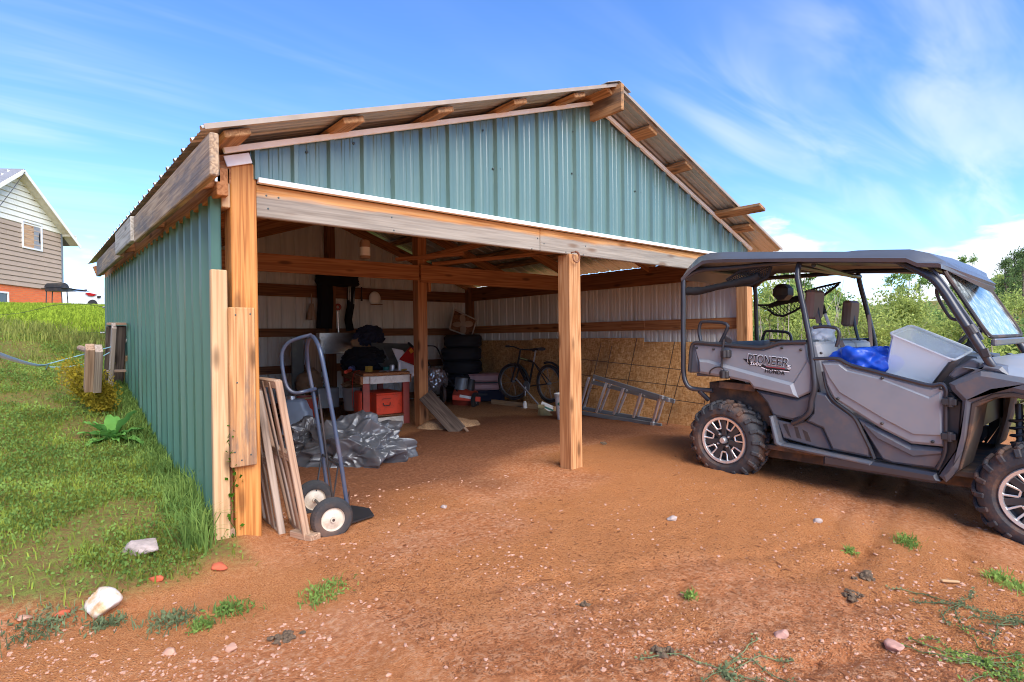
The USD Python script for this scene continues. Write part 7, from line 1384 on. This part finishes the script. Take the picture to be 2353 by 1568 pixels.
# ropes and wires
M['rope'] = plain('faded_blue_rope', (0.20, 0.36, 0.42), rough=0.7, vary=0.2, scale=40)
rp_ = thing('blue_rope', 'faded blue rope tied round the trough and strung across the bank', 'rope', tuple(at(125, 832, 0, -.8)))
def sag(a, b, s, n=12): t = np.linspace(0, 1, n)[:, None]; p = np.asarray(a)*(1-t)+np.asarray(b)*t; p[:, 2] -= s*4*(t*(1-t))[:, 0]; return p
kx = at(113, 836, 0, -0.72)
MB().tube(sag(at(-15, 811, 0, -0.95), kx, 0.02), 0.006, 6).build('strand', M['rope'], rp_); MB().tube(sag(kx, at(257, 797, 0, -0.25), 0.0), 0.0045, 6).build('strand', M['rope'], rp_); MB().tube(sag(kx+np.array([0, 0, -.03]), at(252, 810, 0, -0.25), 0.05), 0.005, 6).build('strand', M['rope'], rp_)
MB().tube(rounded([kx, at(105, 850, 0, -.72), at(107, 870, 0, -.72), at(102, 882, 0, -.72), at(78, 887, 0, -.74)], 0.06), 0.006, 6).build('loose_end', M['rope'], rp_)
z9 = zz(0, 840, 6.03)
for lb, pts in (('dark sagging fence wire crossing the bright slope', ((0, 500), (350, 475), (700, 390), (1000, 320), (1300, 305), (1600, 320), (1845, 365))), ('lower dark fence wire running past the broken bricks', ((0, 880), (300, 800), (480, 760), (700, 745), (1000, 775), (1480, 805), (1800, 815)))):
    t = thing('fence_wire', lb, 'wire', tuple(at(*z9(*pts[-1]), 0, -0.06))); zr_ = float((at(*z9(*pts[-1]), 0, -0.06)-EYE)@FWD); q = []
    for j, p_ in enumerate(pts): u = j/(len(pts)-1); q.append(dep(*z9(*p_), zr_+1.2*(1-u)))
    MB().tube(rounded(q, 0.5, 6), 0.0035, 5).build('wire', M['wire'], t, smooth=60); MB().lathe([(0.0001, 0), (0.012, 0), (0.012, 0.05), (0.0001, 0.05)], np.array(q[-1])+np.array([0.03, 0, 0]), axis=(-1, 0, 0), n=10).build('insulator', M['zinc'], t)
# row of broken bricks on the bank
for i in range(12):
    px = [6, 26, 48, 70, 92, 112, 150, 176, 190, 210, 226, 36][i]; c = onhill(px, 752-(i % 3), 1.4); t = thing('wall_brick', ['broken brick at the picture edge end of the brick row', 'second broken brick of the row on the slope', 'pale mortared brick third from the picture edge', 'orange brick fourth along the row on the slope', 'reddish brick before the grey weeds', 'half-buried orange brick in the middle of the row', 'tilted brick left of the white mortared one', 'white mortared brick standing highest in the row', 'long dark-gapped brick right of the white one', 'brick near the barn end of the row', 'last brick, almost hidden by weeds near the barn', 'low brick fragment lying before the row'][i], 'brick', tuple(c), group='broken bricks in a row on the slope')
    MB().board(c+np.array([-0.11, 0, 0.05]), c+np.array([0.11, 0.02*(i % 4), 0.05+0.02*((i*7) % 3-1)]), 0.1, 0.075, c=0.012, jit=0.006).build('brick_body', M['brick'] if i % 3 else M['greyrock'], t)
# ------------------------------------------------------------------ house on the rise
M['siding'] = plain('taupe_lap_siding', (0.43, 0.315, 0.225), rough=0.7, vary=0.06, scale=2)
M['sidingw'] = plain('cream_lap_siding', (0.80, 0.77, 0.65), rough=0.65, vary=0.05, scale=2)
M['soffit'] = plain('cream_soffit', (0.62, 0.58, 0.46), rough=0.7)
M['shingle'] = plain('grey_roof_shingle', (0.20, 0.20, 0.22), rough=0.9, vary=0.2, scale=8)
M['redbrick'] = mat('orange_red_brick_wall', {'g': ('geometry', {}), 'rot': ('vector_rotate', {'rotate_type': 'z_axis', 'angle': -0.99}), 'sp': ('separate_xyz', {}), 'cb': ('combine_xyz', {}), 'b': ('brick_texture', {'scale': 1.0, 'brick_width': 0.22, 'row_height': 0.075, 'mortar_size': 0.008, 'color1': (0.78, 0.17, 0.04), 'color2': (0.68, 0.13, 0.035), 'mortar': (0.55, 0.2, 0.09)}), 'p': P(roughness=0.85)},
    [('g.position', 'rot.vector'), ('rot.vector', 'sp.vector'), ('sp.x', 'cb.x'), ('sp.z', 'cb.y'), ('cb.vector', 'b.vector'), ('b.color', 'p.base_color')])
M['darkglass'] = plain('dark_window_glass', (0.03, 0.04, 0.045), rough=0.08, spec=0.8)
M['ply'] = wood('window_plywood', (0.36, 0.19, 0.09), (0.52, 0.31, 0.17), (0.62, 0.42, 0.26))
hd_ = np.array([0.549, 0.836, 0.0]); hn = np.array([0.836, -0.549, 0.0]); HK = dep(142, 642, 27.0); HK[2] = 0
hs = thing('house', 'taupe and cream sided house with orange brick base on the rise', 'house', (HK[0], HK[1], 2.6))
def hp_(u, o, z): return np.array([HK[0], HK[1], 0])-hd_*u+hn*o+np.array([0, 0, z])     # u metres from the far corner towards the near end, o out of the wall
HW = 6.0; ZB, ZE, ZP = 3.62, 6.32, 8.42
def slabh(u0, u1, o0, o1, z0, z1): return MB().board(hp_(u0, (o0+o1)/2, (z0+z1)/2), hp_(u1, (o0+o1)/2, (z0+z1)/2), abs(o1-o0), z1-z0, c=0.003)
slabh(0.0, HW, -9.0, -0.02, 1.6, ZB).build('brick_base', M['redbrick'], hs)
MB().board(hp_(3.0, -5.0, (1.6+ZE)/2), hp_(3.0, -5.0, (1.6+ZE)/2)+hn*0.001+np.array([0, 0, 0]), 1, 1) if False else None
core = slabh(0.02, HW-0.02, -9.0, -0.012, ZB+0.005, ZE-0.02); core.build('house_body', M['siding'], hs)
rows = 13; eh = (ZE-ZB)/rows
for r in range(rows):
    cuts = sorted([0.0, HW]+[rnd.uniform(0.4, HW-.4) for _ in range(2)])
    for a, b in zip(cuts[:-1], cuts[1:]):
        z0 = ZB+r*eh; MB().board(hp_(a+0.004, 0.012, z0+eh/2), hp_(b-0.004, 0.012, z0+eh/2), 0.03, eh-0.022, up=(-hn[0]*0.14, -hn[1]*0.14, 1), c=0.002).build('siding_board', M['siding'], hs)
rows = 9; eh = (ZP-ZE)/rows
for r in range(rows):
    z0 = ZE+r*eh; t = r/rows; a, b = HW/2*t, HW-HW/2*t; c_ = rnd.uniform(a+0.2*(b-a), b-0.2*(b-a))
    for a_, b_ in ((a, c_), (c_, b)): MB().board(hp_(a_+0.004, 0.016, z0+eh/2), hp_(b_-0.004, 0.016, z0+eh/2), 0.03, eh-0.022, up=(-hn[0]*0.14, -hn[1]*0.14, 1), c=0.002).build('siding_board', M['sidingw'], hs)
gb = MB(); tri = [hp_(0.1, -0.02, ZE), hp_(HW-0.1, -0.02, ZE), hp_(HW/2, -0.02, ZP-0.05)]; tri2 = [p-hn*0.1 for p in tri]; gb.add(tri+tri2, [(0, 1, 2), (5, 4, 3), (0, 3, 4), (0, 4, 1), (1, 4, 5), (1, 5, 2), (2, 5, 3), (2, 3, 0)]).build('gable_backing', M['sidingw'], hs)
sl_ = (ZP-ZE)/(HW/2)
for s_, u_e in ((1, -0.75), (-1, HW+0.75)):
    ze = ZP+0.08-abs(u_e-HW/2)*sl_
    a, b = hp_(HW/2, 0, ZP+0.10), hp_(u_e, 0, ze+0.02); mid0, mid1 = (a+b)/2+hn*0.42, (a+b)/2-hn*9.2; Ls_ = np.linalg.norm(a-b); upv = np.cross(b-a, hn); upv = upv if upv[2] > 0 else -upv
    MB().board(mid0, mid1, Ls_, 0.05, up=upv).build('roof_slope', M['shingle'], hs); MB().board(mid0-upv/np.linalg.norm(upv)*0.07, mid0-upv/np.linalg.norm(upv)*0.07-hn*0.42, Ls_-0.1, 0.03, up=upv).build('soffit', M['soffit'], hs)
    MB().board(a+hn*0.43-np.array([0, 0, .08]), b+hn*0.43-np.array([0, 0, .08]), 0.03, 0.15, up=upv).build('rake_board', M['sidingw'], hs)
MB().board(hp_(-0.45, 0.4, ZE-0.10), hp_(-0.45, -9, ZE-0.10), 0.1, 0.1).build('gutter', M['sidingw'], hs); slabh(-0.5, 0.0, 0.02, 0.40, ZE-0.10, ZE+0.02).build('eave_box', M['soffit'], hs); slabh(-0.05, 0.07, -0.1, 0.055, ZB, ZE-0.02).build('corner_trim', M['aludark'], hs)
def hwall(px, py, o=0.03): return onp(px, py, hp_(0, o, 4), hn)
def hu(p): return float(-(p-np.array([HK[0], HK[1], 0]))@hd_)
def hwindow(px0, py0, px1, py1, lb):
    a, b = hwall(px0, (py0+py1)/2), hwall(px1, (py0+py1)/2); u0, u1 = sorted((hu(a), hu(b))); c1, c2 = hwall((px0+px1)/2, py0), hwall((px0+px1)/2, py1); z1, z0 = c1[2], c2[2]
    wn = UsdGeom.Xform.Define(stage, hs+'/'+numbered(hs, 'window')).GetPath().pathString; fr_ = MB()
    for q in (slabh(u0, u1, 0.02, 0.07, z0, z0+0.07), slabh(u0, u1, 0.02, 0.07, z1-0.07, z1), slabh(u0, u0+0.07, 0.021, 0.069, z0+.07, z1-.07), slabh(u1-0.07, u1, 0.021, 0.069, z0+.07, z1-.07)):
        for v, f, r in zip(q.v, q.f, q.r): fr_.add(v, f, r)
    fr_.build('frame', M['white'], wn); return wn, u0, u1, z0, z1
wn, u0, u1, zl, zh = hwindow(50, 511, 96, 574, '')
slabh(u0+0.06+0.36*(u1-u0), u1-0.06, 0.028, 0.036, zl+.06, zh-.06).build('boarded_half', M['ply'], wn); slabh(u0+0.06, u0+0.06+0.36*(u1-u0), 0.025, 0.033, zl+.06, zh-.06).build('pane', M['labelgrey'], wn); MB().tube([hp_(u0+0.16, 0.05, zl+.35), hp_(u0+0.19, 0.05, zl+.6), hp_(u0+0.15, .05, zl+.8)], 0.02, 6).build('broken_gap', M['cloth'], wn)
wn, u0, u1, zl, zh = hwindow(-45, 668, 19, 712, ''); slabh(u0+0.06, u1-0.06, 0.025, 0.033, zl+.06, zh-.06).build('pane', M['darkglass'], wn)
ow = thing('overhead_wire', 'thin dark overhead wire meeting the house gable', 'wire', tuple(hp_(3, 0.5, 8.4))); MB().tube(sag(hp_(HW/2, 0.45, ZP), dep(-60, 541, 18), 0.1), 0.012, 5).build('wire', M['wire'], ow)
# grill
gr0 = dep(131, 687, 23.5); gr0[2] = float(gz(gr0[0], gr0[1])); gl = thing('grill', 'black kettle-lidded grill on thin legs at the house corner', 'grill', tuple(gr0))
rx, fy = RIGHT*np.array([1, 1, 0]), np.array([FWD[0], FWD[1], 0]); s = 1311/23.5
gz0 = dep(131, 662, 23.5)[2]
mb = MB(); th = np.linspace(0, math.pi, 10); R_ = [(math.cos(t)*0.22, math.sin(t)*0.20) for t in th]
V = []; 
for u in (-0.34, 0.34): V += [np.array([gr0[0], gr0[1], gz0])+rx*u+fy*a+np.array([0, 0, b]) for a, b in R_]
mb.add(V, [(i, i+1, 10+i+1, 10+i) for i in range(9)]); mb.add(V[:10], [(0, i, i+1) for i in range(1, 9)]); mb.add(V[10:], [(0, i+1, i) for i in range(1, 9)]); mb.build('lid', M['blackmetal'], gl, smooth=40)
MB().board(np.array([gr0[0], gr0[1], gz0-0.08])-rx*0.33, np.array([gr0[0], gr0[1], gz0-0.08])+rx*0.33, 0.40, 0.14).build('firebox', M['blackmetal'], gl); MB().board(np.array([gr0[0], gr0[1], gz0-0.02])-rx*0.50, np.array([gr0[0], gr0[1], gz0-0.02])+rx*0.50, 0.36, 0.03).build('side_shelf', M['blackplastic'], gl)
for a in (-0.3, 0.3):
    for b in (-0.15, 0.15): MB().tube([np.array([gr0[0], gr0[1], gz0-0.1])+rx*a+fy*b, np.array([gr0[0], gr0[1], gr0[2]-0.2])+rx*a*1.15+fy*b], 0.018, 6).build('leg', M['blackmetal'], gl)
# parked car beyond the crest
cr0 = dep(190, 676, 33); car = thing('parked_car', 'white car with a red tail lamp parked beyond the grassy crest', 'car', (cr0[0], cr0[1], cr0[2]-0.9)); M['carwhite'] = plain('white_car_paint', (0.72, 0.74, 0.78), rough=0.25, vary=0.02, coat=0.6)
def cpt(px, py, o=0.0): return dep(px, py, 33+o)
def carbody(outl, dpt, name, m, ins=0.0):
    mb = MB(); p = np.array([cpt(*q) for q in outl]); c = p.mean(0); bk_ = p+fy*dpt; K = len(p); mb.add(np.vstack([p, bk_]), [(i, (i+1) % K, K+(i+1) % K, K+i) for i in range(K)]); mb.add(np.vstack([p, c]), [(i, (i+1) % K, K) for i in range(K)]); mb.add(np.vstack([bk_, bk_.mean(0)]), [((i+1) % K, i, K) for i in range(K)]); return mb.build(name, m, car, smooth=25)
carbody([(95, 674), (130, 671), (170, 670), (200, 671), (222, 675), (230, 682), (232, 700), (95, 700)], 1.7, 'car_body', M['carwhite'])
carbody([(108, 672), (128, 663), (150, 662), (176, 670.5)], 1.5, 'cabin', M['darkglass']); carbody([(126, 663.5), (150, 661.2), (158, 663), (128, 664.2)], 1.45, 'cabin_roof', M['carwhite'])
p = [cpt(*q, -0.05) for q in ((195, 674), (205, 673), (222, 677), (214, 681), (203, 680))]; slab(p, -fy, 0.03).build('tail_lamp', M['tailred'], car); MB().tube([cpt(193, 668, 0.4), cpt(199, 667, 0.4)], 0.05, 6).build('wing_mirror', M['blackplastic'], car); MB().tube([cpt(224, 683, -.05), cpt(231, 682, -.05)], 0.06, 6).build('exhaust', M['blackplastic'], car)
for px in (120, 212): MB().lathe([(0.0001, 0), (0.30, 0), (0.32, 0.05), (0.32, 0.2), (0.0001, 0.2)], cpt(px, 701, -0.02), axis=fy, n=20).build('wheel', M['blackrubber'], car)
# ------------------------------------------------------------------ trees
M['leafA'] = leafmat('bright_yellow_green_leaves', (0.306, 0.360, 0.100), (0.594, 0.666, 0.172), (0.850, 0.850, 0.288), 0.4)
M['leafB'] = leafmat('mid_green_leaves', (0.176, 0.273, 0.078), (0.390, 0.527, 0.166), (0.605, 0.722, 0.254), 0.35)
M['leafC'] = leafmat('dull_brown_green_leaves', (0.270, 0.254, 0.101), (0.473, 0.439, 0.169), (0.675, 0.607, 0.304), 0.3)
M['leafP'] = leafmat('pine_needles', (0.104, 0.156, 0.058), (0.182, 0.260, 0.091), (0.286, 0.351, 0.130), 0.2)
M['bark'] = plain('grey_brown_bark', (0.16, 0.12, 0.09), rough=0.9, vary=0.3)
M['twig'] = plain('pale_bare_twigs', (0.33, 0.27, 0.22), rough=0.9, vary=0.2)
def bush_tree(name, label, px, depth, width, h, m, n=9000, leaf=0.06, trunk=0.08, low=0.05, seed=1, twigs=0, cat='shrub', group=None, base=None, clumps=34):
    rng = np.random.default_rng(seed); p = dep(px, 760, depth); z0 = float(gz(p[0], p[1])); c0 = np.array([p[0], p[1], z0]); t = thing(name, label, cat, tuple(c0), group=group)
    cl = []; br = MB(); 
    for k in range(clumps):
        a = rng.uniform(0, 2*math.pi); u = rng.uniform(0, 1); zz_ = low+(1-low)*rng.uniform(0.0, 1)**0.8; rad = width/2*math.sqrt(rng.uniform(0.1, 1))*math.sqrt(max(0.12, 1-(2*max(zz_-0.35, 0)/1.3)**2))
        q = c0+np.array([math.cos(a)*rad, math.sin(a)*rad, zz_*h*0.92]); cl.append((q, rng.uniform(0.10, 0.22)*width*0.72))
        m_ = c0*.45+q*.55+np.array([0, 0, -0.08*h]); br.tube([c0+np.array([rng.normal(0, .05), rng.normal(0, .05), 0]), m_, q], [trunk*.5, trunk*.28, trunk*.08], 5, caps=False)
    br.tube([c0-np.array([0, 0, .2]), c0+np.array([0, 0, h*0.35])], [trunk, trunk*.6], 7); br.build('trunk', M['bark'], t)
    per = n//clumps; pts = []
    for q, r in cl:
        v = rng.normal(size=(per, 3)); v /= np.linalg.norm(v, axis=1, keepdims=True); v *= (r*rng.uniform(0.15, 1.15, per))[:, None]*np.array([1, 1, 1.0]); pts.append(q+v)
    pts = np.vstack(pts); MB().add(*leaf_quads(pts, leaf*0.8, rng, up_bias=0.5, asp=2.3)).build('crown', m, t, rest=False)
    if twigs:
        tw = MB()
        for k in range(twigs): a = rng.uniform(0, 2*math.pi); q = c0+np.array([math.cos(a)*width*.3, math.sin(a)*width*.3, 0.1]); e = q+np.array([rng.normal(0, .5), rng.normal(0, .5), h*rng.uniform(.5, 1.0)]); tw.tube([q, (q+e)/2+rng.normal(0, .1, 3), e], [0.015, 0.010, 0.004], 4, caps=False)
        tw.build('bare_twigs', M['twig'], t)
    return t
TR = [(1762, 13.5, 3.6, 2.75, 'leafA', 'bright feathery shrub just beyond the barn corner', 14000, 0.05, 20), (1848, 15.5, 3.4, 2.5, 'leafA', 'bright shrub seen under the sagging far net', 12000, 0.055, 30), (1935, 17, 3.6, 2.4, 'leafC', 'brownish twiggy shrub seen between the head restraints', 9000, 0.05, 70), (2015, 15, 2.8, 1.9, 'leafC', 'twiggy dull shrub behind the far cab post', 7000, 0.045, 80),
      (2120, 11.5, 3.6, 2.35, 'leafA', 'large rounded yellow-green shrub filling the cab window', 20000, 0.042, 6), (2205, 13, 3.4, 2.0, 'leafA', 'rounded shrub seen through the windshield', 13000, 0.048, 6), (2300, 12, 3.0, 1.6, 'leafB', 'low green shrub beyond the hood', 12000, 0.045, 0), (2385, 13, 3.2, 1.9, 'leafB', 'green shrub cut by the picture edge beyond the hood', 9000, 0.05, 0),
      (1795, 22, 4.2, 3.7, 'leafB', 'taller green tree behind the feathery shrubs by the barn', 13000, 0.075, 0), (1900, 25, 4.2, 3.6, 'leafB', 'leafy tree behind the brownish shrub', 12000, 0.08, 0), (2000, 24, 4.2, 3.4, 'leafA', 'yellow-green tree seen above the far shrubs', 12000, 0.08, 0), (2090, 27, 4.2, 3.5, 'leafB', 'green tree behind the large rounded shrub', 12000, 0.08, 0), (2180, 26, 4.2, 3.2, 'leafB', 'green tree behind the windshield post', 11000, 0.08, 0), (2265, 24, 4.4, 2.6, 'leafC', 'dull green shrub on the slope right of the roof visor', 9000, 0.07, 0), (2345, 30, 5, 3.6, 'leafA', 'yellow-topped shrub on the slope near the picture edge', 10000, 0.08, 0), (2310, 20, 3.4, 1.7, 'leafC', 'brown-green brush below the yellow-topped shrub', 8000, 0.06, 10)]
for i, (px, dp_, wd_, h_, m_, lb, n_, lf, tw) in enumerate(TR): bush_tree('shrub' if dp_ < 20 else 'tree', lb, px, dp_, wd_, h_, M[m_], n_, lf, 0.07 if dp_ < 20 else 0.13, 0.04, 100+i, tw, cat='shrub' if dp_ < 20 else 'tree', group='scrub beyond the vehicle')
bush_tree('tree', 'thin leafy treetop rising behind the vehicle roof beside the barn eave', 1832, 30, 2.9, 6.4, M['leafB'], 5500, 0.085, 0.12, 0.45, 201, 0, cat='tree', clumps=22)
bush_tree('tree', 'sparse bare-looking treetop against the clouds above the roof visor', 2226, 42, 2.4, 6.6, M['leafB'], 1500, 0.10, 0.09, 0.4, 202, 6, cat='tree', clumps=14)
def pine(label, px, depth, h, seed):
    rng = np.random.default_rng(seed); p = dep(px, 760, depth); z0 = float(gz(p[0], p[1])); c0 = np.array([p[0], p[1], z0]); t = thing('pine_tree', label, 'pine', tuple(c0), group='pines on the far slope'); MB().tube([c0-np.array([0, 0, .3]), c0+np.array([0.1, 0, h*.5]), c0+np.array([0, .1, h])], [h*.022, h*.014, 0.02], 6).build('trunk', M['bark'], t)
    br = MB(); pts = []
    for k in range(30):
        u = rng.uniform(0.30, 1.0); a = rng.uniform(0, 2*math.pi); L = h*0.20*(1-u)**0.7*rng.uniform(.6, 1.2)+0.12; b0 = c0+np.array([0, 0, u*h]); e = b0+np.array([math.cos(a)*L, math.sin(a)*L, rng.uniform(-.05, .3)*L]); br.tube([b0, e], [0.035, 0.012], 4, caps=False); n = 70; tt_ = rng.uniform(.4, 1.1, n)[:, None]; pts.append(b0+(e-b0)*tt_+rng.normal(0, 0.05+h*.018, (n, 3)))
    br.build('limbs', M['bark'], t); MB().add(*leaf_quads(np.vstack(pts), 0.075, rng, up_bias=0.8, asp=2.4)).build('crown', M['leafP'], t, rest=False)
for px, dp_, h_, sd, lb in ((2312, 46, 5.4, 1, 'tall pine with bare lower trunk on the far slope'), (2334, 50, 6.0, 2, 'second pine just right of the bare-trunked one'), (2352, 48, 6.2, 3, 'pine cut by the picture edge on the far slope'), (2372, 52, 6.4, 4, 'pine behind the one at the picture edge')): pine(lb, px, dp_, h_, sd)
FARL = [('small dark tree' if i % 2 == 0 else 'small yellowish tree')+' dotting the far hillside, '+['seen over the hood', 'near the picture edge', 'behind the near shrubs', 'high on the ridge', 'low on the slope', 'beside the pines', 'seen through the windshield', 'half hidden by the roof visor', 'behind the barn corner', 'seen through the cab', 'over the cargo bed'][i//2] for i in range(22)]
for i in range(22):
    px = rg.uniform(2235, 2420) if i % 3 else rg.uniform(1760, 2240); dp_ = rg.uniform(55, 110); bush_tree('far_tree', FARL[i], px, dp_, rg.uniform(3, 6), rg.uniform(2.5, 5), M['leafB' if i % 2 == 0 else 'leafA'], 1400, 0.22, 0.12, 0.05, 300+i, 0, cat='tree', group=['dark trees on the far hillside', 'yellowish trees on the far hillside'][i % 2], clumps=12)
